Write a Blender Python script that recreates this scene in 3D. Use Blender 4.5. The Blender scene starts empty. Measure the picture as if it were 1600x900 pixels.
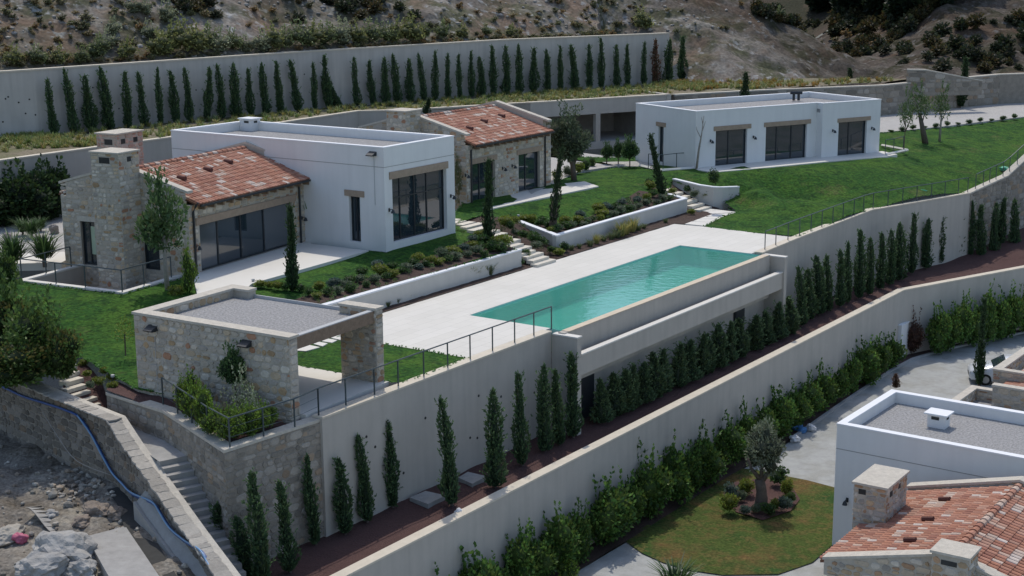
import bpy, bmesh, math, random
import numpy as np
from mathutils import Vector, Matrix, noise
from mathutils.geometry import delaunay_2d_cdt

R = math.radians
SC = bpy.context.scene
COL = SC.collection
rng = random.Random(11)
nrg = np.random.default_rng(5)

# ------------------------------------------------------------------ camera
CAM_H = 15.0                       # metres above the pool deck (deck is z = 0)
PITCH, ROLL, FPX = R(12.588), R(-0.4774), 2284.2
cam = bpy.data.cameras.new("camera")
cam.sensor_width = 36.0
cam.lens = FPX / 1600 * 36.0
cam.clip_start, cam.clip_end = 0.5, 3000
camo = bpy.data.objects.new("camera", cam)
COL.objects.link(camo)
_cp, _sp, _cr, _sr = math.cos(PITCH), math.sin(PITCH), math.cos(ROLL), math.sin(ROLL)
_f = np.array([0, _cp, -_sp]); _u = np.array([0, _sp, _cp]); _x = np.array([1.0, 0, 0])
CX = _cr * _x + _sr * _u
CU = -_sr * _x + _cr * _u
camo.matrix_world = Matrix(((CX[0], CU[0], -_f[0], 0), (CX[1], CU[1], -_f[1], 0), (CX[2], CU[2], -_f[2], CAM_H), (0, 0, 0, 1)))
SC.camera = camo

# ------------------------------------------------------------------ light
SUN_EL, SUN_AZ = R(60), R(-5)     # sun stands behind the houses, a little to the left (azimuth from +y, clockwise)
w = bpy.data.worlds.new("World"); SC.world = w; w.use_nodes = True
nt = w.node_tree; nt.nodes.clear()
sky = nt.nodes.new("ShaderNodeTexSky"); sky.sky_type = 'NISHITA'; sky.sun_disc = False
sky.sun_elevation = SUN_EL; sky.sun_rotation = SUN_AZ; sky.altitude = 100; sky.air_density = 1.0; sky.dust_density = 1.5; sky.ozone_density = 1.0
bg = nt.nodes.new("ShaderNodeBackground"); bg.inputs[1].default_value = 0.15
wo = nt.nodes.new("ShaderNodeOutputWorld")
nt.links.new(sky.outputs[0], bg.inputs[0]); nt.links.new(bg.outputs[0], wo.inputs[0])
sl = bpy.data.lights.new("sun", 'SUN'); sl.energy = 2.05; sl.angle = R(0.6); sl.color = (1.0, 0.94, 0.84)
so = bpy.data.objects.new("sun", sl); COL.objects.link(so)
SD = Vector((math.sin(SUN_AZ) * math.cos(SUN_EL), math.cos(SUN_AZ) * math.cos(SUN_EL), math.sin(SUN_EL)))
so.rotation_euler = SD.to_track_quat('Z', 'Y').to_euler(); so.location = (0, 120, 90)
SC.view_settings.view_transform = 'Standard'
SC.view_settings.look = 'None'
SC.view_settings.exposure = 0.27
SC.view_settings.gamma = 1.0
SC.cycles.max_bounces = 6
SC.cycles.transparent_max_bounces = 12

# ------------------------------------------------------------------ survey helpers
def ray(px, py):
    a, b = (px - 800) / FPX, -(py - 450) / FPX
    return _f + a * CX + b * CU
def P(px, py, z=0.0):
    """plan position of a surveyed picture point lying at height z"""
    d = ray(px, py); t = (z - CAM_H) / d[2]
    return Vector((d[0] * t, d[1] * t, z))
class Fr:
    """plan frame: a runs along azimuth az (away from the viewer to the right), b to its left"""
    def __init__(s, az):
        r = R(az); s.az = az
        s.u = (math.sin(r), math.cos(r)); s.w = (-math.cos(r), math.sin(r))
    def p(s, a, b, z=0.0):
        return Vector((a * s.u[0] + b * s.w[0], a * s.u[1] + b * s.w[1], z))
    def ab(s, v):
        return (v[0] * s.u[0] + v[1] * s.u[1], v[0] * s.w[0] + v[1] * s.w[1])
    @property
    def rot(s):
        return R(90 - s.az)
def onv(px, py, A, az):
    """point of the upright plane through A running along azimuth az"""
    r = R(az); n = (math.cos(r), -math.sin(r)); d = ray(px, py)
    t = (n[0] * A[0] + n[1] * A[1]) / (n[0] * d[0] + n[1] * d[1])
    return Vector((d[0] * t, d[1] * t, CAM_H + d[2] * t))
G = Fr(35.1)       # grid of pool, deck and the long retaining walls

# ------------------------------------------------------------------ materials
MATS = {}
def mat(name, col, rough=0.8, var=0.12, scale=4.0, bump=0.0, bscale=30.0, attr=None, col2=None, spec=0.3, detail=4.0, metallic=0.0, mixf=None, stain=0.0):
    m = bpy.data.materials.new(name); m.use_nodes = True
    t = m.node_tree; N = t.nodes; L = t.links
    b = N["Principled BSDF"]; b.inputs["Roughness"].default_value = rough
    b.inputs["Specular IOR Level"].default_value = spec; b.inputs["Metallic"].default_value = metallic
    tc = N.new("ShaderNodeTexCoord")
    src = None
    if attr:
        a = N.new("ShaderNodeAttribute"); a.attribute_name = attr; src = a.outputs["Color"]
    else:
        rgb = N.new("ShaderNodeRGB"); rgb.outputs[0].default_value = (*col, 1); src = rgb.outputs[0]
    if col2 is not None:
        n2 = N.new("ShaderNodeTexNoise"); n2.inputs["Scale"].default_value = scale * 0.3; n2.inputs["Detail"].default_value = 6
        L.new(tc.outputs["Object"], n2.inputs["Vector"])
        cr = N.new("ShaderNodeValToRGB"); lo, hi = mixf or (0.42, 0.62)
        cr.color_ramp.elements[0].position = lo; cr.color_ramp.elements[1].position = hi
        L.new(n2.outputs["Fac"], cr.inputs[0])
        mx = N.new("ShaderNodeMixRGB"); mx.inputs[2].default_value = (*col2, 1)
        L.new(cr.outputs[0], mx.inputs[0]); L.new(src, mx.inputs[1]); src = mx.outputs[0]
    if var > 0:
        n1 = N.new("ShaderNodeTexNoise"); n1.inputs["Scale"].default_value = scale; n1.inputs["Detail"].default_value = detail
        n1.inputs["Roughness"].default_value = 0.65
        L.new(tc.outputs["Object"], n1.inputs["Vector"])
        mr = N.new("ShaderNodeMapRange"); mr.inputs[1].default_value = 0.25; mr.inputs[2].default_value = 0.75
        mr.inputs[3].default_value = 1 - var; mr.inputs[4].default_value = 1 + var
        L.new(n1.outputs["Fac"], mr.inputs[0])
        mu = N.new("ShaderNodeMixRGB"); mu.blend_type = 'MULTIPLY'; mu.inputs[0].default_value = 1
        L.new(src, mu.inputs[1]); L.new(mr.outputs[0], mu.inputs[2]); src = mu.outputs[0]
    if stain > 0:                      # rain streaks: noise stretched upright
        mp = N.new("ShaderNodeMapping"); mp.inputs["Scale"].default_value = (2.2, 2.2, 0.18)
        L.new(tc.outputs["Object"], mp.inputs["Vector"])
        n3 = N.new("ShaderNodeTexNoise"); n3.inputs["Scale"].default_value = 1.3; n3.inputs["Detail"].default_value = 5
        L.new(mp.outputs[0], n3.inputs["Vector"])
        m3 = N.new("ShaderNodeMapRange"); m3.inputs[1].default_value = 0.4; m3.inputs[2].default_value = 0.75
        m3.inputs[3].default_value = 1.0; m3.inputs[4].default_value = 1 - stain
        L.new(n3.outputs["Fac"], m3.inputs[0])
        mu = N.new("ShaderNodeMixRGB"); mu.blend_type = 'MULTIPLY'; mu.inputs[0].default_value = 1
        L.new(src, mu.inputs[1]); L.new(m3.outputs[0], mu.inputs[2]); src = mu.outputs[0]
    L.new(src, b.inputs["Base Color"])
    if bump > 0:
        nb = N.new("ShaderNodeTexNoise"); nb.inputs["Scale"].default_value = bscale; nb.inputs["Detail"].default_value = 5
        L.new(tc.outputs["Object"], nb.inputs["Vector"])
        bp = N.new("ShaderNodeBump"); bp.inputs["Strength"].default_value = bump; bp.inputs["Distance"].default_value = 0.05
        L.new(nb.outputs["Fac"], bp.inputs["Height"]); L.new(bp.outputs[0], b.inputs["Normal"])
    MATS[name] = m
    return m
def leafmat(name, tint=1.0, trans=0.25):
    m = bpy.data.materials.new(name); m.use_nodes = True
    t = m.node_tree; N = t.nodes; L = t.links; N.clear()
    a = N.new("ShaderNodeAttribute"); a.attribute_name = "col"
    d = N.new("ShaderNodeBsdfPrincipled"); d.inputs["Roughness"].default_value = 0.55; d.inputs["Specular IOR Level"].default_value = 0.25
    tr = N.new("ShaderNodeBsdfTranslucent"); mx = N.new("ShaderNodeMixShader"); mx.inputs[0].default_value = trans
    o = N.new("ShaderNodeOutputMaterial")
    L.new(a.outputs["Color"], d.inputs["Base Color"]); L.new(a.outputs["Color"], tr.inputs["Color"])
    L.new(d.outputs[0], mx.inputs[1]); L.new(tr.outputs[0], mx.inputs[2]); L.new(mx.outputs[0], o.inputs[0])
    MATS[name] = m
    return m
def glassmat(name, base, rough=0.04):
    m = bpy.data.materials.new(name); m.use_nodes = True
    b = m.node_tree.nodes["Principled BSDF"]
    b.inputs["Base Color"].default_value = (*base, 1); b.inputs["Roughness"].default_value = rough
    b.inputs["Specular IOR Level"].default_value = 0.9; b.inputs["IOR"].default_value = 1.6
    MATS[name] = m
    return m

mat("white_plaster", (0.72, 0.71, 0.69), 0.85, 0.035, 0.7, 0.12, 60, stain=0.05)
mat("planter_plaster", (0.55, 0.525, 0.48), 0.85, 0.05, 1.0, 0.12, 40, stain=0.06)
mat("white_cap", (0.74, 0.75, 0.76), 0.8, 0.04, 3)
mat("beige_plaster", (0.455, 0.415, 0.36), 0.9, 0.06, 0.8, 0.12, 40, stain=0.10)
mat("far_plaster", (0.50, 0.465, 0.42), 0.9, 0.08, 0.5, 0.12, 40, stain=0.14)
mat("cream_cap", (0.58, 0.52, 0.42), 0.85, 0.10, 2.5, 0.15, 40)
mat("stone_cap", (0.50, 0.46, 0.39), 0.9, 0.16, 5, 0.5, 18)
mat("deck_stone", (0.64, 0.615, 0.56), 0.75, 0.04, 0.35, 0.05, 30, detail=8)
def slab_mat(name, col, az, sx, sy, joint=0.80):
    m = mat(name, col, 0.75, 0.05, 0.35, 0.05, 30, detail=8); t = m.node_tree; N = t.nodes; L = t.links; b = N["Principled BSDF"]
    src = b.inputs["Base Color"].links[0].from_socket; tc = N.new("ShaderNodeTexCoord"); mp = N.new("ShaderNodeMapping"); mp.inputs["Rotation"].default_value = (0, 0, -R(90 - az))
    L.new(tc.outputs["Object"], mp.inputs["Vector"]); bt = N.new("ShaderNodeTexBrick"); bt.inputs["Scale"].default_value = 1.0; bt.inputs["Brick Width"].default_value = sx; bt.inputs["Row Height"].default_value = sy
    bt.inputs["Mortar Size"].default_value = 0.008; bt.inputs["Color1"].default_value = (1, 1, 1, 1); bt.inputs["Color2"].default_value = (.95, .95, .94, 1); bt.inputs["Mortar"].default_value = (joint, joint, joint * .97, 1)
    L.new(mp.outputs[0], bt.inputs["Vector"]); mu = N.new("ShaderNodeMixRGB"); mu.blend_type = 'MULTIPLY'; mu.inputs[0].default_value = 1; L.new(src, mu.inputs[1]); L.new(bt.outputs["Color"], mu.inputs[2]); L.new(mu.outputs[0], b.inputs["Base Color"])
slab_mat("deck_paving", (0.63, 0.605, 0.55), 35.1, 1.2, 0.6, 0.70)
mat("step_stone", (0.60, 0.555, 0.47), 0.8, 0.10, 5, 0.2, 30)
mat("mortar", (0.43, 0.39, 0.325), 0.95, 0.12, 6, 0.4, 25)
mat("mortar_dark", (0.27, 0.24, 0.20), 0.95, 0.2, 3, 0.5, 25)
mat("stone", (0.4, 0.4, 0.4), 0.9, 0.16, 9, 0.5, 22, attr="col")
mat("roof_clay", (0.4, 0.2, 0.1), 0.8, 0.12, 12, 0.2, 40, attr="col")
mat("roof_under", (0.17, 0.085, 0.055), 0.9, 0.1, 6)
mat("roof_gravel", (0.29, 0.285, 0.28), 0.95, 0.55, 11, 1.0, 16, detail=8)
mat("court_gravel", (0.40, 0.385, 0.36), 0.95, 0.12, 2.0, 0.5, 30, detail=10)
mat("drive_gravel", (0.36, 0.365, 0.35), 0.95, 0.14, 3.0, 0.5, 30, detail=10, col2=(0.31, 0.31, 0.285))
mat("kerb_stone", (0.36, 0.36, 0.35), 0.9, 0.08, 3)
mat("mulch", (0.085, 0.045, 0.040), 0.95, 0.35, 14, 1.0, 18, detail=8)
mat("dark_soil", (0.062, 0.040, 0.032), 0.95, 0.4, 8, 1.0, 14, detail=8)
mat("lintel_wood", (0.35, 0.265, 0.195), 0.85, 0.16, 5, 0.3, 30)
mat("beam_wood", (0.23, 0.165, 0.115), 0.8, 0.2, 6, 0.3, 30)
mat("dark_metal", (0.022, 0.026, 0.030), 0.45, 0.0, spec=0.5)
mat("rail_metal", (0.05, 0.07, 0.075), 0.4, 0.0, spec=0.5)
mat("zinc", (0.42, 0.43, 0.43), 0.45, 0.05, 3, spec=0.5)
mat("bark", (0.13, 0.105, 0.085), 0.95, 0.3, 9, 0.6, 30)
mat("pale_bark", (0.30, 0.27, 0.23), 0.9, 0.25, 9, 0.4, 30)
mat("concrete", (0.33, 0.32, 0.30), 0.95, 0.16, 2.2, 0.4, 20, stain=0.05)
mat("recess_dark", (0.045, 0.045, 0.042), 0.9, 0.25, 3)  # shade of holes, slots and the trench put in as flat dark colour
mat("rock", (0.27, 0.255, 0.24), 0.95, 0.28, 2.5, 0.8, 9, attr="col")
mat("blue_pipe", (0.02, 0.075, 0.26), 0.4, 0.0, spec=0.5)
mat("pale_blue_pipe", (0.16, 0.30, 0.48), 0.4, 0.0, spec=0.5)
mat("rope_grey", (0.33, 0.31, 0.28), 0.8, 0.0)
mat("plastic_blue", (0.07, 0.20, 0.42), 0.5, 0.2, 6)
mat("plastic_white", (0.62, 0.62, 0.62), 0.5, 0.1, 6)
mat("plastic_pink", (0.42, 0.11, 0.17), 0.6, 0.3, 8)
mat("hose_green", (0.10, 0.38, 0.24), 0.5, 0.1, 8)
mat("car_paint", (0.58, 0.61, 0.64), 0.22, 0.0, spec=0.6)
mat("tyre", (0.02, 0.02, 0.02), 0.9, 0.0)
mat("alloy", (0.35, 0.36, 0.37), 0.35, 0.0, metallic=0.6)
mat("pool_tile", (0.33, 0.66, 0.58), 0.5, 0.05, 1.0)
mat("pool_coping", (0.56, 0.47, 0.35), 0.75, 0.10, 3)
mat("curtain", (0.42, 0.50, 0.36), 0.9, 0.1, 3)
glassmat("dark_glass", (0.022, 0.034, 0.044), 0.03)
glassmat("pale_glass", (0.075, 0.085, 0.095), 0.12)  # pale reflection put into the pane's base colour, no blind behind it
mat("interior", (0.16, 0.15, 0.14), 0.9, 0.05)
leafmat("leaf", trans=0.30)
leafmat("needle", trans=0.22)

def ground_mat(name, cols, scales, bump=0.6, bscale=20, fine=0.22, fscale=30, attr=False):
    """several colours blended by noise of different sizes"""
    m = bpy.data.materials.new(name); m.use_nodes = True
    t = m.node_tree; N = t.nodes; L = t.links; b = N["Principled BSDF"]
    b.inputs["Roughness"].default_value = 0.95; b.inputs["Specular IOR Level"].default_value = 0.12
    tc = N.new("ShaderNodeTexCoord")
    rgb = N.new("ShaderNodeRGB"); rgb.outputs[0].default_value = (*cols[0], 1); src = rgb.outputs[0]
    for c, (s, lo, hi) in zip(cols[1:], scales):
        n = N.new("ShaderNodeTexNoise"); n.inputs["Scale"].default_value = s; n.inputs["Detail"].default_value = 7; n.inputs["Roughness"].default_value = 0.62
        L.new(tc.outputs["Object"], n.inputs["Vector"])
        cr = N.new("ShaderNodeMapRange"); cr.inputs[1].default_value = lo; cr.inputs[2].default_value = hi
        L.new(n.outputs["Fac"], cr.inputs[0])
        mx = N.new("ShaderNodeMixRGB"); mx.inputs[2].default_value = (*c, 1)
        L.new(cr.outputs[0], mx.inputs[0]); L.new(src, mx.inputs[1]); src = mx.outputs[0]
    n1 = N.new("ShaderNodeTexNoise"); n1.inputs["Scale"].default_value = fscale; n1.inputs["Detail"].default_value = 3
    L.new(tc.outputs["Object"], n1.inputs["Vector"])
    mr = N.new("ShaderNodeMapRange"); mr.inputs[1].default_value = 0.3; mr.inputs[2].default_value = 0.7
    mr.inputs[3].default_value = 1 - fine; mr.inputs[4].default_value = 1 + fine
    L.new(n1.outputs["Fac"], mr.inputs[0])
    mu = N.new("ShaderNodeMixRGB"); mu.blend_type = 'MULTIPLY'; mu.inputs[0].default_value = 1
    L.new(src, mu.inputs[1]); L.new(mr.outputs[0], mu.inputs[2])
    out = mu.outputs[0]
    if attr:                               # soil tint carried by the mesh (dark scrub soil, pale cut rock)
        at = N.new("ShaderNodeAttribute"); at.attribute_name = "col"; m2 = N.new("ShaderNodeMixRGB"); m2.blend_type = 'MULTIPLY'; m2.inputs[0].default_value = 1
        L.new(out, m2.inputs[1]); L.new(at.outputs["Color"], m2.inputs[2]); out = m2.outputs[0]
    L.new(out, b.inputs["Base Color"])
    nb = N.new("ShaderNodeTexNoise"); nb.inputs["Scale"].default_value = bscale; nb.inputs["Detail"].default_value = 5
    L.new(tc.outputs["Object"], nb.inputs["Vector"])
    bp = N.new("ShaderNodeBump"); bp.inputs["Strength"].default_value = bump; bp.inputs["Distance"].default_value = 0.08
    L.new(nb.outputs["Fac"], bp.inputs["Height"]); L.new(bp.outputs[0], b.inputs["Normal"])
    MATS[name] = m
    return m
ground_mat("grass", [(0.024, 0.075, 0.013), (0.050, 0.108, 0.016), (0.015, 0.048, 0.010), (0.080, 0.098, 0.03), (0.040, 0.098, 0.014)],
           [(0.45, 0.45, 0.57), (1.3, 0.48, 0.62), (0.3, 0.58, 0.70), (3.4, 0.5, 0.60)], 1.0, 7, 0.45, 7)
ground_mat("dry_grass", [(0.060, 0.086, 0.020), (0.135, 0.090, 0.034), (0.036, 0.076, 0.018), (0.095, 0.088, 0.028)],
           [(0.42, 0.51, 0.63), (0.3, 0.50, 0.62), (2.5, 0.5, 0.62)], 1.0, 10, 0.35, 10)
ground_mat("wild_strip", [(0.20, 0.17, 0.12), (0.105, 0.12, 0.045), (0.25, 0.215, 0.165)],
           [(0.25, 0.42, 0.60), (0.5, 0.50, 0.70)], 0.9, 8, 0.3, 10)
ground_mat("scrub_hill", [(0.165, 0.142, 0.118), (0.25, 0.23, 0.20), (0.085, 0.085, 0.05), (0.18, 0.13, 0.095), (0.31, 0.305, 0.29)],
           [(0.28, 0.46, 0.62), (0.34, 0.46, 0.58), (0.16, 0.50, 0.62), (1.1, 0.56, 0.66)], 0.6, 2.2, 0.32, 4, True)
ground_mat("far_scrub", [(0.075, 0.060, 0.046), (0.042, 0.044, 0.028), (0.10, 0.075, 0.055)],
           [(0.15, 0.42, 0.60), (0.3, 0.52, 0.70)], 1.0, 3.0, 0.35, 5)
ground_mat("rubble", [(0.175, 0.155, 0.13), (0.25, 0.23, 0.195), (0.105, 0.088, 0.068), (0.31, 0.28, 0.225)],
           [(0.35, 0.45, 0.65), (0.6, 0.5, 0.66), (0.25, 0.58, 0.70)], 1.0, 6.0, 0.35, 9)
ground_mat("bare_earth", [(0.20, 0.19, 0.17), (0.10, 0.115, 0.07)], [(0.3, 0.45, 0.65)], 0.8, 6, 0.3, 10)

def water_mat():
    m = bpy.data.materials.new("pool_water"); m.use_nodes = True
    t = m.node_tree; N = t.nodes; L = t.links; N.clear()
    tr = N.new("ShaderNodeBsdfTransparent"); tr.inputs[0].default_value = (0.55, 0.95, 0.88, 1)
    gl = N.new("ShaderNodeBsdfGlossy"); gl.inputs["Roughness"].default_value = 0.06
    df = N.new("ShaderNodeBsdfDiffuse"); df.inputs[0].default_value = (0.105, 0.40, 0.34, 1)
    fr = N.new("ShaderNodeFresnel"); fr.inputs[0].default_value = 1.33
    nb = N.new("ShaderNodeTexNoise"); nb.inputs["Scale"].default_value = 2.6; nb.inputs["Detail"].default_value = 4
    tc = N.new("ShaderNodeTexCoord"); L.new(tc.outputs["Object"], nb.inputs["Vector"])
    bp = N.new("ShaderNodeBump"); bp.inputs["Strength"].default_value = 0.18; bp.inputs["Distance"].default_value = 0.05
    L.new(nb.outputs["Fac"], bp.inputs["Height"]); L.new(bp.outputs[0], gl.inputs["Normal"]); L.new(bp.outputs[0], fr.inputs["Normal"])
    m0 = N.new("ShaderNodeMixShader"); m0.inputs[0].default_value = 0.48
    L.new(tr.outputs[0], m0.inputs[1]); L.new(df.outputs[0], m0.inputs[2])
    mx = N.new("ShaderNodeMixShader"); L.new(fr.outputs[0], mx.inputs[0]); L.new(m0.outputs[0], mx.inputs[1]); L.new(gl.outputs[0], mx.inputs[2])
    o = N.new("ShaderNodeOutputMaterial"); L.new(mx.outputs[0], o.inputs[0])
    MATS["pool_water"] = m
water_mat()

# ------------------------------------------------------------------ mesh builder and object helpers
class MB:
    def __init__(s):
        s.v = []; s.f = []; s.c = []; s.col = None
    def add(s, verts, faces, col=None):
        o = len(s.v); s.v.extend([tuple(x) for x in verts])
        for f in faces:
            s.f.append(tuple(i + o for i in f)); s.c.append(col or s.col or (0.4, 0.4, 0.4))
    def quad(s, a, b, c, d, col=None):
        s.add([a, b, c, d], [(0, 1, 2, 3)], col)
    def hexa(s, bot, top, col=None):
        """bot, top: four points each, counter-clockwise from above"""
        n = len(bot)
        fs = [tuple(range(n - 1, -1, -1)), tuple(range(n, 2 * n))] + [(i, (i + 1) % n, n + (i + 1) % n, n + i) for i in range(n)]
        s.add(list(bot) + list(top), fs, col)
    def box(s, fr, a0, a1, b0, b1, z0, z1, col=None):
        c = [(a0, b0), (a1, b0), (a1, b1), (a0, b1)]
        s.hexa([fr.p(a, b, z0) for a, b in c], [fr.p(a, b, z1) for a, b in c], col)
    def prism(s, pts, z0, z1, col=None):
        s.hexa([(p[0], p[1], z0) for p in pts], [(p[0], p[1], z1) for p in pts], col)
    def tube(s, pts, r, n=6, col=None, r1=None, cap=True):
        pts = [Vector(p) for p in pts]; rings = []
        for i, p in enumerate(pts):
            d = (pts[min(i + 1, len(pts) - 1)] - pts[max(i - 1, 0)])
            if d.length < 1e-6: d = Vector((0, 0, 1))
            d.normalize()
            x = d.orthogonal() if abs(d.z) > 0.99 else d.cross(Vector((0, 0, 1))); x.normalize(); y = d.cross(x)
            rr = r if r1 is None else r + (r1 - r) * i / (len(pts) - 1)
            rings.append([p + (x * math.cos(2 * math.pi * k / n) + y * math.sin(2 * math.pi * k / n)) * rr for k in range(n)])
        vs = [q for rg in rings for q in rg]; fs = []
        for i in range(len(pts) - 1):
            for k in range(n):
                fs.append((i * n + k, i * n + (k + 1) % n, (i + 1) * n + (k + 1) % n, (i + 1) * n + k))
        if cap:
            fs.append(tuple(range(n - 1, -1, -1))); m = (len(pts) - 1) * n; fs.append(tuple(m + k for k in range(n)))
        s.add(vs, fs, col)
    def mesh(s, name, off=(0, 0, 0), smooth=False):
        me = bpy.data.meshes.new(name)
        me.from_pydata([(x - off[0], y - off[1], z - off[2]) for x, y, z in s.v], [], s.f)
        a = me.attributes.new("col", 'FLOAT_COLOR', 'FACE')
        a.data.foreach_set("color", np.array([(*c, 1) for c in s.c], dtype=np.float32).ravel())
        if smooth:
            me.polygons.foreach_set("use_smooth", [True] * len(me.polygons))
        me.update()
        return me

def tag(o, label=None, cat=None, group=None, kind=None):
    if label: o["label"] = label
    if cat: o["category"] = cat
    if group: o["group"] = group
    if kind: o["kind"] = kind
    return o
def thing(name, loc, label, cat, group=None):
    o = bpy.data.objects.new(name, None); COL.objects.link(o); o.location = loc
    o.empty_display_size = 0.3
    return tag(o, label, cat, group)
WL = {}
def wloc(o):
    v = Vector(o.location)
    while o.parent:
        o = o.parent; v += Vector(o.location)
    return v
def obj(name, me, m, parent=None, loc=None):
    o = bpy.data.objects.new(name, me); COL.objects.link(o)
    if m is not None and not me.materials: me.materials.append(MATS[m] if isinstance(m, str) else m)
    if parent is not None: o.parent = parent
    if loc is not None: o.location = loc
    return o
def part(name, mb, m, parent, smooth=False, kind=None, label=None):
    """mesh given in world coordinates, hung under its (unrotated) parent"""
    o = obj(name, mb.mesh(name, wloc(parent), smooth), m, parent)
    if kind: o["kind"] = kind
    if label: o["label"] = label
    return o
def single(name, mb, m, label, cat, group=None, loc=None, smooth=False):
    c = Vector(loc) if loc is not None else Vector((sum(v[0] for v in mb.v) / len(mb.v), sum(v[1] for v in mb.v) / len(mb.v), min(v[2] for v in mb.v)))
    o = obj(name, mb.mesh(name, c, smooth), m, None, c)
    return tag(o, label, cat, group)
def struct(name, mb, m, smooth=False, kind='structure'):
    o = obj(name, mb.mesh(name, (0, 0, 0), smooth), m)
    o["kind"] = kind
    return o
ORD = ("first second third fourth fifth sixth seventh eighth ninth tenth eleventh twelfth thirteenth fourteenth fifteenth sixteenth "
       "seventeenth eighteenth nineteenth twentieth").split()
TENS = {2: "twenty", 3: "thirty", 4: "forty", 5: "fifty", 6: "sixty"}
def nth(i):
    """0 -> first"""
    if i < 20: return ORD[i]
    t, r = divmod(i + 1, 10)
    return {3: "thirtieth", 4: "fortieth", 5: "fiftieth", 6: "sixtieth"}[t] if r == 0 else TENS[t] + "-" + ORD[r - 1]

def patch(mb, poly, zf, step=1.0, jit=0.0, col=None):
    """fill a plan polygon with a triangulated sheet following zf(x, y)"""
    pts = [Vector((p[0], p[1])) for p in poly]; n = len(pts)
    dense = []
    for i in range(n):
        a, b = pts[i], pts[(i + 1) % n]; k = max(1, int((b - a).length / step))
        dense += [a + (b - a) * j / k for j in range(k)]
    n = len(dense)
    xs = [p.x for p in dense]; ys = [p.y for p in dense]
    inner = []
    x = min(xs) + step / 2
    arr = np.array([(p.x, p.y) for p in dense])
    def inside(q):
        a = arr; b = np.roll(arr, -1, 0)
        c = (a[:, 1] > q[1]) != (b[:, 1] > q[1])
        with np.errstate(divide='ignore', invalid='ignore'):
            xi = (b[:, 0] - a[:, 0]) * (q[1] - a[:, 1]) / (b[:, 1] - a[:, 1]) + a[:, 0]
        return (np.count_nonzero(c & (q[0] < xi)) % 2) == 1
    while x < max(xs):
        y = min(ys) + step / 2
        while y < max(ys):
            q = (x + rng.uniform(-jit, jit) * step, y + rng.uniform(-jit, jit) * step)
            if inside(q) and np.min((arr[:, 0] - q[0]) ** 2 + (arr[:, 1] - q[1]) ** 2) > (0.35 * step) ** 2: inner.append(Vector(q))
            y += step
        x += step
    v, e, f, *_ = delaunay_2d_cdt(dense + inner, [(i, (i + 1) % n) for i in range(n)], [], 1, 1e-5)
    vs = [(p.x, p.y, zf(p.x, p.y)) for p in v]
    fs = []
    for t in f:
        a, b, c = (v[t[0]], v[t[1]], v[t[2]])
        ar = (b.x - a.x) * (c.y - a.y) - (b.y - a.y) * (c.x - a.x)
        fs.append(tuple(t) if ar > 0 else tuple(reversed(t)))
    mb.add(vs, fs, col)

class Surf:
    """smooth height surface through surveyed points"""
    def __init__(s, pts):
        s.p = np.array([(q[0], q[1]) for q in pts]); z = np.array([q[2] for q in pts]); n = len(pts)
        K = s.k(s.p[:, None] - s.p[None]) + np.eye(n) * 0.02
        A = np.zeros((n + 3, n + 3)); A[:n, :n] = K; A[:n, n] = 1; A[:n, n + 1:] = s.p; A[n:, :n] = A[:n, n:].T
        s.c = np.linalg.solve(A, np.concatenate([z, [0, 0, 0]]))
    @staticmethod
    def k(d):
        return -np.sqrt((d ** 2).sum(-1) + 0.6)
    def __call__(s, x, y):
        d = s.p - np.array([x, y])
        return float(s.k(d) @ s.c[:-3] + s.c[-3] + s.c[-2] * x + s.c[-1] * y)
    def at(s, px, py, dz=0.0):
        z = 1.0
        for _ in range(25):
            q = P(px, py, z); z += 0.6 * (s(q.x, q.y) + dz - z)
        q = P(px, py, z); return Vector((q.x, q.y, s(q.x, q.y) + dz))

def ribbon(pts, z0, z1, t, side=1):
    """upright wall band along plan points; z0/z1 number or list; thickness t on the left (side=1) or right of travel"""
    n = len(pts); P2 = [Vector((p[0], p[1])) for p in pts]
    zz0 = z0 if isinstance(z0, (list, tuple)) else [z0] * n
    zz1 = z1 if isinstance(z1, (list, tuple)) else [z1] * n
    off = []
    for i in range(n):
        d1 = (P2[i] - P2[i - 1]).normalized() if i else None
        d2 = (P2[i + 1] - P2[i]).normalized() if i < n - 1 else None
        n1 = Vector((-d1.y, d1.x)) if d1 else None; n2 = Vector((-d2.y, d2.x)) if d2 else None
        if n1 and n2:
            m = (n1 + n2); m = m / max(0.3, m.dot(n1)) if m.length > 1e-6 else n1
        else: m = n1 or n2
        off.append(P2[i] + m * t * side)
    mb = MB()
    for i in range(n - 1):
        a, b, c, d = P2[i], P2[i + 1], off[i + 1], off[i]
        q = [(a, i), (b, i + 1), (c, i + 1), (d, i)]
        if side < 0: q = q[::-1]
        bot = [(p.x, p.y, zz0[k]) for p, k in q]; top = [(p.x, p.y, zz1[k]) for p, k in q]
        mb.hexa(bot, top)
    return mb
def shift(pts, t):
    """offset a plan polyline to its left by t"""
    n = len(pts); P2 = [Vector((p[0], p[1])) for p in pts]; out = []
    for i in range(n):
        d1 = (P2[i] - P2[i - 1]).normalized() if i else (P2[1] - P2[0]).normalized()
        d2 = (P2[i + 1] - P2[i]).normalized() if i < n - 1 else d1
        n1 = Vector((-d1.y, d1.x)); n2 = Vector((-d2.y, d2.x)); m = n1 + n2
        out.append(P2[i] + m / max(0.3, m.dot(n1)) * t)
    return out

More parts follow.
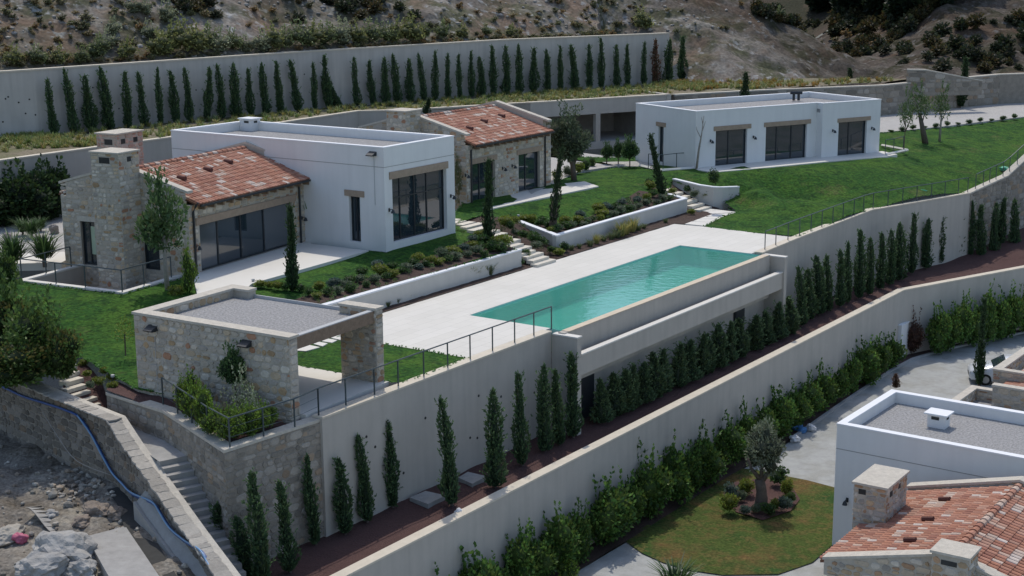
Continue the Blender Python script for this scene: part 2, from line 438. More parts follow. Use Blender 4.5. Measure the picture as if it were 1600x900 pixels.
# ------------------------------------------------------------------ rubble stone facing
PAL_GREY = [(0.49, 0.43, 0.35)] * 8 + [(0.42, 0.38, 0.325)] * 4 + [(0.50, 0.40, 0.28)] * 3 + [(0.41, 0.29, 0.17)] * 2 + [(0.55, 0.50, 0.42)] * 4 + [(0.38, 0.21, 0.13)]
PAL_WARM = [(0.46, 0.385, 0.29)] * 4 + [(0.38, 0.345, 0.295)] * 3 + [(0.46, 0.34, 0.215)] * 3 + [(0.42, 0.27, 0.165)] * 2 + [(0.52, 0.47, 0.395)] * 3 + [(0.35, 0.21, 0.145)]
PAL_PINK = [(0.50, 0.335, 0.265)] * 5 + [(0.46, 0.36, 0.29)] * 3 + [(0.42, 0.26, 0.20)] * 3 + [(0.52, 0.42, 0.35)] * 2
PAL_PIT_SHADE = [(0.19, 0.168, 0.14)] * 4 + [(0.235, 0.21, 0.18)] * 3 + [(0.15, 0.134, 0.114)] * 3 + [(0.21, 0.16, 0.115)]  # darkened copy of the dark stones, the wall's shade put into the colour
PAL_DARK = [(0.29, 0.255, 0.21)] * 4 + [(0.34, 0.305, 0.26)] * 3 + [(0.23, 0.205, 0.17)] * 3 + [(0.31, 0.235, 0.165)]
def stones(O, e, n, L, top, z0, size=(0.34, 0.22), openings=(), pal=PAL_GREY, proud=0.03, joint=0.022, seed=1):
    """O corner point, e unit direction along the wall, n unit outward normal, top(s) upper edge; returns [(verts, faces, colour)]"""
    r = random.Random(seed); out = []
    O = Vector(O); e = Vector(e); n = Vector(n); zmax = max(top(L * k / 40) for k in range(41))
    z = z0; rows = []
    while z < zmax - 0.05:
        h = size[1] * r.uniform(0.7, 1.4)
        if z + h > zmax - 0.09: h = zmax - z
        rows.append((z, z + h)); z += h
    for (a, b) in rows:
        s = -r.uniform(0, size[0] * 0.4)
        while s < L - 0.02:
            ww = size[0] * r.uniform(0.55, 1.6)
            if s + ww > L - 0.12: ww = L - s
            s0, s1 = max(0, s), min(L, s + ww); s += ww
            if s1 - s0 < 0.08: continue
            subs = [(a, b)]
            if b - a > size[1] * 1.15 and s1 - s0 < size[0] * 1.2 and r.random() < 0.45:
                mm = a + (b - a) * r.uniform(0.4, 0.6); subs = [(a, mm), (mm, b)]
            for (za, zb) in subs:
                q0, q1, ya, yb = s0, s1, za, zb; ok = True
                for (ox0, ox1, oz0, oz1) in openings:
                    if q1 > ox0 and q0 < ox1 and yb > oz0 and ya < oz1:
                        if q0 < ox0 - 0.1: q1 = ox0
                        elif q1 > ox1 + 0.1: q0 = ox1
                        elif ya < oz0 - 0.08: yb = oz0
                        elif yb > oz1 + 0.08: ya = oz1
                        else: ok = False
                if not ok or q1 - q0 < 0.07 or yb - ya < 0.06: continue
                j = joint; cx, cz = (q0 + q1) / 2, (ya + yb) / 2; k = min(q1 - q0, yb - ya) * 0.28
                jx = lambda: r.uniform(-0.022, 0.022)
                ring = [(q0 + j, ya + j + k), (q0 + j + k, ya + j), (q1 - j - k, ya + j), (q1 - j, ya + j + k), (q1 - j, yb - j - k), (q1 - j - k, yb - j), (q0 + j + k, yb - j), (q0 + j, yb - j - k)]
                ring = [(x + jx(), y + jx()) for x, y in ring]
                ring = [(x, min(y, top(min(max(x, 0), L)) - 0.015)) for x, y in ring]
                if max(y for x, y in ring) - min(y for x, y in ring) < 0.06 or cz > top(min(max(cx, 0), L)) - 0.05: continue
                d = proud * r.uniform(0.6, 1.5)
                base = [O + e * x + Vector((0, 0, y)) for x, y in ring]
                front = [O + e * (cx + (x - cx) * 0.88) + Vector((0, 0, cz + (y - cz) * 0.86)) + n * (d + r.uniform(-0.006, 0.006)) for x, y in ring]
                if min(y for x, y in ring) > cz: continue
                c = r.choice(pal); g = r.uniform(0.82, 1.18); c = tuple(x * g for x in c)
                if e.cross(Vector((0, 0, 1))).dot(n) > 0:
                    fs = [tuple(range(8, 16))] + [(i, (i + 1) % 8, 8 + (i + 1) % 8, 8 + i) for i in range(8)]
                else:
                    fs = [tuple(range(15, 7, -1))] + [((i + 1) % 8, i, 8 + i, 8 + (i + 1) % 8) for i in range(8)]
                out.append((base + front, fs, c))
    return out
def stone_parts(lst, parent, limit=300, name="stone"):
    """the stones that show largest become parts of their own, the rest one joined part"""
    lst = sorted(lst, key=lambda t: -((t[0][0] - t[0][4]).length))
    o = wloc(parent)
    for vs, fs, c in lst[:limit]:
        mb = MB(); mb.add(vs, fs, c); part(name, mb, "stone", parent)
    if lst[limit:]:
        mb = MB()
        for vs, fs, c in lst[limit:]: mb.add(vs, fs, c)
        part("stonework", mb, "stone", parent, kind="stuff")
def stone_mass(lst, parent):
    if not lst: return
    mb = MB()
    for vs, fs, c in lst: mb.add(vs, fs, c)
    part("stonework", mb, "stone", parent, kind="stuff")
# ================================================================== THE SETTING
# ------------------------------------------------------------------ lower ground, driveway and round lawn (z about -8.2)
ZL = -8.2
mb = MB()
mb.quad((-420, -60, -9.0), (420, -60, -9.0), (420, 700, -9.0), (-420, 700, -9.0))
struct("ground", mb, "bare_earth")
def PL(pts, z): return [P(x, y, z) for x, y in pts]
kerb_line = [G.p(20, 28.6), G.p(44.7, 28.55), G.p(48.5, 28.45), G.p(57, 28.5), G.p(64.3, 28.3), G.p(71.2, 28.55), G.p(79, 28.7), G.p(81.9, 28.55), G.p(84.5, 27.9), G.p(88, 26.6), G.p(92, 24.9), G.p(108, 17.5)]
mb = MB()
poly = [(p.x, p.y) for p in kerb_line] + [tuple(G.p(112, -10)[:2]), tuple(G.p(20, -30)[:2])]
patch(mb, poly, lambda x, y: ZL + 0.02 * noise.noise((x * 0.3, y * 0.3, 0)), 4.0)
struct("driveway", mb, "drive_gravel")
mb = MB()
w2a = [G.p(20, 29.6), G.p(82.1, 29.6), G.p(93.5, 25.1), G.p(112, 17.6)]
poly = [(p.x, p.y) for p in kerb_line] + [(p.x, p.y) for p in reversed(w2a)]
patch(mb, poly, lambda x, y: ZL + 0.06 + 0.05 * noise.noise((x * 0.9, y * 0.9, 3)), 1.0)
struct("hedge_bed", mb, "dark_soil")
kb = ribbon(kerb_line[4:], ZL - 0.1, ZL + 0.11, 0.16, 1)
struct("kerb", kb, "kerb_stone")
lawn_c = [(978, 848), (1003, 828), (1050, 794), (1108, 750), (1125, 738), (1150, 733), (1178, 735), (1215, 742), (1262, 752), (1306, 763), (1340, 800), (1330, 838), (1302, 852), (1270, 880), (1215, 899), (1130, 900), (1075, 892), (1035, 880), (1003, 866)]
mb = MB(); patch(mb, PL(lawn_c, ZL), lambda x, y: ZL + 0.05 + 0.03 * noise.noise((x * 0.7, y * 0.7, 1)), 0.8, 0.2)
struct("round_lawn", mb, "dry_grass")
bed_c = [(1128, 776), (1148, 757), (1190, 750), (1232, 756), (1250, 783), (1236, 801), (1192, 816), (1150, 803)]
mb = MB(); patch(mb, PL(bed_c, ZL), lambda x, y: ZL + 0.10 + 0.05 * noise.noise((x * 2, y * 2, 1)), 0.5, 0.2)
struct("planting_bed", mb, "mulch")

# ------------------------------------------------------------------ mulch terrace between the two long walls (z about -4.3)
ZM = -4.3
W1 = [P(350, 703, -0.1), P(503, 653, -0.05), G.p(49.3, 32.5), G.p(68.9, 32.5), P(1362, 328, 0.04)]     # face line of the upper wall
w1bend = onv(1516, 301, P(1362, 328, 0.04), 52); w1c = onv(1575, 274, w1bend, 47); w1d = onv(1612, 240, w1c, 47)
mb = MB()
poly = [G.p(20, 29.6), G.p(82.1, 29.6), G.p(93.5, 25.1), G.p(112, 17.6), G.p(112, 31), w1c, w1bend, G.p(84.3, 32.9), G.p(35, 33.0), P(350, 703, -0.1), G.p(20, 34)]
def zmulch(x, y):
    a, b = G.ab((x, y)); z = ZM + 0.09 * noise.noise((x * 0.8, y * 0.8, 5))
    if a > 92: z += (a - 92) * 0.12
    return z
patch(mb, poly, zmulch, 0.8, 0.25)
struct("mulch_terrace", mb, "mulch")

def wall_thing(name, line, z0, z1, t, body, label, cat, side=1, cap=None, capmat="cream_cap", over=0.03, caph=0.07, group=None):
    """retaining wall: body with a coping on it"""
    zz = z1 if isinstance(z1, (list, tuple)) else [z1] * len(line)
    o = thing(name, (line[0][0], line[0][1], (z0[0] if isinstance(z0, (list, tuple)) else z0)), label, cat, group)
    part("wall_body", ribbon(line, z0, [z - caph for z in zz], t, side), body, o)
    if cap:
        part("coping", ribbon(shift(line, -over * side), [z - caph + 0.001 for z in zz], zz, t + 2 * over, side), capmat, o)
    return o
# lower long wall
lw = [G.p(18, 29.45), G.p(82.1, 29.45), G.p(93.5, 25.0), G.p(112, 17.5)]
wall_thing("retaining_wall", lw, -9.2, -4.08, 0.38, "beige_plaster", "long low plastered retaining wall with pale coping below the dark mulch strip", "wall", 1, True)
# upper wall, left of the pool
uw = [P(503, 653, 0), G.p(49.05, 32.5)]
uw_o = wall_thing("retaining_wall", uw, -4.6, 0.03, 0.40, "beige_plaster", "tall grey plastered retaining wall holding up the pool deck's left part", "wall", 1, True)
def weep_holes(o, line, z0, z1, n, seed, t=.003):
    r = random.Random(seed)
    for _ in range(n):
        i = r.randrange(len(line) - 1); a, b = line[i], line[i + 1]; k = r.random(); d = Vector((b[0] - a[0], b[1] - a[1], 0)).normalized(); nn = Vector((d.y, -d.x, 0)); c = Vector((a[0] + (b[0] - a[0]) * k, a[1] + (b[1] - a[1]) * k, r.uniform(z0, z1)))
        m = MB(); m.tube([c - nn * .02, c + nn * .012], .055, 8); part("weep_hole", m, "recess_dark", o)
weep_holes(uw_o, uw, -3.3, -1.2, 9, 3)
# upper wall right of the pool, following the lawn
ur = [G.p(68.95, 32.45), P(1247, 372, 0), P(1362, 328, 0.04), w1bend]
ur_o = wall_thing("retaining_wall", ur, -4.9, [0.03, 0.03, 0.06, w1bend.z], 0.40, "beige_plaster", "tall grey plastered retaining wall under the railing right of the pool", "wall", 1, True)

# ------------------------------------------------------------------ upper terrace: lawns as surveyed height sheets
FA, FB, FC, FD, FP = Fr(27), Fr(34.6), Fr(33.9), Fr(60), Fr(32)
S1 = [P(310, 443, 1.2), P(575, 392, 1.26), P(395, 452, 1.15), P(29, 440, 1.2), P(190, 460, 1.2), P(258, 442, 1.2), P(95, 412, 1.2), P(0, 440, 1.2),
      P(480, 486, .82), P(600, 452, .84), P(700, 425, .86), P(806, 393, .88), P(765, 362, 1.15), P(712, 350, 1.38), P(605, 389, 1.34), P(707, 362, 1.40), P(560, 383, 1.24), P(520, 386, 1.22), FA.p(60.6, 41.9, 1.2),
      P(214, 606, 0.0), P(170, 600, 0.0), P(100, 570, 0.05), P(60, 560, 0.0), P(-40, 590, 0.0), P(205, 520, 0.45), P(120, 500, 0.75), P(20, 500, 0.8)]
f32 = Fr(32)
S1 += [f32.p(41.3, 39, 0.1), f32.p(38, 37, 0.0), f32.p(41.3, 35, 0.0)]
zw = Surf(S1)
FA, FB, FC, FD, FP = Fr(27), Fr(34.6), Fr(33.9), Fr(60), Fr(32)
def XY(*a): return [(p[0], p[1]) for p in a]
west = XY(P(-80, 440, 1.2), P(29, 441, 1.2), P(190, 460.5, 1.2), P(258, 442.5, 1.2), FA.p(51.05, 42.3), FA.p(52, 46), FA.p(60, 46), FB.p(54.5, 47), FB.p(55, 50), FB.p(58.8, 50), FB.p(58.8, 46),
          P(712, 351, 1.4), G.p(61.2, 43.9), G.p(59.6, 43.0), G.p(59.0, 41.15), G.p(45, 41.3), FP.p(41.2, 38.8), FP.p(41.2, 36), FP.p(36.3, 36), P(214, 608, 0), P(180, 590, 0), P(128, 562, 0), P(97, 570, 0), P(60, 590, 0), P(-80, 590, 0))
mb = MB(); patch(mb, west, lambda x, y: zw(x, y), 0.9, 0.2); struct("lawn", mb, "grass")
# small lawn beside the pool house
sl_ = XY(P(732, 560, 0), P(598, 537.5, 0), G.p(43.6, 38.8), G.p(42.6, 41.2), FP.p(41.3, 38.6), FP.p(41.3, 31.0), G.p(39.9, 32.75))
mb = MB(); patch(mb, sl_, lambda x, y: 0.012 + 0.01 * noise.noise((x, y, 0)), 0.8, 0.2); struct("lawn", mb, "grass")
# middle and right lawn
S2 = [P(712, 350, 1.40), P(720, 332, 1.43), FC.p(67, 45.9, 1.42), FC.p(70, 45.7, 1.43), FC.p(73.5, 45.4, 1.43), FC.p(77, 45.0, 1.43), FC.p(78.4, 46.8, 1.43), FC.p(72, 47, 1.40), P(800, 345, 1.2), P(811, 351, .86), P(868, 368, .78), P(1000, 329, .78), P(1060, 312, .80), P(1058, 303, .86), P(1020, 300, 1.05),
      G.p(81.4, 44.6, 1.47), G.p(80.9, 42.4, 1.32), G.p(81.2, 41.3, 1.23), G.p(82.5, 40.8, 1.08), G.p(84.2, 40.2, .98), G.p(82.4, 39.9, .62), G.p(80.9, 40.3, .18), G.p(80.4, 39.4, .05), G.p(83, 38.3, .42), G.p(79.6, 44.6, 1.2), P(1100, 353, 0.02), P(1160, 330, .1), P(1247, 370, 0.02), P(1180, 366, 0.01), P(1091, 268, 1.70), P(1115, 270, 1.70), P(1200, 264, 1.70), P(1300, 254.5, 1.70), P(1385, 246, 1.70),
      P(1362, 326, 0.03), P(1300, 350, 0.02), P(1516, 298, max(0.0, w1bend.z - .05)), P(1575, 270, w1c.z - .05), P(1600, 232, 1.0), P(1390, 212, 2.0), P(1480, 196, 2.0), P(1600, 183, 2.0), P(900, 268, 1.35), P(960, 262, 1.4), P(1020, 268, 1.6), P(940, 300, 1.3), P(1250, 310, .9), P(1400, 285, .9), P(1150, 275, 1.63), P(1250, 270, 1.55), P(1350, 263, 1.55), P(1200, 290, 1.3), P(1330, 285, 1.05), P(1140, 269.5, 1.70), P(1170, 267, 1.70), P(1230, 261, 1.70), P(1262, 258, 1.70), P(1330, 251, 1.70), P(1360, 248.5, 1.70), P(1130, 258, 1.55), P(1180, 254, 1.55), P(1240, 249, 1.55), P(1300, 243, 1.55), P(1355, 239, 1.55), FD.p(60, 82, 1.5), FD.p(65, 82, 1.5)]
ze = Surf(S2)
east = XY(FB.p(59.2, 46), P(712, 350, 1.4), G.p(64.0, 47.0), G.p(64.78, 45.1), G.p(63.6, 41.95), G.p(77.7, 41.95), G.p(78.6, 43.5), G.p(80.9, 44.45), G.p(80.33, 42.25), G.p(80.45, 41.3), G.p(80.95, 40.9), G.p(82.3, 40.45), G.p(82.3, 40.3), G.p(80.7, 40.6), P(1153, 333, 0), P(1100, 354, 0), P(1180, 364, 0), P(1246, 370, 0), P(1362, 326.5, 0.04), P(1516, 299.5, w1bend.z), P(1574, 272.5, w1c.z), P(1620, 233, w1d.z),
          P(1640, 176, 2), P(1600, 183, 2), P(1480, 198, 2.0), P(1380, 209, 2.0), FD.p(66, 82), FD.p(58, 84), FD.p(54, 86), P(1010, 262, 1.6), P(960, 262, 1.4), P(905, 270, 1.35), P(866, 290, 1.4), FC.p(75, 49), FC.p(68, 49), FC.p(66.5, 48))
mb = MB(); patch(mb, east, lambda x, y: ze(x, y), 1.0, 0.2); struct("lawn", mb, "grass")

# ------------------------------------------------------------------ pool deck
DK = [G.p(43.75, 32.85), G.p(43.55, 40.6), G.p(74.1, 40.55), G.p(74.25, 38.65), G.p(73.85, 32.6), G.p(68.95, 32.6), G.p(68.53, 37.1), G.p(49.5, 37.1), G.p(49.5, 32.6)]
mb = MB()
mb.prism([G.p(43.75, 32.85), G.p(49.5, 32.85), G.p(49.5, 40.5), G.p(43.55, 40.5)], -0.12, 0.004)
mb.prism([G.p(49.5, 37.08), G.p(68.53, 37.08), G.p(68.53, 40.5), G.p(49.5, 40.5)], -0.12, 0.004)
mb.prism([G.p(68.53, 32.85), G.p(73.95, 32.85), G.p(74.25, 38.65), G.p(74.1, 40.5), G.p(68.53, 40.5)], -0.12, 0.004)
struct("pool_deck", mb, "deck_paving")
# mulch strips at the foot of the planter walls
mb = MB(); patch(mb, [G.p(46.6, 40.5), G.p(59.7, 40.5), G.p(59.7, 41.3), G.p(46.6, 41.3)], lambda x, y: 0.02 + 0.05 * (noise.noise((x * 2, y * 2, 0)) + .3), 0.35, 0.2)
patch(mb, [G.p(61.9, 40.5), G.p(74.1, 40.5), G.p(74.25, 39.9), G.p(78.4, 39.9), G.p(79.0, 42.0), G.p(63.4, 42.0), G.p(61.9, 41.2)], lambda x, y: 0.02 + 0.05 * (noise.noise((x * 2, y * 2, 0)) + .3), 0.35, 0.2)
struct("mulch_strip", mb, "dark_soil")

# ------------------------------------------------------------------ swimming pool
pool = thing("swimming_pool", G.p(49.5, 32.0, -4.4), "long rectangular turquoise infinity pool set in the pale stone deck", "pool")
u0, u1, v0, v1 = 49.5, 68.53, 32.25, 37.08
def lining(a0, a1, b0, b1, z0, z1):
    m = MB()
    c = [G.p(a0, b0), G.p(a1, b0), G.p(a1, b1), G.p(a0, b1)]
    lo = [(p.x, p.y, z0) for p in c]; hi = [(p.x, p.y, z1) for p in c]
    m.add(lo + hi, [(0, 1, 2, 3)] + [(i, 4 + i, 4 + (i + 1) % 4, (i + 1) % 4) for i in range(4)])
    return m
part("basin", lining(u0 + .002, u1 - .002, v0, v1 - .002, -1.0, -0.02), "pool_tile", pool)
m = MB(); c = [G.p(u0, v0 - .02, -.075), G.p(u1, v0 - .02, -.075), G.p(u1, v1, -.075), G.p(u0, v1, -.075)]
m.add(c, [(0, 1, 2, 3)]); part("water", m, "pool_water", pool)
m = MB(); m.box(G, u0 - .3, u1 + .32, 31.94, 32.25, -2.3, -0.02); part("infinity_wall", m, "beige_plaster", pool)
m = MB(); m.box(G, u0 - .02, u1 + .1, 31.90, 32.26, -0.019, 0.0); part("overflow_coping", m, "pool_coping", pool)
# overflow trough hung on the wall
m = MB(); m.box(G, 49.4, 69.3, 31.25, 31.50, -1.77, -0.92); m.box(G, 49.4, 69.3, 31.50, 31.94, -1.77, -1.6); part("overflow_trough", m, "beige_plaster", pool)
m = MB(); m.box(G, 49.4, 69.3, 31.22, 31.52, -0.919, -0.86); part("trough_coping", m, "deck_stone", pool)
m = MB(); m.box(G, 49.3, 69.0, 32.25, 32.5, -4.6, -1.5); part("plant_room_wall", m, "beige_plaster", pool)
_dx = lambda px, py: G.ab(onv(px, py, G.p(0, 32.2), 35.1))[0]
for a0, a1 in ((_dx(905.5, 600), _dx(927, 595)), (_dx(1147, 500), _dx(1162, 495))):
    m = MB(); m.box(G, a0, a1, 32.15, 32.24, -4.3, -2.02); dr = part("plant_room_door", m, "dark_metal", pool)
    m = MB(); m.box(G, a0 + .06, a1 - .06, 32.12, 32.149, -4.2, -2.1); part("louvre_panel", m, "dark_metal", dr)
for (a0, a1, b0, name) in ((49.05, 49.36, 31.22, "pier"), (68.95, 69.25, 31.15, "pier")):
    m = MB(); m.box(G, a0, a1, b0, 32.48, -4.6, -0.13); pr_ = part("pier", m, "beige_plaster", pool)
    m = MB(); m.box(G, a0 - .03, a1 + .03, b0 - .03, 32.44, -0.129, -0.07); part("pier_cap", m, "deck_stone", pr_)

# ------------------------------------------------------------------ planter walls
p1 = [G.p(43.5, 41.0), G.p(59.2, 41.0)]
wall_thing("planter_wall", p1, -0.2, 0.92, 0.24, "planter_plaster", "straight white planter wall left of the garden steps, facing the deck", "wall", 1, True, "white_cap")
p2 = [G.p(64.6, 45.0), G.p(63.35, 41.65), G.p(78.0, 41.75), G.p(78.5, 43.2)]
wall_thing("planter_wall", [p2[0], p2[1]], -0.2, [1.18, 0.90], 0.24, "planter_plaster", "short sloping white wall leg beside the garden steps, right of them", "wall", 1, True, "white_cap")
wall_thing("planter_wall", [p2[1], p2[2], p2[3]], -0.2, [0.90, 0.90, 1.0], 0.24, "planter_plaster", "long white planter wall right of the garden steps, along the deck", "wall", 1, True, "white_cap")
p3 = [G.p(80.95, 44.4), G.p(80.3, 42.2), G.p(80.4, 41.25), G.p(80.9, 40.85), G.p(82.3, 40.4)]
wall_thing("planter_wall", p3, -0.2, [1.52, 1.38, 1.32, 1.27, 1.17], 0.22, "planter_plaster", "low curved white wall stub on the lawn by the far steps", "wall", 1, True, "white_cap")

# soil of the two planter beds
mb = MB(); patch(mb, [G.p(44, 41.22), G.p(59.0, 41.22), G.p(59.3, 42.6), G.p(58.2, 43.6), G.p(56, 43.1), G.p(52, 42.75), G.p(47.5, 42.7), G.p(44, 42.5)], lambda x, y: zw(x, y) + .03 + .03 * noise.noise((x * 2, y * 2, 0)), .4, .2)
patch(mb, [G.p(63.65, 41.95), G.p(77.8, 41.98), G.p(78.3, 43.4), G.p(77.4, 44.8), G.p(73, 43.7), G.p(69, 43.3), G.p(66.6, 43.6), G.p(65.8, 45.4), G.p(64.9, 45.6)], lambda x, y: ze(x, y) + .03 + .03 * noise.noise((x * 2, y * 2, 0)), .4, .2)
struct("planter_soil", mb, "dark_soil")
# ------------------------------------------------------------------ garden steps
def soil_strip(pts_a, pts_b, name="stair_bed"):
    """sloping bed between two 3-D edges"""
    m = MB(); n = len(pts_a)
    for i in range(n - 1): m.quad(pts_a[i], pts_b[i], pts_b[i + 1], pts_a[i + 1])
    return struct(name, m, "dark_soil")
A_ = [G.p(58.9, 40.5, .0), G.p(59.0, 41.2, .05), G.p(59.3, 43, .62), G.p(59.6, 45.2, 1.2), G.p(59.8, 47.5, 1.35)]
B_ = [G.p(63.4, 40.5, .0), G.p(63.4, 41.5, .05), G.p(64.05, 43.3, .66), G.p(64.75, 45.2, 1.2), G.p(64.3, 47.5, 1.38)]
soil_strip(B_, A_)
st = thing("garden_steps", G.p(61, 40.6, 0), "pale stone garden steps climbing between the white planter walls from the deck", "steps")
TR = [((832, 413), (866, 404.7)), ((826, 407), (854.7, 400)), ((814.7, 401), (848, 394)), ((806, 396.5), (834, 390)), ((798, 391), (828, 384)), ((793, 385), (814.7, 380)), ((787, 378.5), (810, 373)), ((778.7, 373), (797, 368.5)), ((768, 368.7), (788, 363)), ((757, 363.5), (777, 358.5))]
for i, (l, r_) in enumerate(TR):
    z = .14 + .135 * i; (aL, bL), (aR, bR) = G.ab(P(l[0], l[1], z)), G.ab(P(r_[0], r_[1], z)); b0 = (bL + bR) / 2 - .2
    m = MB(); m.box(G, aL, aR, b0, b0 + .42, z - .18, z); part("step", m, "step_stone", st)
pth = thing("stepping_path", G.p(61, 45, 1.35), "flat pale slabs of the path leading from the steps to the white house", "path")
for l, r_ in (((735, 360), (761, 353)), ((723, 355), (753, 348)), ((717, 351), (738, 346)), ((706, 348.7), (722.7, 344)), ((700, 345.5), (714, 341.5))):
    z = 1.44; (aL, bL), (aR, bR) = G.ab(P(l[0], l[1], z)), G.ab(P(r_[0], r_[1], z)); b0 = (bL + bR) / 2 - .24
    m = MB(); m.box(G, aL, aR, b0, b0 + .46, z - .3, z); part("paving_slab", m, "step_stone", pth)
A2 = [G.p(77.9, 41.0, .0), G.p(78.1, 42.0, .2), G.p(78.5, 44.6, 1.15)]
B2 = [G.p(80.5, 40.8, .0), G.p(80.35, 42.0, .25), G.p(80.9, 44.6, 1.25)]
soil_strip(B2, A2)
st2 = thing("garden_steps", G.p(80, 41.2, 0), "far flight of pale stone steps beside the low curved wall stub", "steps")
for i in range(6):
    b0 = 41.1 + i * 0.5; z = 0.16 + i * 0.185
    m = MB(); m.box(G, 78.35, 80.0, b0, b0 + 0.42, z - 0.18, z); part("step", m, "step_stone", st2)
pav = thing("paved_walk", G.p(78, 40, 0), "pale paved walk of large slabs joining the deck to the far steps", "path")
pts = [P(1070, 351, 0), P(1100, 354, 0), P(1153, 333, 0), P(1100, 326.5, 0), P(1088, 328, 0), P(1113, 335.5, 0)]
aL, bL = P(1070, 351, 0), P(1113, 335.5, 0); aR, bR = P(1100, 354, 0), P(1153, 333, 0)
for i in range(4):
    k0, k1 = i / 4 + .008, (i + 1) / 4 - .008
    m = MB(); q = [aL.lerp(bL, k0), aR.lerp(bR, k0), aR.lerp(bR, k1), aL.lerp(bL, k1)]; m.prism(q, -0.1, 0.045); part("paving_slab", m, "deck_stone", pav)
aL, bL = P(1113, 335, 0), P(1088, 328, 0); aR, bR = P(1153, 332.6, 0), P(1100, 326, 0)
for i in range(2):
    k0, k1 = i / 2 + .01, (i + 1) / 2 - .01
    m = MB(); q = [aL.lerp(bL, k0), aR.lerp(bR, k0), aR.lerp(bR, k1), aL.lerp(bL, k1)]; m.prism(q, -0.1, 0.045); part("paving_slab", m, "deck_stone", pav)
# stepping slabs by the pool house (seen under its beam)
ss = thing("stepping_path", P(500, 535, 0), "row of pale stepping slabs crossing the small lawn behind the pool house", "path")
for q in ([(461, 549), (478, 550), (500, 544), (483, 540.5)], [(489, 538.5), (504, 542.5), (512, 538), (498, 535.5)], [(503, 534.5), (519, 537), (527, 533), (512, 530.5)], [(516, 529), (534, 533), (541, 529.5), (525, 526)], [(529, 524.5), (546, 528), (553, 525), (537, 521)], [(541, 519.5), (559, 523), (567, 520), (550, 516)]):
    m = MB(); m.prism([P(x, y, 0) for x, y in q], -0.08, 0.045); part("paving_slab", m, "deck_stone", ss)

# ------------------------------------------------------------------ gravel courts and house terraces
mb = MB(); mb.prism([P(-120, 402, 1.2), P(-120, 330, 1.2), P(100, 330, 1.2), P(115, 380, 1.2), P(100, 402, 1.2)], 0.9, 1.235); struct("gravel_court", mb, "court_gravel")
mb = MB(); mb.prism([P(-60, 416, 1.2), P(-60, 402, 1.2), P(60, 397, 1.2), P(100, 395, 1.2), P(110, 405, 1.2), P(96, 412, 1.2)], 0.9, 1.26); struct("pavement", mb, "deck_stone")
mb = MB(); mb.prism([P(830, 305, 1.42), P(905, 269.5, 1.42), P(962, 261, 1.42), P(1010, 262, 1.42), P(1060, 258, 1.5), FD.p(56, 93), FD.p(50, 106), P(800, 215, 1.45), P(780, 240, 1.45)], 1.0, 1.5); struct("gravel_court", mb, "court_gravel")
tA = [FA.p(51.1, 42.0), FA.p(51.35, 38.55), P(393, 443.5, 1.2), P(575, 392.5, 1.4), FA.p(61.2, 42.4), FA.p(60.5, 42.3)]
mb = MB(); mb.prism([FA.p(51.1, 42.25), P(310, 468, 1.3), P(380, 455, 1.3), P(394, 443.5, 1.3), P(576, 392, 1.3), P(485, 381, 1.3), FA.p(60.5, 42.25)], 0.85, 1.32); struct("terrace_paving", mb, "deck_stone")
tc = [FC.p(66.4, 48.0), FC.p(66.6, 46.1), FC.p(76.9, 45.2), FC.p(78.2, 47.0), FC.p(75.9, 48.0)]
mb = MB(); mb.prism(tc, 1.0, 1.485); struct("terrace_paving", mb, "deck_stone")
# driveway behind the guest house
mb = MB(); mb.prism([P(1370, 209, 2.0), P(1480, 198, 2.0), P(1600, 183.5, 2.0), P(1660, 174, 2.0), P(1700, 150, 2.0), P(1565, 160, 2.0), P(1378, 182, 2.0), P(1330, 186, 2)], 1.5, 2.06); struct("upper_road", mb, "court_gravel")

# ------------------------------------------------------------------ back walls, planted strip and hillside
bl = [P(-260, 236, 4.8), P(0, 216, 4.8), P(70, 212, 4.8), P(500, 170, 4.8), P(800, 147, 4.8), P(1030, 131.5, 4.8), P(1056, 127, 4.8)]
bz = [8.62, 8.75, 8.82, 8.9, 9.04, 9.0, 8.92]
_bn = Vector((-math.cos(R(50)), math.sin(R(50)), 0))
bl = [p + _bn * 0.85 for p in bl]
bwall = wall_thing("retaining_wall", bl, 4.0, bz, 0.45, "far_plaster", "tall grey back retaining wall behind the long row of cypresses, under the hill", "wall", 1, True, over=.04, caph=.1)
weep_holes(bwall, bl[1:-1], 5.2, 7.5, 26, 5)
KC = P(935, 222, 1.5)                    # carport front plane
FK = Fr(62)
ka, kb_ = FK.ab(KC)
sl2 = [P(-260, 272, 4.75), P(0, 250, 4.75), P(160, 228, 4.75), P(445, 190, 4.75), P(560, 173.5, 4.75)]
cw0 = onv(640, 165, KC, 62); cw1 = onv(765, 160, KC, 62)
mid = [P(560, 173.5, 4.75), Vector((cw0.x, cw0.y, 4.8)), FK.p(FK.ab(cw1)[0] + 3.4, kb_, 4.8)]
wall_thing("retaining_wall", sl2 + mid[1:], 0.8, [4.7, 4.75, 4.75, 4.75, 4.78, 4.82, 4.84], 0.35, "beige_plaster", "long plastered retaining wall running behind the houses into the carport", "wall", 1, True, over=.04, caph=.09)
mb = MB()
strip = [(p[0], p[1]) for p in shift(sl2 + mid[1:], 0.3)] + [tuple(FK.p(ka + 9.5, kb_ + .5)[:2]), tuple(FK.p(ka + 9.6, kb_ + 6)[:2]), (13.2, 115.8), (20, 119.3), (31.5, 125.2), (36, 129), (24, 130), (15.5, 130)] + [(p[0], p[1]) for p in reversed(shift(bl, 0.2))]
def zstrip(x, y): return 4.72 + 0.14 * noise.noise((x * .5, y * .5, 2))
patch(mb, strip, zstrip, 1.3, 0.2); struct("planted_strip", mb, "wild_strip")
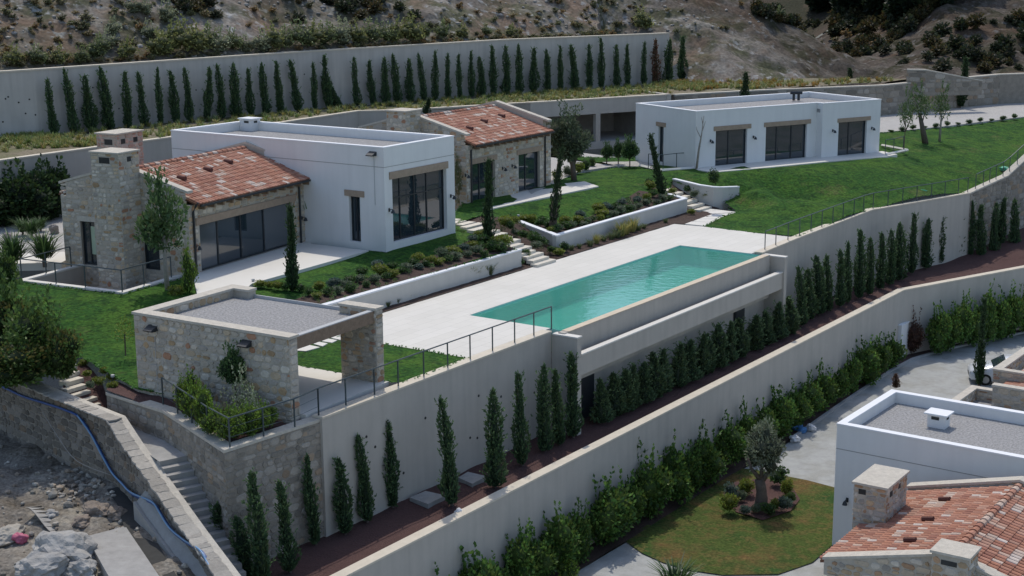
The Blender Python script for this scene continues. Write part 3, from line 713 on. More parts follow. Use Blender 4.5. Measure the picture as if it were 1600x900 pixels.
# stone wall behind the guest house
sw = [Vector((12.9, 114.9, 0)), Vector((20, 118.6, 0)), P(1378, 181, 2.0), P(1560, 163.5, 2.0), P(1720, 158, 2.0)]
swz = [4.75, 4.72, 4.6, 4.75, 4.8]
sw_o = wall_thing("stone_wall", sw, 1.0, swz, 0.5, "mortar_dark", "long grey stone wall behind the guest house and the upper road", "wall", 1, True, "stone_cap", over=.03, caph=.1)
for i in range(len(sw) - 2):
    a, b = sw[i], sw[i + 1]; d = Vector((b.x - a.x, b.y - a.y, 0)); L_ = d.length; d.normalize(); nn = Vector((d.y, -d.x, 0))
    za, zb = swz[i] - .12, swz[i + 1] - .12
    stone_mass(stones((a.x, a.y, 0), d, nn, L_, lambda s, za=za, zb=zb, L_=L_: za + (zb - za) * s / L_, 1.2, (.75, .42), pal=PAL_DARK, seed=60 + i, joint=.02), sw_o)
# small stone wall on the slope behind it
s3 = [Vector((30.5, 124.6, 0)), Vector((33.0, 123.6, 0)), Vector((37.5, 124.4, 0))]
s3z = [6.75, 6.05, 5.95]
s3a = P(1387, 95, 6.5); s3b = P(1417, 108, 5.75); s3c = P(1447, 108.5, 5.75); s3d = P(1535, 125, 4.75)
s3o = wall_thing("stone_wall", [s3b, s3c, s3d], [3.5, 3.5, 3.5], [5.75, 5.75, 4.75], 0.5, "mortar_dark", "short stepped stone wall at the foot of the spur on the hillside", "wall", 1, True, "stone_cap", over=.03, caph=.1)
for i, (a, b) in enumerate(((s3b, s3c), (s3c, s3d))):
    d = Vector((b.x - a.x, b.y - a.y, 0)); L_ = d.length; d.normalize(); nn = Vector((d.y, -d.x, 0))
    stone_mass(stones((a.x, a.y, 0), d, nn, L_, lambda s, a=a, b=b, L_=L_: a.z + (b.z - a.z) * s / L_ - .12, 3.8, (.7, .4), pal=PAL_DARK, seed=70 + i, joint=.02), s3o)

# hillside height
wn = Vector((-math.cos(R(50)), math.sin(R(50)), 0)); wp = bl[3]
ra, rb = P(1420, 103, 6.1), Vector((20.5, 139.5, 12.8))
def sw_dist(x, y):
    best = 1e9
    for a_, b_ in zip(sw[1:-1], sw[2:]):
        dx, dy = b_.x - a_.x, b_.y - a_.y; t = max(0, min(1, ((x - a_.x) * dx + (y - a_.y) * dy) / (dx * dx + dy * dy)))
        best = min(best, math.hypot(x - a_.x - dx * t, y - a_.y - dy * t))
    return best
def hill_h(x, y):
    d1 = (x - wp.x) * wn.x + (y - wp.y) * wn.y - 0.3
    h1 = 8.75 + 0.52 * d1
    d2 = y - 126.4 - 0.35 * max(0, x - 30)
    h2 = 4.75 + 0.62 * d2
    # back side of the spur, through its ridge line
    rx, ry = rb.x - ra.x, rb.y - ra.y; L_ = math.hypot(rx, ry); rx /= L_; ry /= L_
    t = (x - ra.x) * rx + (y - ra.y) * ry; d3 = (x - ra.x) * ry - (y - ra.y) * rx
    h3 = ra.z + (rb.z - ra.z) * t / L_ - 0.55 * max(0, d3) if d3 > 0 else 99
    r1 = 0.5 + 0.5 * noise.noise((x * .06, y * .06, 7))
    h = min(h1, h2, h3) if x > 8 else min(h1, h2 if x > 13 else h1)
    # the far slope beyond the little valley
    h4 = 4.5 + 0.30 * max(0, sw_dist(x, y) - 1.2) - 0.55 * max(0, 34 - x + (y - 128) * 0.45)
    h = max(h, h4)
    a = 0.9 * noise.noise((x * .11, y * .11, 1)) + 0.6 * noise.noise((x * .31, y * .31, 4)) + 0.34 * noise.noise((x * .8, y * .8, 9)) + 0.15 * noise.noise((x * 1.9, y * 1.9, 2))
    k = min(1, max(0.0, (min(d1, 6) - 0.2) / 3)) if x < 13 else min(1, max(0.15, d2 / 4))
    return h + a * k
mb = MB()
hp = [(p[0], p[1]) for p in shift(bl, 0.35)] + [(14.6, 128.6), (15.5, 125.6), (24, 124.4), (33, 123.2), (40, 127), (48, 133), (64, 138), (90, 150), (120, 210), (60, 260), (-120, 260), (-120, 60)]
# fine mesh where the photograph looks, coarse beyond
hpv = [(p[0], p[1]) for p in shift(bl, 0.35)] + [(14.8, 129.0), (15.5, 126.2), (24, 125.8), (31, 126), (36, 128.3)] + [(p[0], p[1]) for p in shift(sw, .9)[3:]] + [(68, 165), (50, 176), (0, 160), (-40, 130), (-62, 95)]
patch(mb, hpv, hill_h, 0.55, 0.3)
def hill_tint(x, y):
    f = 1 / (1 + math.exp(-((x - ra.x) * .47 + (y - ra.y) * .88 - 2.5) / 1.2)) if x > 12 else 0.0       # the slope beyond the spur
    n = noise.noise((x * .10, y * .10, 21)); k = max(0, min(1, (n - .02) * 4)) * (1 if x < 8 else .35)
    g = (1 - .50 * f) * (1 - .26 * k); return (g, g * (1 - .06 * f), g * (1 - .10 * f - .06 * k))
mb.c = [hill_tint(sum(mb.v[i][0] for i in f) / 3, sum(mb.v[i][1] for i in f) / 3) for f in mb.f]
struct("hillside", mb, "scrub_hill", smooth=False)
mb = MB(); patch(mb, [(62, 141), (68, 165), (50, 176), (0, 160), (-40, 130), (-62, 95), (-200, 20), (-260, 300), (0, 420), (260, 320), (160, 140)], lambda x, y: hill_h(x, y) - .05 + max(0, 0.25 * (y - 180)), 8.0, 0.2); struct("far_hillside", mb, "far_scrub")
# ================================================================== HOUSES
def face_frame(fr, side, at):
    """(origin function, e, n) of an upright face: side 'f' faces -b, 'l' faces -a, 'r' faces +a, 'b' faces +b; s runs along the face"""
    u = Vector((fr.u[0], fr.u[1], 0)); w_ = Vector((fr.w[0], fr.w[1], 0))
    if side == 'f': return (lambda s, z, d=0: fr.p(s, at - d, z)), u, -w_
    if side == 'l': return (lambda s, z, d=0: fr.p(at - d, s, z)), w_, -u
    if side == 'r': return (lambda s, z, d=0: fr.p(at + d, s, z)), w_, u
    return (lambda s, z, d=0: fr.p(s, at + d, z)), u, w_
def fbox(pf, s0, s1, z0, z1, d0, d1, m=None, col=None):
    """box on a face from depth d0 to d1 (outward positive)"""
    m = m or MB()
    c = [pf(s0, z0, d0), pf(s1, z0, d0), pf(s1, z0, d1), pf(s0, z0, d1)]
    t = [pf(s0, z1, d0), pf(s1, z1, d0), pf(s1, z1, d1), pf(s0, z1, d1)]
    a = (c[1] - c[0]).cross(c[2] - c[0]).z
    if a < 0: c.reverse(); t.reverse()
    m.hexa(c, t, col); return m
def glazing(house, pf, s0, s1, z0, z1, cols, rows=(), depth=0.22, name="sliding_door", glass="dark_glass", mats=None, bar=0.06):
    """recessed metal frame with its panes; cols/rows are the divisions in fractions"""
    f = MB()
    for (a, b, c, d) in ((s0, s0 + bar, z0, z1), (s1 - bar, s1, z0, z1), (s0 + bar, s1 - bar, z1 - bar, z1), (s0 + bar, s1 - bar, z0, z0 + bar)):
        fbox(pf, a, b, c, d, -depth, -depth + 0.08, f)
    xs = [0.0] + list(cols) + [1.0]; zs = [0.0] + list(rows) + [1.0]
    X = [s0 + (s1 - s0) * k for k in xs]; Z = [z0 + (z1 - z0) * k for k in zs]
    for x in X[1:-1]: fbox(pf, x - bar * .6, x + bar * .6, z0 + bar, z1 - bar, -depth, -depth + 0.075, f)
    for z in Z[1:-1]: fbox(pf, s0 + bar, s1 - bar, z - bar * .45, z + bar * .45, -depth, -depth + 0.07, f)
    fo = part(name, f, "dark_metal", house)
    i = 0
    for k in range(len(X) - 1):
        for j in range(len(Z) - 1):
            g = fbox(pf, X[k] + .03, X[k + 1] - .03, Z[j] + .03, Z[j + 1] - .03, -depth + .015 - 0.004 * (k % 2), -depth + 0.035 - 0.004 * (k % 2))
            mm = (mats or {}).get(k, glass)
            part("pane", g, mm, fo); i += 1
    return fo
def lintel(house, pf, s0, s1, z0, z1, m="lintel_wood", d=0.05):
    part("lintel", fbox(pf, s0, s1, z0, z1, -0.05, d), m, house)
def wall_lamp(house, pf, s, z, big=False):
    m = MB()
    if big:      # hooded flood lamp with its cable
        c = [pf(s - .22, z, 0), pf(s + .22, z, 0), pf(s + .22, z, .30), pf(s - .22, z, .30)]
        t = [pf(s - .22, z + .20, 0), pf(s + .22, z + .20, 0), pf(s + .20, z + .05, .34), pf(s - .20, z + .05, .34)]
        if (c[1] - c[0]).cross(c[2] - c[0]).z < 0: c.reverse(); t.reverse()
        m.hexa(c, t)
        lo = part("wall_lamp", m, "dark_metal", house)
        c = MB(); c.tube([pf(s - .05, z, .02), pf(s - .05, z - 2.4, .02)], .012, 5); part("conduit", c, "zinc", lo)
    else:        # bracket lamp: plate, arm, bell shade
        fbox(pf, s - .05, s + .05, z - .09, z + .09, 0.001, .03, m)
        m.tube([pf(s, z, .03), pf(s, z + .05, .16), pf(s, z + .02, .24)], .018, 6)
        m.tube([pf(s, z + .02, .24), pf(s, z - .04, .24), pf(s, z - .14, .24)], .045, 8, r1=.11)
        part("wall_lamp", m, "dark_metal", house)
def downpipe(house, pf, s, z0, z1):
    m = MB(); m.tube([pf(s + .05, z1 + .12, .34), pf(s + .03, z1 - .05, .20), pf(s, z1 - .30, .07), pf(s, z0, .07)], .055, 7)
    part("downpipe", m, "dark_metal", house)
def wall_block(fr, a0, a1, b0, b1, z0, ztop, t, opens, skip=''):
    """four walls of thickness t round a rectangle with rectangular openings; opens: {side: [(s0, s1, z0, z1)]}; ztop(side, s)->height"""
    m = MB()
    for side in 'flrb':
        if side in skip: continue
        at = {'f': b0, 'b': b1, 'l': a0, 'r': a1}[side]; pf, e, n = face_frame(fr, side, at)
        s0, s1 = (a0, a1) if side in 'fb' else (b0 + t, b1 - t)
        cuts = sorted(opens.get(side, []))
        xs = [s0]; 
        brk = sorted(set([s0, s1] + [c[0] for c in cuts] + [c[1] for c in cuts] + ([(b0 + b1) / 2] if side in 'lr' else [])))
        for x0, x1 in zip(brk[:-1], brk[1:]):
            mid_ = (x0 + x1) / 2; o = [c for c in cuts if c[0] < mid_ < c[1]]
            segs = [(z0, None)] if not o else [(z0, o[0][2]), (o[0][3], None)]
            for za, zb in segs:
                if zb is not None and zb - za < 0.01: continue
                ta = ztop(side, x0) if zb is None else zb; tb = ztop(side, x1) if zb is None else zb
                c = [pf(x0, za, 0), pf(x1, za, 0), pf(x1, za, -t), pf(x0, za, -t)]
                tt = [pf(x0, ta, 0), pf(x1, tb, 0), pf(x1, tb, -t), pf(x0, ta, -t)]
                if (c[1] - c[0]).cross(c[2] - c[0]).z < 0: c.reverse(); tt.reverse()
                m.hexa(c, tt)
    return m
# ------------------------------------------------------------------ clay roof tiles
CLAY = [(0.37, 0.168, 0.105)] * 5 + [(0.40, 0.195, 0.13)] * 4 + [(0.325, 0.142, 0.095)] * 3 + [(0.42, 0.235, 0.165)] * 2
PALE = [(0.52, 0.40, 0.32), (0.56, 0.47, 0.40), (0.47, 0.33, 0.25)]
def tile_shape(w=.205, l=.44, h=.075):
    vs = []
    for k, (yy, rw, hh) in enumerate(((0, .5, 1.0), (l, .42, .8))):
        for i in range(6):
            a = math.pi * i / 5
            vs.append((-math.cos(a) * w * rw, yy, math.sin(a) * h * hh + (0.016 if k == 0 else 0.0)))
    fs = [(i, i + 1, 7 + i, 6 + i) for i in range(5)] + [(5, 4, 3, 2, 1, 0)]
    return vs, [tuple(reversed(f)) for f in fs]
def tile_field(fr, a0, a1, be, ze_, br, zr, pitch=.232, row=.36, seed=1, patchy=0.13):
    """tiles from the eave (be, ze_) up to the ridge (br, zr); yields (matrix, colour, centre)"""
    r = random.Random(seed); sgn = 1 if br > be else -1
    run = abs(br - be); ln = math.hypot(run, zr - ze_); nrow = int(ln / row); ncol = int((a1 - a0) / pitch)
    up = (fr.p(0, sgn * run / ln, (zr - ze_) / ln) - fr.p(0, 0, 0)); ac = (fr.p(1, 0, 0) - fr.p(0, 0, 0)) * sgn; nn = ac.cross(up)
    if nn.z < 0: ac = -ac; nn = ac.cross(up)
    out = []
    for i in range(ncol + 1):
        a = a0 + (a1 - a0) * (i + .5) / (ncol + 1)
        for j in range(nrow + 1):
            t = (j * ln / (nrow + 1) + r.uniform(-.012, .012)) / ln
            if j == 0: t = -0.03 / ln
            o = fr.p(a, be + (br - be) * t, ze_ + (zr - ze_) * t)
            n2 = noise.noise((a * .9, t * ln * 1.3, seed)) + .9 * noise.noise((a * 1.9, t * ln * 3.1, seed + 3))
            pale = n2 > 0.40 and r.random() < .62 or r.random() < patchy * .45
            c = r.choice(PALE if pale else CLAY); g = r.uniform(.88, 1.14); c = tuple(x * g for x in c)
            rz = r.uniform(-.02, .02)
            x = (ac + up * rz).normalized(); y = (up - ac * rz).normalized()
            M = Matrix(((x.x, y.x, nn.x, o.x), (x.y, y.y, nn.y, o.y), (x.z, y.z, nn.z, o.z), (0, 0, 0, 1)))
            out.append((M, c, o))
    return out
def tile_mesh_add(mb, M, c, shape):
    mb.add([M @ Vector(v) for v in shape[0]], shape[1], c)
def ridge_tiles(fr, a0, a1, b, z, mb, seed):
    r = random.Random(seed); n = int((a1 - a0) / .38)
    for i in range(n):
        a = a0 + (a1 - a0) * i / n; ll = (a1 - a0) / n * 1.12; c = r.choice(CLAY + PALE + PALE)
        vs = []
        for k, (aa, rr, dz) in enumerate(((a, .15, .03), (a + ll, .125, 0))):
            for q in range(6):
                t = math.pi * q / 5; vs.append(fr.p(aa, b - math.cos(t) * rr, z + dz + math.sin(t) * rr * .85 - .03))
        mb.add(vs, [(i_, i_ + 1, 7 + i_, 6 + i_) for i_ in range(5)] + [(5, 4, 3, 2, 1, 0)], c)
def cap_slab(fr, pts, z0, z1):
    m = MB(); m.prism([fr.p(a, b) for a, b in pts], z0, z1); return m
def raked_cap(fr, a0, a1, prof, th=.11):
    """coping along a gable: prof = [(b, z), ...]"""
    m = MB()
    for (b0, z0), (b1, z1) in zip(prof[:-1], prof[1:]):
        c = [fr.p(a0, b0, z0), fr.p(a1, b0, z0), fr.p(a1, b1, z1), fr.p(a0, b1, z1)]
        m.hexa(c, [p + Vector((0, 0, th)) for p in c])
    return m
def chimney(fr, a0, a1, b0, b1, z0, z1, parent, seed, pal=PAL_WARM, size=(.34, .2), piece=False, holes=None, cap=.07, over=.07):
    """stone chimney shaft under a slab, with smoke slots"""
    c = MB(); c.box(fr, a0, a1, b0, b1, z0, z1); ch = part("chimney", c, "mortar", parent)
    hl = holes or []
    lst = []
    for side, at, s0, s1 in (('f', b0, a0, a1), ('l', a0, b0, b1), ('r', a1, b0, b1), ('b', b1, a0, a1)):
        pf, e, n = face_frame(fr, side, at)
        ops = [(x - s0, y - s0, p, q) for (sd, x, y, p, q) in hl if sd == side]
        lst += stones(pf(s0, 0), e, n, s1 - s0, lambda s: z1, z0, size, ops, pal, seed=seed + ord(side), proud=.02)
    for (sd, x, y, p, q) in hl:
        at = {'f': b0, 'l': a0, 'r': a1, 'b': b1}[sd]; pf, e, n = face_frame(fr, sd, at); part("smoke_slot", fbox(pf, x, y, p, q, .001, .012), "recess_dark", ch)
    part("cap_slab", cap_slab(fr, [(a0 - over, b0 - over), (a1 + over, b0 - over), (a1 + over, b1 + over), (a0 - over, b1 + over)], z1 - .003, z1 + cap), "stone_cap", ch)
    return ch, lst

# ---------------------------------------------------------------- stone house with big sliding doors (front left)
hA = thing("stone_house", FA.p(51, 42.2, 1.2), "stone house with red tiled roof, tall chimney and a wide wall of sliding glass doors", "house")
a0, a1, b0, b1, zb = 50.95, 60.6, 42.2, 49.7, -1.6
def gab(bm, zf, zr, zk):
    def t(side, s):
        if side in 'fb': return zf
        return zf + (zr - zf) * (1 - abs(s - bm) / bm_half) if False else 0
    return t
bm = (b0 + b1) / 2
zt_eave, zt_gab, zt_ridge = 4.45, 5.02, 6.02
def ztA(side, s):
    if side in 'fb': return zt_eave
    return zt_gab + (zt_ridge - zt_gab) * (1 - abs(s - bm) / (bm - b0))
gzl = FA.ab(onv(125, 380, FA.p(51, 45), FA.az - 90)); 
def on_l(px, py, fr, a):            # (b, z) of a survey point on the face a = const
    q = onv(px, py, fr.p(a, 0), fr.az - 90); return fr.ab(q)[1], q.z
def on_f(px, py, fr, b):
    q = onv(px, py, fr.p(0, b), fr.az); return fr.ab(q)[0], q.z
dl0, dz1 = on_l(125, 345, FA, a0); dl1, _ = on_l(147, 345, FA, a0); _, dz0 = on_l(137, 418, FA, a0)
wl0, wz1 = on_l(222, 360, FA, a0); wl1, wz1 = on_l(247, 362, FA, a0); wz0 = 1.35
opA = {'f': [(51.70, 58.95, 1.32, 3.48)], 'l': [(min(dl0, dl1), max(dl0, dl1), max(1.25, dz0), dz1), (min(wl0, wl1), max(wl0, wl1), wz0, 3.3)]}
part("wall", wall_block(FA, a0, a1, b0, b1, zb, ztA, .35, opA), "mortar", hA)
pf, e, n = face_frame(FA, 'f', b0); pl, el, nl = face_frame(FA, 'l', a0); pr, er, nr = face_frame(FA, 'r', a1)
L1 = stones(pf(a0, 0), e, n, a1 - a0, lambda s: zt_eave, 0.6, (.32, .19), [(51.70 - a0, 58.95 - a0, 1.25, 3.48), (51.45 - a0, 59.2 - a0, 3.48, 3.82)], PAL_WARM, seed=3, proud=.02)
ol = [(c[0] - b0, c[1] - b0, c[2], c[3]) for c in opA['l']] + [(c[0] - b0 - .15, c[1] - b0 + .15, c[3], c[3] + .24) for c in opA['l'][:1]]
L2 = stones(pl(b0, 0), el, nl, b1 - b0, lambda s: ztA('l', b0 + s), -1.5, (.33, .20), ol, PAL_GREY, seed=4, proud=.02)
L3 = stones(pr(b0, 0), er, nr, b1 - b0, lambda s: ztA('r', b0 + s), 1.0, (.34, .2), (), PAL_WARM, seed=5, proud=.02)
stone_mass(L1 + L3, hA)
chA, LcA = chimney(FA, 49.62, 50.98, 44.85, 46.45, -1.55, 6.80, hA, 11, PAL_GREY, (.32, .2), holes=[('l', 45.35, 45.95, 6.35, 6.62), ('f', 50.2, 50.45, 6.4, 6.62)])
stone_mass(LcA, hA)
stone_parts(L2, hA, 290)
glazing(hA, pf, 51.70, 58.95, 1.32, 3.48, (.2, .44, .69), (), .22, mats={3: "pale_glass", 0: "pale_glass"}, bar=.07)
lintel(hA, pf, 51.45, 59.2, 3.482, 3.82, "lintel_wood")
c = opA['l'][0]; glazing(hA, pl, c[0], c[1], c[2], c[3], (.5,), (), .2, "glass_door"); part("lintel", fbox(pl, c[0] - .15, c[1] + .15, c[3] + .002, c[3] + .24, -.05, .035), "stone_cap", hA)
m = fbox(pl, c[0] + (c[1] - c[0]) * .0 + .08, c[0] + (c[1] - c[0]) * .46, c[2] + .5, c[3] - .25, -.165, -.16); part("curtain", m, "curtain", hA)
c = opA['l'][1]; glazing(hA, pl, c[0], c[1], c[2], c[3], (), (), .2, "window")
for s in (51.35, 59.65): wall_lamp(hA, pf, s, 2.55)
downpipe(hA, pf, 51.25, 1.3, zt_eave); downpipe(hA, pf, 59.45, 1.3, zt_eave)
ro = MB()
ye, zeA = b0 - .42, 4.50; yr, zrA = bm, 5.78
ro.hexa([FA.p(a0 + .3, ye, zeA - .09), FA.p(a1 - .3, ye, zeA - .09), FA.p(a1 - .3, yr, zrA - .09), FA.p(a0 + .3, yr, zrA - .09)], [FA.p(a0 + .3, ye, zeA), FA.p(a1 - .3, ye, zeA), FA.p(a1 - .3, yr, zrA), FA.p(a0 + .3, yr, zrA)])
ro.hexa([FA.p(a0 + .3, yr, zrA - .09), FA.p(a1 - .3, yr, zrA - .09), FA.p(a1 - .3, b1 + .4, zeA - .09), FA.p(a0 + .3, b1 + .4, zeA - .09)], [FA.p(a0 + .3, yr, zrA), FA.p(a1 - .3, yr, zrA), FA.p(a1 - .3, b1 + .4, zeA), FA.p(a0 + .3, b1 + .4, zeA)])
rfA = part("roof", ro, "roof_under", hA)
TS = tile_shape()
tm = MB()
for M, c, o in tile_field(FA, a0 + .34, a1 - .36, ye, zeA + .005, yr, zrA + .005, seed=21): tile_mesh_add(tm, M, c, TS)
part("roof_tiles", tm, "roof_clay", rfA, kind="stuff")
tm = MB()
for M, c, o in tile_field(FA, a0 + .34, a1 - .36, b1 + .4, zeA + .005, yr, zrA + .005, pitch=.3, row=.44, seed=22): tile_mesh_add(tm, M, c, TS)
ridge_tiles(FA, a0 + .35, a1 - .36, yr, zrA + .06, tm, 5)
part("ridge_tiles", tm, "roof_clay", rfA, kind="stuff")
for k, (aa, tt) in enumerate(((53.0, .55), (55.3, .62), (57.3, .7), (52.2, .3))[:3]):      # vent tiles
    o = FA.p(aa, ye + (yr - ye) * tt, zeA + (zrA - zeA) * tt + .06); m = MB()
    m.tube([o + Vector((FA.w[0] * .28, FA.w[1] * .28, .10)), o + Vector((-FA.w[0] * .16, -FA.w[1] * .16, .06))], .11, 8, (.12, .05, .04)); part("vent_tile", m, "roof_clay", rfA)
for aa, nm in ((a0 - .03, 'l'), (a1 - .36, 'r')):
    part("gable_coping", raked_cap(FA, aa, aa + .40, [(b0 - .05, ztA('l', b0)), (bm, zt_ridge), (b1 + .05, ztA('l', b1))]), "stone_cap", hA)
fa = MB(); fa.box(FA, a0 + .35, a1 - .35, ye - .10, ye - .02, zeA - .10, zeA - .01); part("gutter", fa, "dark_metal", rfA)
for i in range(13):
    aa = a0 + .75 + i * (a1 - a0 - 1.5) / 12; m = MB(); m.box(FA, aa - .05, aa + .05, ye + .02, b0 + .01, zeA - .28, zeA - .11); part("rafter_end", m, "beam_wood", rfA)
# rear chimney of the same house
ch2, Lc2 = chimney(FA, 55.0, 56.9, 49.72, 51.0, 1.0, 6.86, hA, 13, PAL_PINK, (.34, .2), holes=[('l', 50.0, 50.5, 6.35, 6.62), ('f', 55.3, 55.6, 6.38, 6.62), ('f', 56.2, 56.5, 6.38, 6.62)])
stone_mass(Lc2, hA)
# light well with its curb and railing
well = thing("light_well", FA.p(47, 42.8, 1.2), "sunken light well with pale curb at the foot of the stone house chimney", "light well")
wq = [(47.0, 48.76), (47.0, 42.75), (50.9, 42.6), (50.9, 48.6)]
m = MB()
for (x0, x1, y0, y1) in ((47.0, 47.25, 42.7, 48.76), (47.25, 50.94, 42.7, 42.95), (47.25, 50.94, 48.5, 48.76)): m.box(FA, x0, x1, y0, y1, -1.6, 1.19)
part("well_wall", m, "beige_plaster", well)
m = MB()
for (x0, x1, y0, y1) in ((46.96, 47.27, 42.66, 48.8), (47.27, 50.9, 42.66, 42.97), (47.27, 50.9, 48.48, 48.8)): m.box(FA, x0, x1, y0, y1, 1.191, 1.27)
part("curb", m, "deck_stone", well)
m = MB(); m.box(FA, 47.2, 50.95, 42.9, 48.6, -1.75, -1.6); part("floor", m, "lintel_wood", well)

# ---------------------------------------------------------------- white flat-roofed house with the tall window
def flat_roof(house, fr, a0, a1, b0, b1, z1, zg, t=.26, capm="white_cap"):
    m = MB(); m.box(fr, a0 + t, a1 - t, b0 + t, b1 - t, zg - .2, zg); part("roof_gravel", m, "roof_gravel", house)
    m = MB()
    for (x0, x1, y0, y1) in ((a0 - .02, a1 + .02, b0 - .02, b0 + t), (a0 - .02, a1 + .02, b1 - t, b1 + .02), (a0 - .02, a0 + t, b0 + t, b1 - t), (a1 - t, a1 + .02, b0 + t, b1 - t)):
        m.box(fr, x0, x1, y0, y1, z1, z1 + .06)
    part("parapet_coping", m, capm, house)
hB = thing("white_house", FB.p(53.9, 44.5, 1.4), "white flat-roofed house with a tall gridded window between the two stone houses", "house")
a0, a1, b0, b1, zb, zt = 53.80, 59.42, 44.5, 59.1, 0.9, 6.34
w0, _ = on_f(613, 300, FB, b0); w1, _ = on_f(698, 300, FB, b0); _, wz0 = on_f(614, 379, FB, b0); _, wz1 = on_f(612, 280, FB, b0)
d0, dz1 = on_l(545, 306, FB, a0); d1, _ = on_l(562, 306, FB, a0); _, dz0 = on_l(553, 377, FB, a0)
opB = {'f': [(w0, w1, wz0, wz1)], 'l': [(min(d0, d1), max(d0, d1), dz0, dz1)]}
part("wall", wall_block(FB, a0, a1, b0, b1, zb, lambda s, x: zt, .3, opB), "white_plaster", hB)
flat_roof(hB, FB, a0, a1, b0, b1, zt, zt - .42)
pf, e, n = face_frame(FB, 'f', b0); pl, el, nl = face_frame(FB, 'l', a0)
glazing(hB, pf, w0, w1, wz0, wz1, (.19, .45, .68), (.68,), .28, "window", bar=.06)
lintel(hB, pf, w0 - .22, w1 + .12, wz1 + .002, wz1 + .36)
glazing(hB, pl, min(d0, d1), max(d0, d1), dz0, dz1, (.5,), (), .24, "glass_door")
lintel(hB, pl, min(d0, d1) - .3, max(d0, d1) + .25, dz1 + .002, dz1 + .30)
q = on_f(608, 328, FB, b0); wall_lamp(hB, pf, q[0], q[1]); q = on_f(705, 306, FB, b0); wall_lamp(hB, pf, q[0] - .05, q[1])
q = on_l(583, 243, FB, a0); wall_lamp(hB, pl, q[0], q[1], True)
m = MB(); m.box(FB, a0 - .006, a1, b0 - .006, b0, zt - .93, zt - .90); m.box(FB, a0 - .006, a0, b0, b1, zt - .93, zt - .90); part("shadow_joint", m, "concrete", hB)
cx = P(391, 203, zt - .4); ca, cb = FB.ab(cx)
m = MB(); m.box(FB, ca - .35, ca + .35, cb - .45, cb + .45, zt - .43, zt + .22); cb_ = part("roof_vent", m, "white_plaster", hB)
m = MB(); m.box(FB, ca - .42, ca + .42, cb - .52, cb + .52, zt + .221, zt + .28); part("vent_cap", m, "white_cap", cb_)
m = MB(); m.box(FB, ca - .357, ca + .1, cb - .25, cb + .1, zt + .02, zt + .14); m.box(FB, ca - .15, ca + .12, cb - .457, cb + .2, zt + .02, zt + .14); part("vent_opening", m, "recess_dark", cb_)

# ---------------------------------------------------------------- second stone house behind
hC = thing("stone_house", FC.p(66.9, 48, 1.5), "smaller stone house with red tiled roof and two dark glass doors, behind the white house", "house")
a0, a1, b0, b1, zb = 66.9, 75.85, 48.0, 55.8, 0.8
bm = (b0 + b1) / 2; zt_eave, zt_gab, zt_ridge = 4.85, 5.42, 6.42
def ztC(side, s):
    if side in 'fb': return zt_eave
    return zt_gab + (zt_ridge - zt_gab) * (1 - abs(s - bm) / (bm - b0))
dd = [(67.42, 69.75), (72.25, 74.58)]
opC = {'f': [(x0, x1, 1.5, 3.75) for x0, x1 in dd]}
part("wall", wall_block(FC, a0, a1, b0, b1, zb, ztC, .35, opC), "mortar", hC)
pf, e, n = face_frame(FC, 'f', b0); pl, el, nl = face_frame(FC, 'l', a0); pr, er, nr = face_frame(FC, 'r', a1)
ops = [(x0 - a0, x1 - a0, 1.4, 3.75) for x0, x1 in dd] + [(x0 - a0 - .2, x1 - a0 + .2, 3.75, 4.05) for x0, x1 in dd]
stone_mass(stones(pf(a0, 0), e, n, a1 - a0, lambda s: zt_eave, 1.3, (.34, .21), ops, PAL_GREY, seed=31, proud=.02) +
           stones(pl(b0, 0), el, nl, b1 - b0, lambda s: ztC('l', b0 + s), 1.2, (.34, .21), (), PAL_WARM, seed=32, proud=.02) +
           stones(pr(b0, 0), er, nr, b1 - b0, lambda s: ztC('l', b0 + s), 1.2, (.36, .22), (), PAL_GREY, seed=33, proud=.02), hC)
for x0, x1 in dd:
    glazing(hC, pf, x0, x1, 1.5, 3.75, (.42,), (), .24); lintel(hC, pf, x0 - .2, x1 + .2, 3.752, 4.05)
for px, py in ((727, 274), (800, 259), (785, 263)): q = on_f(px, py, FC, b0); wall_lamp(hC, pf, q[0], q[1])
downpipe(hC, pf, 67.3, 1.5, zt_eave); downpipe(hC, pf, 75.1, 1.5, zt_eave)
ye, zeC = b0 - .42, 4.88; yr, zrC = bm, 6.17
ro = MB()
for y0_, y1_ in ((ye, yr), (b1 + .4, yr)):
    q = [FC.p(a0 + .3, y0_, zeC), FC.p(a1 - .3, y0_, zeC), FC.p(a1 - .3, y1_, zrC), FC.p(a0 + .3, y1_, zrC)]
    if y0_ > y1_: q.reverse()
    ro.hexa([p - Vector((0, 0, .09)) for p in q], q)
rfC = part("roof", ro, "roof_under", hC)
tm = MB()
for M, c, o in tile_field(FC, a0 + .34, a1 - .36, ye, zeC + .005, yr, zrC + .005, seed=41): tile_mesh_add(tm, M, c, TS)
part("roof_tiles", tm, "roof_clay", rfC, kind="stuff")
tm = MB(); ridge_tiles(FC, a0 + .35, a1 - .36, yr, zrC + .06, tm, 6)
for M, c, o in tile_field(FC, a0 + .34, a1 - .36, b1 + .4, zeC + .005, yr, zrC + .005, pitch=.4, row=.5, seed=42): tile_mesh_add(tm, M, c, TS)
part("ridge_tiles", tm, "roof_clay", rfC, kind="stuff")
for aa, tt in ((69.3, .42), (71.6, .55), (73.9, .62)):
    o = FC.p(aa, ye + (yr - ye) * tt, zeC + (zrC - zeC) * tt + .06); m = MB()
    m.tube([o + Vector((FC.w[0] * .28, FC.w[1] * .28, .10)), o + Vector((-FC.w[0] * .16, -FC.w[1] * .16, .06))], .11, 8, (.12, .05, .04)); part("vent_tile", m, "roof_clay", rfC)
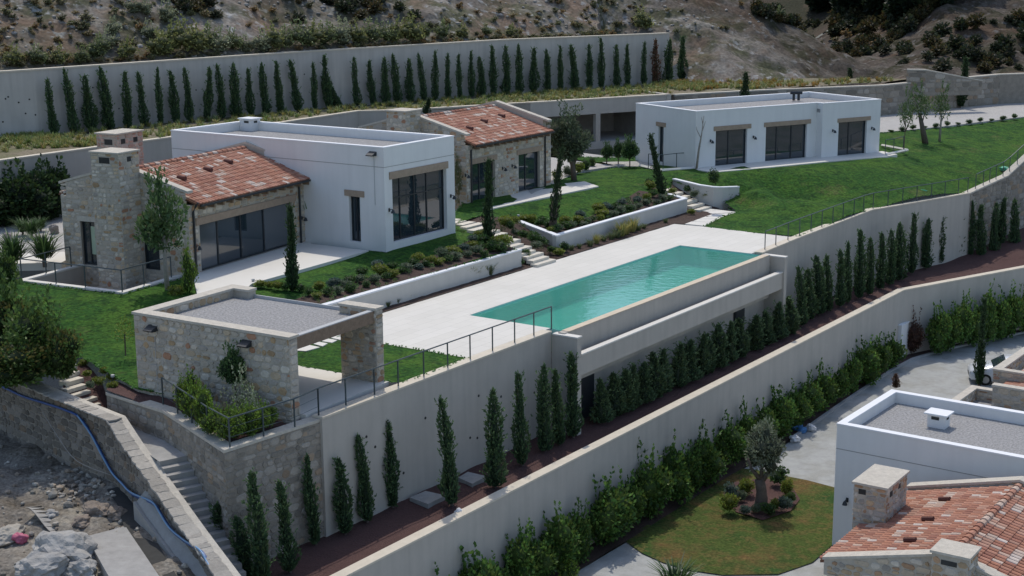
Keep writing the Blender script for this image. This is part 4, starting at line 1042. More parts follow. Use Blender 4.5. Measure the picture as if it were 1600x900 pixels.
for aa in (a0 - .03, a1 - .36):
    part("gable_coping", raked_cap(FC, aa, aa + .40, [(b0 - .05, ztC('l', b0)), (bm, zt_ridge), (b1 + .05, ztC('l', b1))]), "stone_cap", hC)
fa = MB(); fa.box(FC, a0 + .35, a1 - .35, ye - .10, ye - .02, zeC - .10, zeC - .01); part("gutter", fa, "dark_metal", rfC)
for i in range(12):
    aa = a0 + .75 + i * (a1 - a0 - 1.5) / 11; m = MB(); m.box(FC, aa - .05, aa + .05, ye + .02, b0 + .01, zeC - .28, zeC - .11); part("rafter_end", m, "beam_wood", rfC)
ch3, Lc3 = chimney(FC, 65.55, 66.93, 51.2, 52.6, 0.8, 6.72, hC, 17, PAL_GREY); stone_mass(Lc3, hC)

# ---------------------------------------------------------------- white guest house on the right
q0 = FD.ab(P(1093, 174.5, 5.45)); qL = FD.ab(P(1016, 162, 5.45)); qR = FD.ab(P(1378, 155, 5.45)); qS = FD.ab(P(1284, 161.3, 5.45)); qT = FD.ab(P(1275, 160, 5.45)); qB = FD.ab(P(1290, 144, 5.45))
hD = thing("guest_house", FD.p(q0[0], q0[1], 1.7), "long low white guest house with three dark glass doors on the right lawn", "house")
a0, a1, b0 = q0[0], qR[0], (q0[1] + qT[1]) / 2 + .1
a0 = q0[0]; as_ = (qS[0] + qT[0]) / 2; bs = b0 - .6; b1 = b0 + 6.8; zb, zt = 0.9, 5.40
def frac(px, b): return on_f(px, 230, FD, b)[0]
dD = [(frac(1118, b0), frac(1167, b0)), (frac(1196, b0), frac(1260, b0))]; dE = [(frac(1309, bs), frac(1353, bs))]
zd0, zd1 = 1.72, on_f(1140, 203, FD, b0)[1]; zd2 = on_f(1330, 190, FD, bs)[1]
dL0, dLz = on_l(1029, 197, FD, a0); dL1, _ = on_l(1037, 197, FD, a0)
opD = {'f': [(x0, x1, zd0, zd1) for x0, x1 in dD], 'l': [(min(dL0, dL1), max(dL0, dL1), 1.72, dLz)]}
part("wall", wall_block(FD, a0, as_, b0, b1, zb, lambda s, x: zt, .3, opD, 'r'), "white_plaster", hD)
wd_ = wall_block(FD, as_ + .002, a1, bs, b1, zb, lambda s, x: zt, .3, {'f': [(x0, x1, zd0, zd2) for x0, x1 in dE]}, 'l'); wd_.box(FD, as_ + .002, as_ + .3, bs + .3, b0 + .3, zb, zt); part("wall", wd_, "white_plaster", hD)
m = MB(); m.box(FD, a0 + .26, as_, b0 + .26, b1 - .26, zt - .6, zt - .35); m.box(FD, as_, a1 - .26, bs + .26, b1 - .26, zt - .602, zt - .352); part("roof_gravel", m, "roof_gravel", hD)
m = MB()
for (x0, x1, y0, y1) in ((a0 - .02, as_, b0 - .02, b0 + .26), (as_, a1 + .02, bs - .02, bs + .26), (as_ - .0, as_ + .26, bs + .26, b0 + .26), (a0 - .02, a1 + .02, b1 - .26, b1 + .02), (a0 - .02, a0 + .26, b0 + .26, b1 - .26), (a1 - .26, a1 + .02, bs + .26, b1 - .26)): m.box(FD, x0, x1, y0, y1, zt, zt + .06)
part("parapet_coping", m, "white_cap", hD)
# the drop: the dividing walls rise only to the roof inside
pf, e, n = face_frame(FD, 'f', b0); ps, _, _ = face_frame(FD, 'f', bs); pl, el, nl = face_frame(FD, 'l', a0)
for x0, x1 in dD: glazing(hD, pf, x0, x1, zd0, zd1, (.45,) if x1 - x0 < 2.8 else (.3, .66), (), .24); lintel(hD, pf, x0 - .18, x1 + .3, zd1 + .002, zd1 + .30)
for x0, x1 in dE: glazing(hD, ps, x0, x1, zd0, zd2, (.42,), (), .24); lintel(hD, ps, x0 - .12, x1 + .3, zd2 + .002, zd2 + .28)
c = opD['l'][0]; glazing(hD, pl, c[0], c[1], c[2], c[3], (), (), .22, "glass_door"); lintel(hD, pl, c[0] - .25, c[1] + .25, c[3] + .002, c[3] + .28)
for px, py, pff, b in ((1110, 220, pf, b0), (1177, 214, pf, b0), (1301, 204, ps, bs), (1362, 200, ps, bs)): q = on_f(px, py, FD, b); wall_lamp(hD, pff, q[0], q[1])
vp = P(1240, 157, zt - .3); va, vb = FD.ab(vp); m = MB()
m.tube([vp, vp + Vector((0, 0, .55))], .10, 7); m.tube([vp + Vector((.35, 0, 0)), vp + Vector((.35, 0, .5))], .10, 7); m.tube([vp + Vector((-.25, 0, .55)), vp + Vector((.6, 0, .55))], .12, 6); part("vent_pipe", m, "dark_metal", hD)
m = MB(); m.prism([P(1091, 265, 1.76), P(1113, 269, 1.76), P(1200, 261.5, 1.76), P(1290, 252.5, 1.76), P(1384, 244.5, 1.76), P(1402, 241, 1.76), P(1378, 236, 1.76), FD.p(a1, bs + .1), FD.p(as_, b0 + .1), FD.p(a0, b0 + .1)], 1.0, 1.76); struct("terrace_paving", m, "deck_stone")
m = MB(); q = [P(1383, 241, 1.72), P(1400, 244, 1.72), P(1420, 234, 1.72), P(1374, 226, 1.72), P(1376, 230, 1.72), P(1404, 234.5, 1.72)]
m.tube([P(1378, 227, 1.8), P(1418, 234.5, 1.8), P(1384, 241.5, 1.8)], .1, 4); single("curb", m, "deck_stone", "pale angled curb at the right end of the guest house", "curb")

# ---------------------------------------------------------------- carport built into the back wall
kpx = lambda px, py: FK.ab(onv(px, py, KC, 62))[0]
k_l, k_r, k_p = kpx(760, 170), kpx(1014, 172), kpx(934.5, 200)
cp = thing("carport", FK.p(k_p, kb_, 1.5), "open double carport with one plastered post, sunk behind the houses", "carport")
zt = 4.84
m = MB(); m.box(FK, k_l - 6, k_r + 1.6, kb_, kb_ + .4, 3.66, zt - .09); part("fascia", m, "beige_plaster", cp)
m = MB(); m.box(FK, k_l - 6, k_r + 1.6, kb_ - .04, kb_ + .44, zt - .089, zt); part("coping", m, "cream_cap", cp)
m = MB(); m.box(FK, k_p - .2, k_p + .2, kb_ + .002, kb_ + .398, 1.2, 3.659); part("post", m, "beige_plaster", cp)
m = MB(); m.box(FK, k_l - 6, k_r + 1.6, kb_ + .4, kb_ + 6.0, 3.66, 4.4); part("roof_slab", m, "concrete", cp)
m = MB(); m.box(FK, k_l - 6, k_r + 1.6, kb_ + 5.6, kb_ + 6.0, 1.0, 3.659); m.box(FK, k_r + .3, k_r + 1.6, kb_ + .002, kb_ + 5.6, 1.0, 3.658); m.box(FK, k_l - 6, k_l - 5.6, kb_ + .002, kb_ + 5.6, 1.0, 3.658); part("wall", m, "concrete", cp)
m = MB(); m.box(FK, k_l - 6, k_r + 1.6, kb_ - .1, kb_ + 5.9, 1.0, 1.54); part("floor", m, "court_gravel", cp)
m = MB(); x = kpx(990, 190) + 2.2; m.box(FK, x - .5, x + .5, kb_ + 5.5, kb_ + 5.59, 1.54, 3.5); part("door", m, "dark_metal", cp)
m = MB(); m.box(FK, k_r + 1.6, k_r + 2.0, kb_ - .04, kb_ + 5, 1.0, zt); part("end_wall", m, "beige_plaster", cp)

# ---------------------------------------------------------------- pool house: stone walls, gravel roof, timber beam
ph = thing("pool_house", FP.p(36.15, 31.4, 0), "open stone pool house with gravel roof and timber beam in front of the deck", "pool house")
a0, a1, b0, b1, zt = 36.15, 41.35, 31.4, 38.65, 2.74
m = MB(); m.box(FP, a0, a0 + .42, b0, b1, -.6, zt); m.box(FP, a0 + .42, a1, b1 - .42, b1, -.6, zt); m.box(FP, a1 - .42, a1, b1 - .75 - .42, b1 - .42, -.6, zt); m.box(FP, a1 - .42, a1, b0, b0 + 1.65, -.6, zt)
part("wall", m, "mortar", ph)
pl, el, nl = face_frame(FP, 'l', a0)
LP_ = stones(pl(b0, 0), el, nl, b1 - b0, lambda s: zt, -.55, (.33, .215), (), PAL_GREY, seed=51, proud=.028)
pi, ei, ni = face_frame(FP, 'l', a1 - .42); LP2 = stones(pi(b0, 0), ei, ni, 1.65, lambda s: zt, -.2, (.3, .2), (), PAL_WARM, seed=52, proud=.025)
pf, e, n = face_frame(FP, 'f', b0); LP3 = stones(pf(a1 - .42, 0), e, n, .42, lambda s: zt, -.3, (.42, .22), (), PAL_GREY, seed=53, proud=.025)
LP4 = stones(pf(a0, 0), e, n, .42, lambda s: zt, -.5, (.42, .24), (), PAL_GREY, seed=54, proud=.025)
pb, eb, nb_ = face_frame(FP, 'f', b1 - .42); LP5 = stones(pb(a0 + .42, 0), eb, nb_, a1 - a0 - .42, lambda s: zt, 2.3, (.34, .2), (), PAL_WARM, seed=55, proud=.02)
stone_parts(LP2 + LP_, ph, 296); stone_mass(LP3 + LP4 + LP5, ph)
m = MB()
m.box(FP, a0 - .05, a0 + .47, b0 - .05, b1 + .05, zt, zt + .09); m.box(FP, a0 + .47, a1 + .04, b1 - .47, b1 + .05, zt, zt + .09); m.box(FP, a1 - .47, a1 + .04, b1 - 1.2, b1 - .47, zt, zt + .09); m.box(FP, a1 - .47, a1 + .05, b0 - .05, b0 + 1.7, zt, zt + .09)
part("coping", m, "stone_cap", ph)
m = MB(); m.box(FP, a0 + .42, a1 - .1, b0 + .28, b1 - .42, 2.28, 2.42); part("roof_slab", m, "concrete", ph)
m = MB(); m.box(FP, a0 + .421, a1 - .12, b0 + .30, b1 - .421, 2.421, 2.46); part("roof_gravel", m, "roof_gravel", ph)
m = MB(); m.box(FP, a1 - .118, a1 - .06, b0 + 1.66, b1 - 1.18, 2.422, 2.58); m.box(FP, a0 + .425, a1 - .425, b0 + .08, b0 + .299, 2.701, 2.735); part("roof_edge", m, "zinc", ph)
m = MB(); m.box(FP, a0 + .424, a1 - .424, b0 + .06, b0 + .279, 2.28, 2.70); part("beam", m, "beam_wood", ph)
m = MB(); m.box(FP, a0 + .42, a1 - .06, b0 - .25, b1 - .42, -.3, 0.03); part("floor", m, "deck_stone", ph)
q = on_l(240, 516, FP, a0); wall_lamp(ph, pl, q[0], q[1], True); q = on_l(387, 540, FP, a0); wall_lamp(ph, pl, q[0], q[1], True)

# ---------------------------------------------------------------- lower white house
FL = Fr(36)
hL = thing("white_house", FL.p(52.45, 22.2, ZL), "white flat-roofed house block in the lower right corner, beside the round lawn", "house")
a0, a1, b0, b1, zt = 52.45, 58.15, 9.0, 22.2, -3.06
m = MB(); m.box(FL, a0, a1, b0, b1, ZL - .5, zt - .5); m.box(FL, a0, a0 + .3, b0, b1, zt - .5, zt); m.box(FL, a1 - .3, a1, b0, b1, zt - .5, zt); m.box(FL, a0 + .3, a1 - .3, b1 - .3, b1, zt - .5, zt); part("wall", m, "white_plaster", hL)
flat_roof(hL, FL, a0, a1, b0, b1, zt, zt - .42, .3)
m = MB(); m.box(FL, a0 - .006, a0, b0, b1, zt - 1.0, zt - .97); part("shadow_joint", m, "concrete", hL)
va, vb = FL.ab(P(1466, 666, zt - .42)); m = MB(); m.box(FL, va - .3, va + .3, vb - .36, vb + .36, zt - .42, zt + .13); vv = part("roof_vent", m, "white_plaster", hL)
m = MB(); m.box(FL, va - .42, va + .42, vb - .48, vb + .48, zt + .131, zt + .19); part("vent_cap", m, "white_cap", vv)
m = MB(); m.box(FL, va - .307, va, vb - .12, vb + .2, zt - .08, zt + .05); m.box(FL, va - .1, va + .15, vb - .367, vb, zt - .08, zt + .05); part("vent_opening", m, "recess_dark", vv)
pl, el, nl = face_frame(FL, 'l', a0); q = on_l(1324, 781, FL, a0); wall_lamp(hL, pl, q[0], q[1])

# ---------------------------------------------------------------- lower stone house with the tiled roof (nearest)
FS = Fr(34.5)
hS = thing("stone_house", FS.p(48, 15.5, ZL), "near stone house with red tiled roof and two chimneys, cut by the lower right corner", "house")
def sab(px, py, z): return FS.ab(P(px, py, z))
rr0, rr1 = sab(1590, 748, -3.55), sab(1518, 850, -3.55)
br = (rr0[1] + rr1[1]) / 2; zr = -3.6
e0 = sab(1415, 767, -4.75); e1 = sab(1312, 893, -4.75)
be = max(e0[1], e1[1]) + .1; zeS = -4.72
ga1 = 51.75; ga0 = sab(1400, 880, -4.1)[0] - .1
m = MB(); m.box(FS, ga0, ga1, br - 6, be - .45, ZL - .5, zeS - .2)
for x0 in (ga0, ga1 - .4):
    q = [FS.p(x0, be - .35, zeS - .21), FS.p(x0 + .4, be - .35, zeS - .21)]
    c = [FS.p(x0, br - 5, zeS - .3), FS.p(x0 + .4, br - 5, zeS - .3), FS.p(x0 + .4, br, zeS - .3), FS.p(x0, br, zeS - .3)]
    m.hexa(c, [FS.p(x0, br - 5, zr - 1.2), FS.p(x0 + .4, br - 5, zr - 1.2), FS.p(x0 + .4, br, zr + .18), FS.p(x0, br, zr + .18)])
    c = [FS.p(x0, br, zeS - .31), FS.p(x0 + .4, br, zeS - .31), FS.p(x0 + .4, be - .3, zeS - .31), FS.p(x0, be - .3, zeS - .31)]
    m.hexa(c, [FS.p(x0, br, zr + .18), FS.p(x0 + .4, br, zr + .18), FS.p(x0 + .4, be - .3, zeS + .22), FS.p(x0, be - .3, zeS + .22)])
part("wall", m, "mortar", hS)
for x0 in (ga0, ga1 - .4):
    part("gable_coping", raked_cap(FS, x0 - .04, x0 + .44, [(br - 5, zr - 1.2 + .001), (br, zr + .181), (be - .25, zeS + .221)], .09), "stone_cap", hS)
pg, eg, ng = face_frame(FS, 'l', ga0); pg2, eg2, ng2 = face_frame(FS, 'l', ga1 - .4)
stone_mass(stones(pg(br - 5, 0), eg, ng, be - .4 - br + 5, lambda s: (zr + .18 - (abs(s - 5) * .277)), -5.6, (.36, .22), (), PAL_WARM, seed=61, proud=.025) +
           stones(pg2(br - 5, 0), eg2, ng2, be - .4 - br + 5, lambda s: (zr + .18 - (abs(s - 5) * .277)), -5.2, (.4, .3), (), PAL_WARM, seed=62, proud=.02), hS)
ro = MB(); x0, x1 = ga0 + .4, ga1 - .4
q = [FS.p(x0, br, zr), FS.p(x1, br, zr), FS.p(x1, be, zeS), FS.p(x0, be, zeS)]; ro.hexa([p - Vector((0, 0, .1)) for p in q], q)
zq = zr - 5 * (zr - zeS) / (be - br); q = [FS.p(x0, br - 5, zq), FS.p(x1, br - 5, zq), FS.p(x1, br, zr), FS.p(x0, br, zr)]; ro.hexa([p - Vector((0, 0, .1)) for p in q], q)
rfS = part("roof", ro, "roof_under", hS)
fld = tile_field(FS, x0 + .02, x1 - .02, be, zeS + .005, br, zr + .005, seed=71, patchy=.16)
fld2 = tile_field(FS, x0 + .02, x1 - .02, br - 5, zq + .005, br, zr + .005, seed=72, patchy=.3)
cpos = Vector((0, 0, CAM_H))
def inview(o):
    d = o - cpos; v = np.array([d.x, d.y, d.z]); zc = v @ _f
    return 800 + FPX * (v @ CX) / zc < 1604 and 450 - FPX * (v @ CU) / zc < 904
seen = [t for t in fld if inview(t[2])]; hid = [t for t in fld if not inview(t[2])]
seen2 = [t for t in fld2 if inview(t[2])]; hid2 = [t for t in fld2 if not inview(t[2])]
allv = sorted(seen + seen2, key=lambda t: t[2].y)
tile_me = {}
TPAL = [tuple(x * g for x in c_) for c_ in CLAY[::3] + CLAY[-1:] + PALE for g in (.9, 1.0, 1.1)]
off = wloc(rfS)
for M, c, o in allv[:300]:
    key = min(TPAL, key=lambda q: sum((q[k_] - c[k_]) ** 2 for k_ in range(3)))
    if key not in tile_me:
        t_ = MB(); t_.add(TS[0], TS[1], key); tile_me[key] = t_.mesh("roof_tile")
    ob = obj("roof_tile", tile_me[key], "roof_clay", rfS); M2 = M.copy(); M2.translation = M.translation - off; ob.matrix_local = M2
tm = MB()
for M, c, o in allv[300:] + hid + hid2: tile_mesh_add(tm, M, c, TS)
part("roof_tiles", tm, "roof_clay", rfS, kind="stuff")
tm = MB(); ridge_tiles(FS, x0, x1, br, zr + .06, tm, 9); part("ridge_tiles", tm, "roof_clay", rfS, kind="stuff")
for px, py in ((1475, 786), (1449, 819), (1421, 854)):
    o = P(px, py, -4.2); ab = FS.ab(o); zz = zr + (zeS - zr) * (ab[1] - br) / (be - br) + .07; o = FS.p(ab[0], ab[1], zz); m = MB()
    wv = Vector((FS.w[0], FS.w[1], -.27)).normalized(); m.tube([o - wv * .22 + Vector((0, 0, .03)), o + wv * .2 + Vector((0, 0, .05))], .10, 8, (.10, .04, .03)); part("vent_tile", m, "roof_clay", rfS)
c0 = sab(1335, 753, -3.12); c1 = sab(1361, 725, -3.12); c2 = sab(1419, 733, -3.12); c3 = sab(1395, 762, -3.12)
ca0, ca1, cb0, cb1 = min(c0[0], c3[0]) + .07, (c1[0] + c2[0]) / 2 - .07, (c2[1] + c3[1]) / 2 + .07, (c0[1] + c1[1]) / 2 - .07
chS, LcS = chimney(FS, ca0, ca1, cb0, cb1, -6.5, -3.2, hS, 81, PAL_WARM, (.3, .19), holes=[('l', cb0 + .75, cb0 + 1.02, -3.55, -3.36), ('f', ca0 + .35, ca0 + .6, -3.6, -3.4), ('f', ca0 + 1.2, ca0 + 1.4, -3.55, -3.38)], cap=.08)
c0 = sab(1453, 859, -3.0); c1 = sab(1470, 843, -3.0); c2 = sab(1534, 852, -3.0); c3 = sab(1520, 870, -3.0)
ca0, ca1, cb0, cb1 = min(c0[0], c3[0]) + .06, (c1[0] + c2[0]) / 2 - .06, (c2[1] + c3[1]) / 2 + .06, (c0[1] + c1[1]) / 2 - .06
chS2, LcS2 = chimney(FS, ca0, ca1, cb0, cb1, -6.0, -3.08, hS, 85, PAL_WARM, (.3, .2), holes=[('l', cb0 + .35, cb0 + .85, -3.42, -3.26)], cap=.08)
stone_parts(LcS + LcS2, hS, 250)

# ---------------------------------------------------------------- stone annexe at the right edge
an = thing("stone_annexe", FL.p(67, 21, ZL), "stone annexe walls with beige copings behind the lower white house, at the right edge", "house")
def awall(a0, a1, b0, b1, zt, seed, faces='lf'):
    m = MB(); m.box(FL, a0, a1, b0, b1, ZL - .4, zt); w_ = part("wall", m, "mortar", an); lst = []
    for sd in faces:
        at = {'l': a0, 'f': b0, 'r': a1, 'b': b1}[sd]; p_, e_, n_ = face_frame(FL, sd, at); s0, s1 = (b0, b1) if sd in 'lr' else (a0, a1)
        lst += stones(p_(s0, 0), e_, n_, s1 - s0, lambda s: zt, zt - 1.6, (.34, .2), (), PAL_WARM, seed=seed + ord(sd), proud=.025)
    stone_mass(lst, an)
    m = MB(); m.box(FL, a0 - .04, a1 + .04, b0 - .04, b1 + .04, zt + .001, zt + .09); part("coping", m, "stone_cap", an)
def lab(px, py, z): return FL.ab(P(px, py, z))
A1 = lab(1522, 605, -5.4); A0_ = lab(1495, 622, -5.4)
awall(A0_[0] - 1.5, A1[0] + .15, A1[1] - .18, A1[1] + .14, -5.45, 91); awall(A1[0] - .2, A1[0] + .14, A1[1] - 1.6, A1[1] - .19, -5.452, 92)
m = MB(); m.box(FL, A0_[0] - 1.5, A1[0] - .2, A1[1] - 5, A1[1] - .2, ZL, -5.95); part("roof_gravel", m, "roof_gravel", an)
B1 = lab(1552, 577, -4.6)
awall(B1[0], B1[0] + 8, B1[1] - .35, B1[1], -4.65, 93); awall(B1[0] + .002, B1[0] + .34, B1[1] - 1.9, B1[1] - .36, -4.652, 94)
C1 = lab(1551, 602, -4.9)
awall(C1[0], C1[0] + .36, C1[1] - 3.5, C1[1], -4.95, 95, 'lf')
m = MB(); q = [FL.p(C1[0] + .37, C1[1] - 4, -4.8), FL.p(B1[0] + 6, C1[1] - 4, -4.8), FL.p(B1[0] + 6, B1[1] - .7, -5.15), FL.p(C1[0] + .37, B1[1] - .7, -5.15)]; m.hexa([p - Vector((0, 0, .1)) for p in q], q); r_ = part("roof", m, "roof_under", an)
tm = MB()
for M, c, o in tile_field(FL, C1[0] + .4, B1[0] + 4, B1[1] - .75, -5.14, C1[1] - 4, -4.79, seed=96): tile_mesh_add(tm, M, c, TS)
part("roof_tiles", tm, "roof_clay", r_, kind="stuff")
cq = lab(1597, 565, -4.3)
# ================================================================== STONE PLATFORM, LEFT STEPS, RUBBLE PIT
def zat(xy, py):
    lo, hi = -30.0, 60.0
    for _ in range(50):
        m_ = (lo + hi) / 2; d = np.array([xy[0], xy[1], m_ - CAM_H]); row = 450 - FPX * (d @ CU) / (d @ _f)
        if row > py: lo = m_
        else: hi = m_
    return m_
sA, sB, sC, sD = P(503, 653, -.05), P(350, 703, -.1), P(255, 641, -.1), P(166, 613, -.25)
line = [sD, sC, sB, sA]
pw = wall_thing("stone_wall", line, -5.2, [-.25, -.1, -.1, -.06], .42, "mortar_dark", "tall stone retaining wall with a corner under the pool house railing", "wall", 1, True, "stone_cap", caph=.1)
lst = []
for i, (a, b) in enumerate(zip(line[:-1], line[1:])):
    d = Vector((b.x - a.x, b.y - a.y, 0)); L_ = d.length; d.normalize(); nn = Vector((d.y, -d.x, 0))
    lst += stones((a.x, a.y, 0), d, nn, L_, lambda s: -.21 - (.12 if i == 0 else 0), -4.7, (.36, .24), (), PAL_DARK, seed=100 + i, proud=.022, joint=.016)
stone_mass(lst, pw)
m = MB(); m.tube([sB.lerp(sA, -.0) + Vector((-1.32, 1.9, -1.25)), sB + Vector((-1.42, 1.83, -1.25))], .09, 8); 
mb = MB(); patch(mb, [(sD.x, sD.y), (sC.x, sC.y), (sB.x, sB.y), (sA.x, sA.y), tuple(FP.p(41.3, 31.2)[:2]), tuple(FP.p(36.0, 31.4)[:2]), tuple(FP.p(36.1, 38.6)[:2]), tuple(P(180, 592, -.1)[:2])], lambda x, y: -.16 + .06 * noise.noise((x * 2, y * 2, 0)), .5, .2)
struct("planting_bed", mb, "mulch")
# upper flight beside the lawn
tr = [((95.6, 573.4), (120.5, 569.3)), ((102.7, 583.6), (125, 579.5)), ((98, 595), (131, 590)), ((98, 606), (135.6, 600.5)), ((105, 616.5), (142, 610)), ((126, 624.5), (152.5, 620)), ((145, 631.6), (158, 630))]
sl3 = thing("garden_steps", P(120, 590, -.5), "pale stone steps beside the big bush at the left edge, with small round shrubs", "steps")
for i, (l, r_) in enumerate(tr):
    z = 0.0 - .17 * i; aR, bR = G.ab(P(r_[0], r_[1], z)); aL = G.ab(P(l[0], l[1], z))[0]; m = MB(); m.box(G, min(aL - .1, aR - .8), aR, bR, bR + .42, z - .18, z); part("step", m, "step_stone", sl3)
mb = MB(); patch(mb, [tuple(P(97, 570, 0)[:2]), tuple(P(128, 560, 0)[:2]), tuple(P(170, 585, 0)[:2]), tuple(P(200, 600, 0)[:2]), (sD.x + .3, sD.y + .2), tuple(P(155, 636, -1)[:2]), tuple(P(100, 620, -.8)[:2])],
    lambda x, y: max(-1.25, min(-.0, .12 - .43 * (45.3 - G.ab((x, y))[1]) * (1.0 if G.ab((x, y))[0] < 34.8 else .55))) - .16, .4, .2)
struct("planting_bed", mb, "mulch")
# path and lower flight between the two stone walls
F2 = Fr(math.degrees(math.atan2(sC.x - sB.x, sC.y - sB.y)))
aw, bw = F2.ab(sB)
dg0, dg1, dg2 = P(-90, 552, -.5), P(0, 583, -.5), P(176, 654, -.45)
dgp = [onv(x, y, dg2, F2.az) for x, y in ((204, 698), (250, 761), (300, 832), (350, 900))]
dg3 = dgp[-1]; dg4 = onv(400, 968, dg2, F2.az)
dgz = [-.5, -.5, -.45] + [p.z for p in dgp] + [dg4.z]
mb = MB(); patch(mb, [tuple(P(130, 630, -1.2)[:2]), tuple(P(166, 630, -1.2)[:2]), (sD.x, sD.y), (sC.x, sC.y), tuple(F2.p(45.0, bw + .01)[:2]), tuple(F2.p(45.0, F2.ab(dg2)[1] - .41)[:2]), tuple(F2.p(F2.ab(dg2)[0] - .2, F2.ab(dg2)[1] - .41)[:2]), tuple(P(128, 640, -1.2)[:2])], lambda x, y: -1.2 + .03 * noise.noise((x * 2, y * 2, 0)), .5, .2)
struct("path", mb, "concrete")
as0 = 45.0
sl4 = thing("stair_flight", F2.p(as0, bw + .6, -1.2), "shaded concrete steps descending between the two stone walls at lower left", "steps")
for i in range(-1, 18):
    m = MB(); m.box(F2, as0 - .3 * (i + 1), as0 - .3 * i, bw + .02, F2.ab(dg2)[1] - .43, -5.2, -1.2 - .172 * (i + 1)); part("step", m, "concrete", sl4)
dl = [dg0, dg1, dg2] + dgp + [dg4]
dw = wall_thing("stone_wall", dl, -6.5, dgz, .42, "mortar_dark", "long rough stone wall running down to the bottom edge at lower left, blue pipes on it", "wall", 1, True, "stone_cap", caph=.12, over=.05)
lst = []
for i, (a, b) in enumerate(zip(dl[:-1], dl[1:])):
    d = Vector((b.x - a.x, b.y - a.y, 0)); L_ = d.length; d.normalize(); nn = Vector((d.y, -d.x, 0)); za, zb_ = dgz[i] - .15, dgz[i + 1] - .15
    f_ = lambda s, za=za, zb_=zb_, L_=L_: za + (zb_ - za) * s / L_
    lst += stones((a.x, a.y, 0), d, nn, L_, f_, -5.6, (.42, .27), (), PAL_PIT_SHADE, seed=110 + i, proud=.03, joint=.014)
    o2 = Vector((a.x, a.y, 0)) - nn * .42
    lst += stones(o2, d, -nn, L_, f_, -4.5, (.42, .27), (), PAL_PIT_SHADE, seed=120 + i, proud=.02, joint=.014)
# rough flat stones bedded along the coping
rs = random.Random(8)
for i, (a, b) in enumerate(zip(dl[:-1], dl[1:])):
    L_ = (b - a).length; s = 0
    d = Vector((b.x - a.x, b.y - a.y, 0)).normalized(); nn = Vector((d.y, -d.x, 0))
    while s < L_:
        wd = rs.uniform(.22, .5); o = a.lerp(b, min(1, (s + wd / 2) / L_)); z = dgz[i] + (dgz[i + 1] - dgz[i]) * (s + wd / 2) / L_
        hh = rs.uniform(.006, .02); sl_r = (dgz[i + 1] - dgz[i]) / Vector((b.x - a.x, b.y - a.y)).length; k = []
        for q in ((-.48, -.25), (.0, -.27), (.48, -.25), (.5, 0), (.47, .25), (0, .27), (-.47, .25), (-.5, 0)):
            s1 = q[0] * wd + rs.uniform(-.03, .03); k.append(o - nn * .0 + d * s1 + nn * (q[1] + rs.uniform(-.03, .03)) + Vector((0, 0, s1 * sl_r)))
        g_ = rs.uniform(.85, 1.2); c = tuple(x * g_ for x in (.34, .315, .275))
        lst.append(([p - Vector((0, 0, .03)) for p in k] + [o + (p - o) * .95 + Vector((0, 0, hh + rs.uniform(-.008, .008))) for p in k], [tuple(range(8, 16))] + [(q, (q + 1) % 8, 8 + (q + 1) % 8, 8 + q) for q in range(8)], c)); s += wd
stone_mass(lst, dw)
# pit floor
seg2n = Vector((dg3.y - dg2.y, -(dg3.x - dg2.x), 0)).normalized()
if seg2n.x > 0: seg2n = -seg2n
d2v = (dg3 - dg2); az2 = math.degrees(math.atan2(d2v.x, d2v.y))
def zpit(x, y):
    t = (49 - y) * 0.11
    return -3.05 - max(0, t) * .65 + .30 * noise.noise((x * .5, y * .5, 1)) + .16 * noise.noise((x * 1.6, y * 1.6, 5)) + .07 * noise.noise((x * 4, y * 4, 2))
mb = MB(); patch(mb, [(dg0.x, dg0.y), (dg1.x, dg1.y), (dg2.x, dg2.y), (dg3.x, dg3.y), (dg4.x, dg4.y), (-6, 28), (-30, 26), (-40, 45), (-34, 62)], zpit, .32, .3); struct("rubble_ground", mb, "rubble")
# debris: joined small stones, uncountable
def rock_geo(r, c, sx, sy, sz, n=9, flat=.0, col=(.3, .28, .25)):
    vs, fs = [], []
    bmx = bmesh.new(); bmesh.ops.create_icosphere(bmx, subdivisions=1 if n < 20 else 4, radius=1)
    off = Vector((r.uniform(0, 90), r.uniform(0, 90), r.uniform(0, 90)))
    for v in bmx.verts:
        k = 1 + .40 * noise.noise(v.co * 1.2 + off) + (.24 * noise.noise(v.co * 2.6 + off) + .10 * noise.noise(v.co * 6 + off) if n >= 20 else r.uniform(-.1, .1)); v.co *= k
    rot = Matrix.Rotation(r.uniform(0, 6.28), 4, 'Z')
    vs = [rot @ Vector((v.co.x * sx, v.co.y * sy, v.co.z * sz)) + Vector(c) for v in bmx.verts]; fs = [tuple(v.index for v in f.verts) for f in bmx.faces]; bmx.free()
    return vs, fs, col
mb = MB(); rs = random.Random(4)
for i in range(700):
    x, y = rs.uniform(-22, -8), rs.uniform(38, 54)
    if rs.random() < .45: q = P(rs.gauss(150, 40), rs.gauss(805, 16), -4.2); x, y = q.x, q.y
    s = rs.uniform(.03, .13) * (1.6 if rs.random() < .08 else 1); g = rs.uniform(.6, 1.4)
    vs, fs, c = rock_geo(rs, (x, y, zpit(x, y) + s * .3), s, s * rs.uniform(.6, 1), s * .7, col=tuple(k * g for k in rs.choice([(.30, .275, .235), (.27, .22, .17), (.38, .35, .30)])))
    # keep it on the pit side of the wall
    if (Vector((x, y, 0)) - Vector((dg2.x, dg2.y, 0))).dot(seg2n) < .35: continue
    mb.add(vs, fs, c)
struct("rubble_stones", mb, "rock", kind='stuff')
def zpx(px, py, z=-4.4):
    for _ in range(12): q = P(px, py, z); z = zpit(q.x, q.y)
    return P(px, py, z)
rs = random.Random(9)
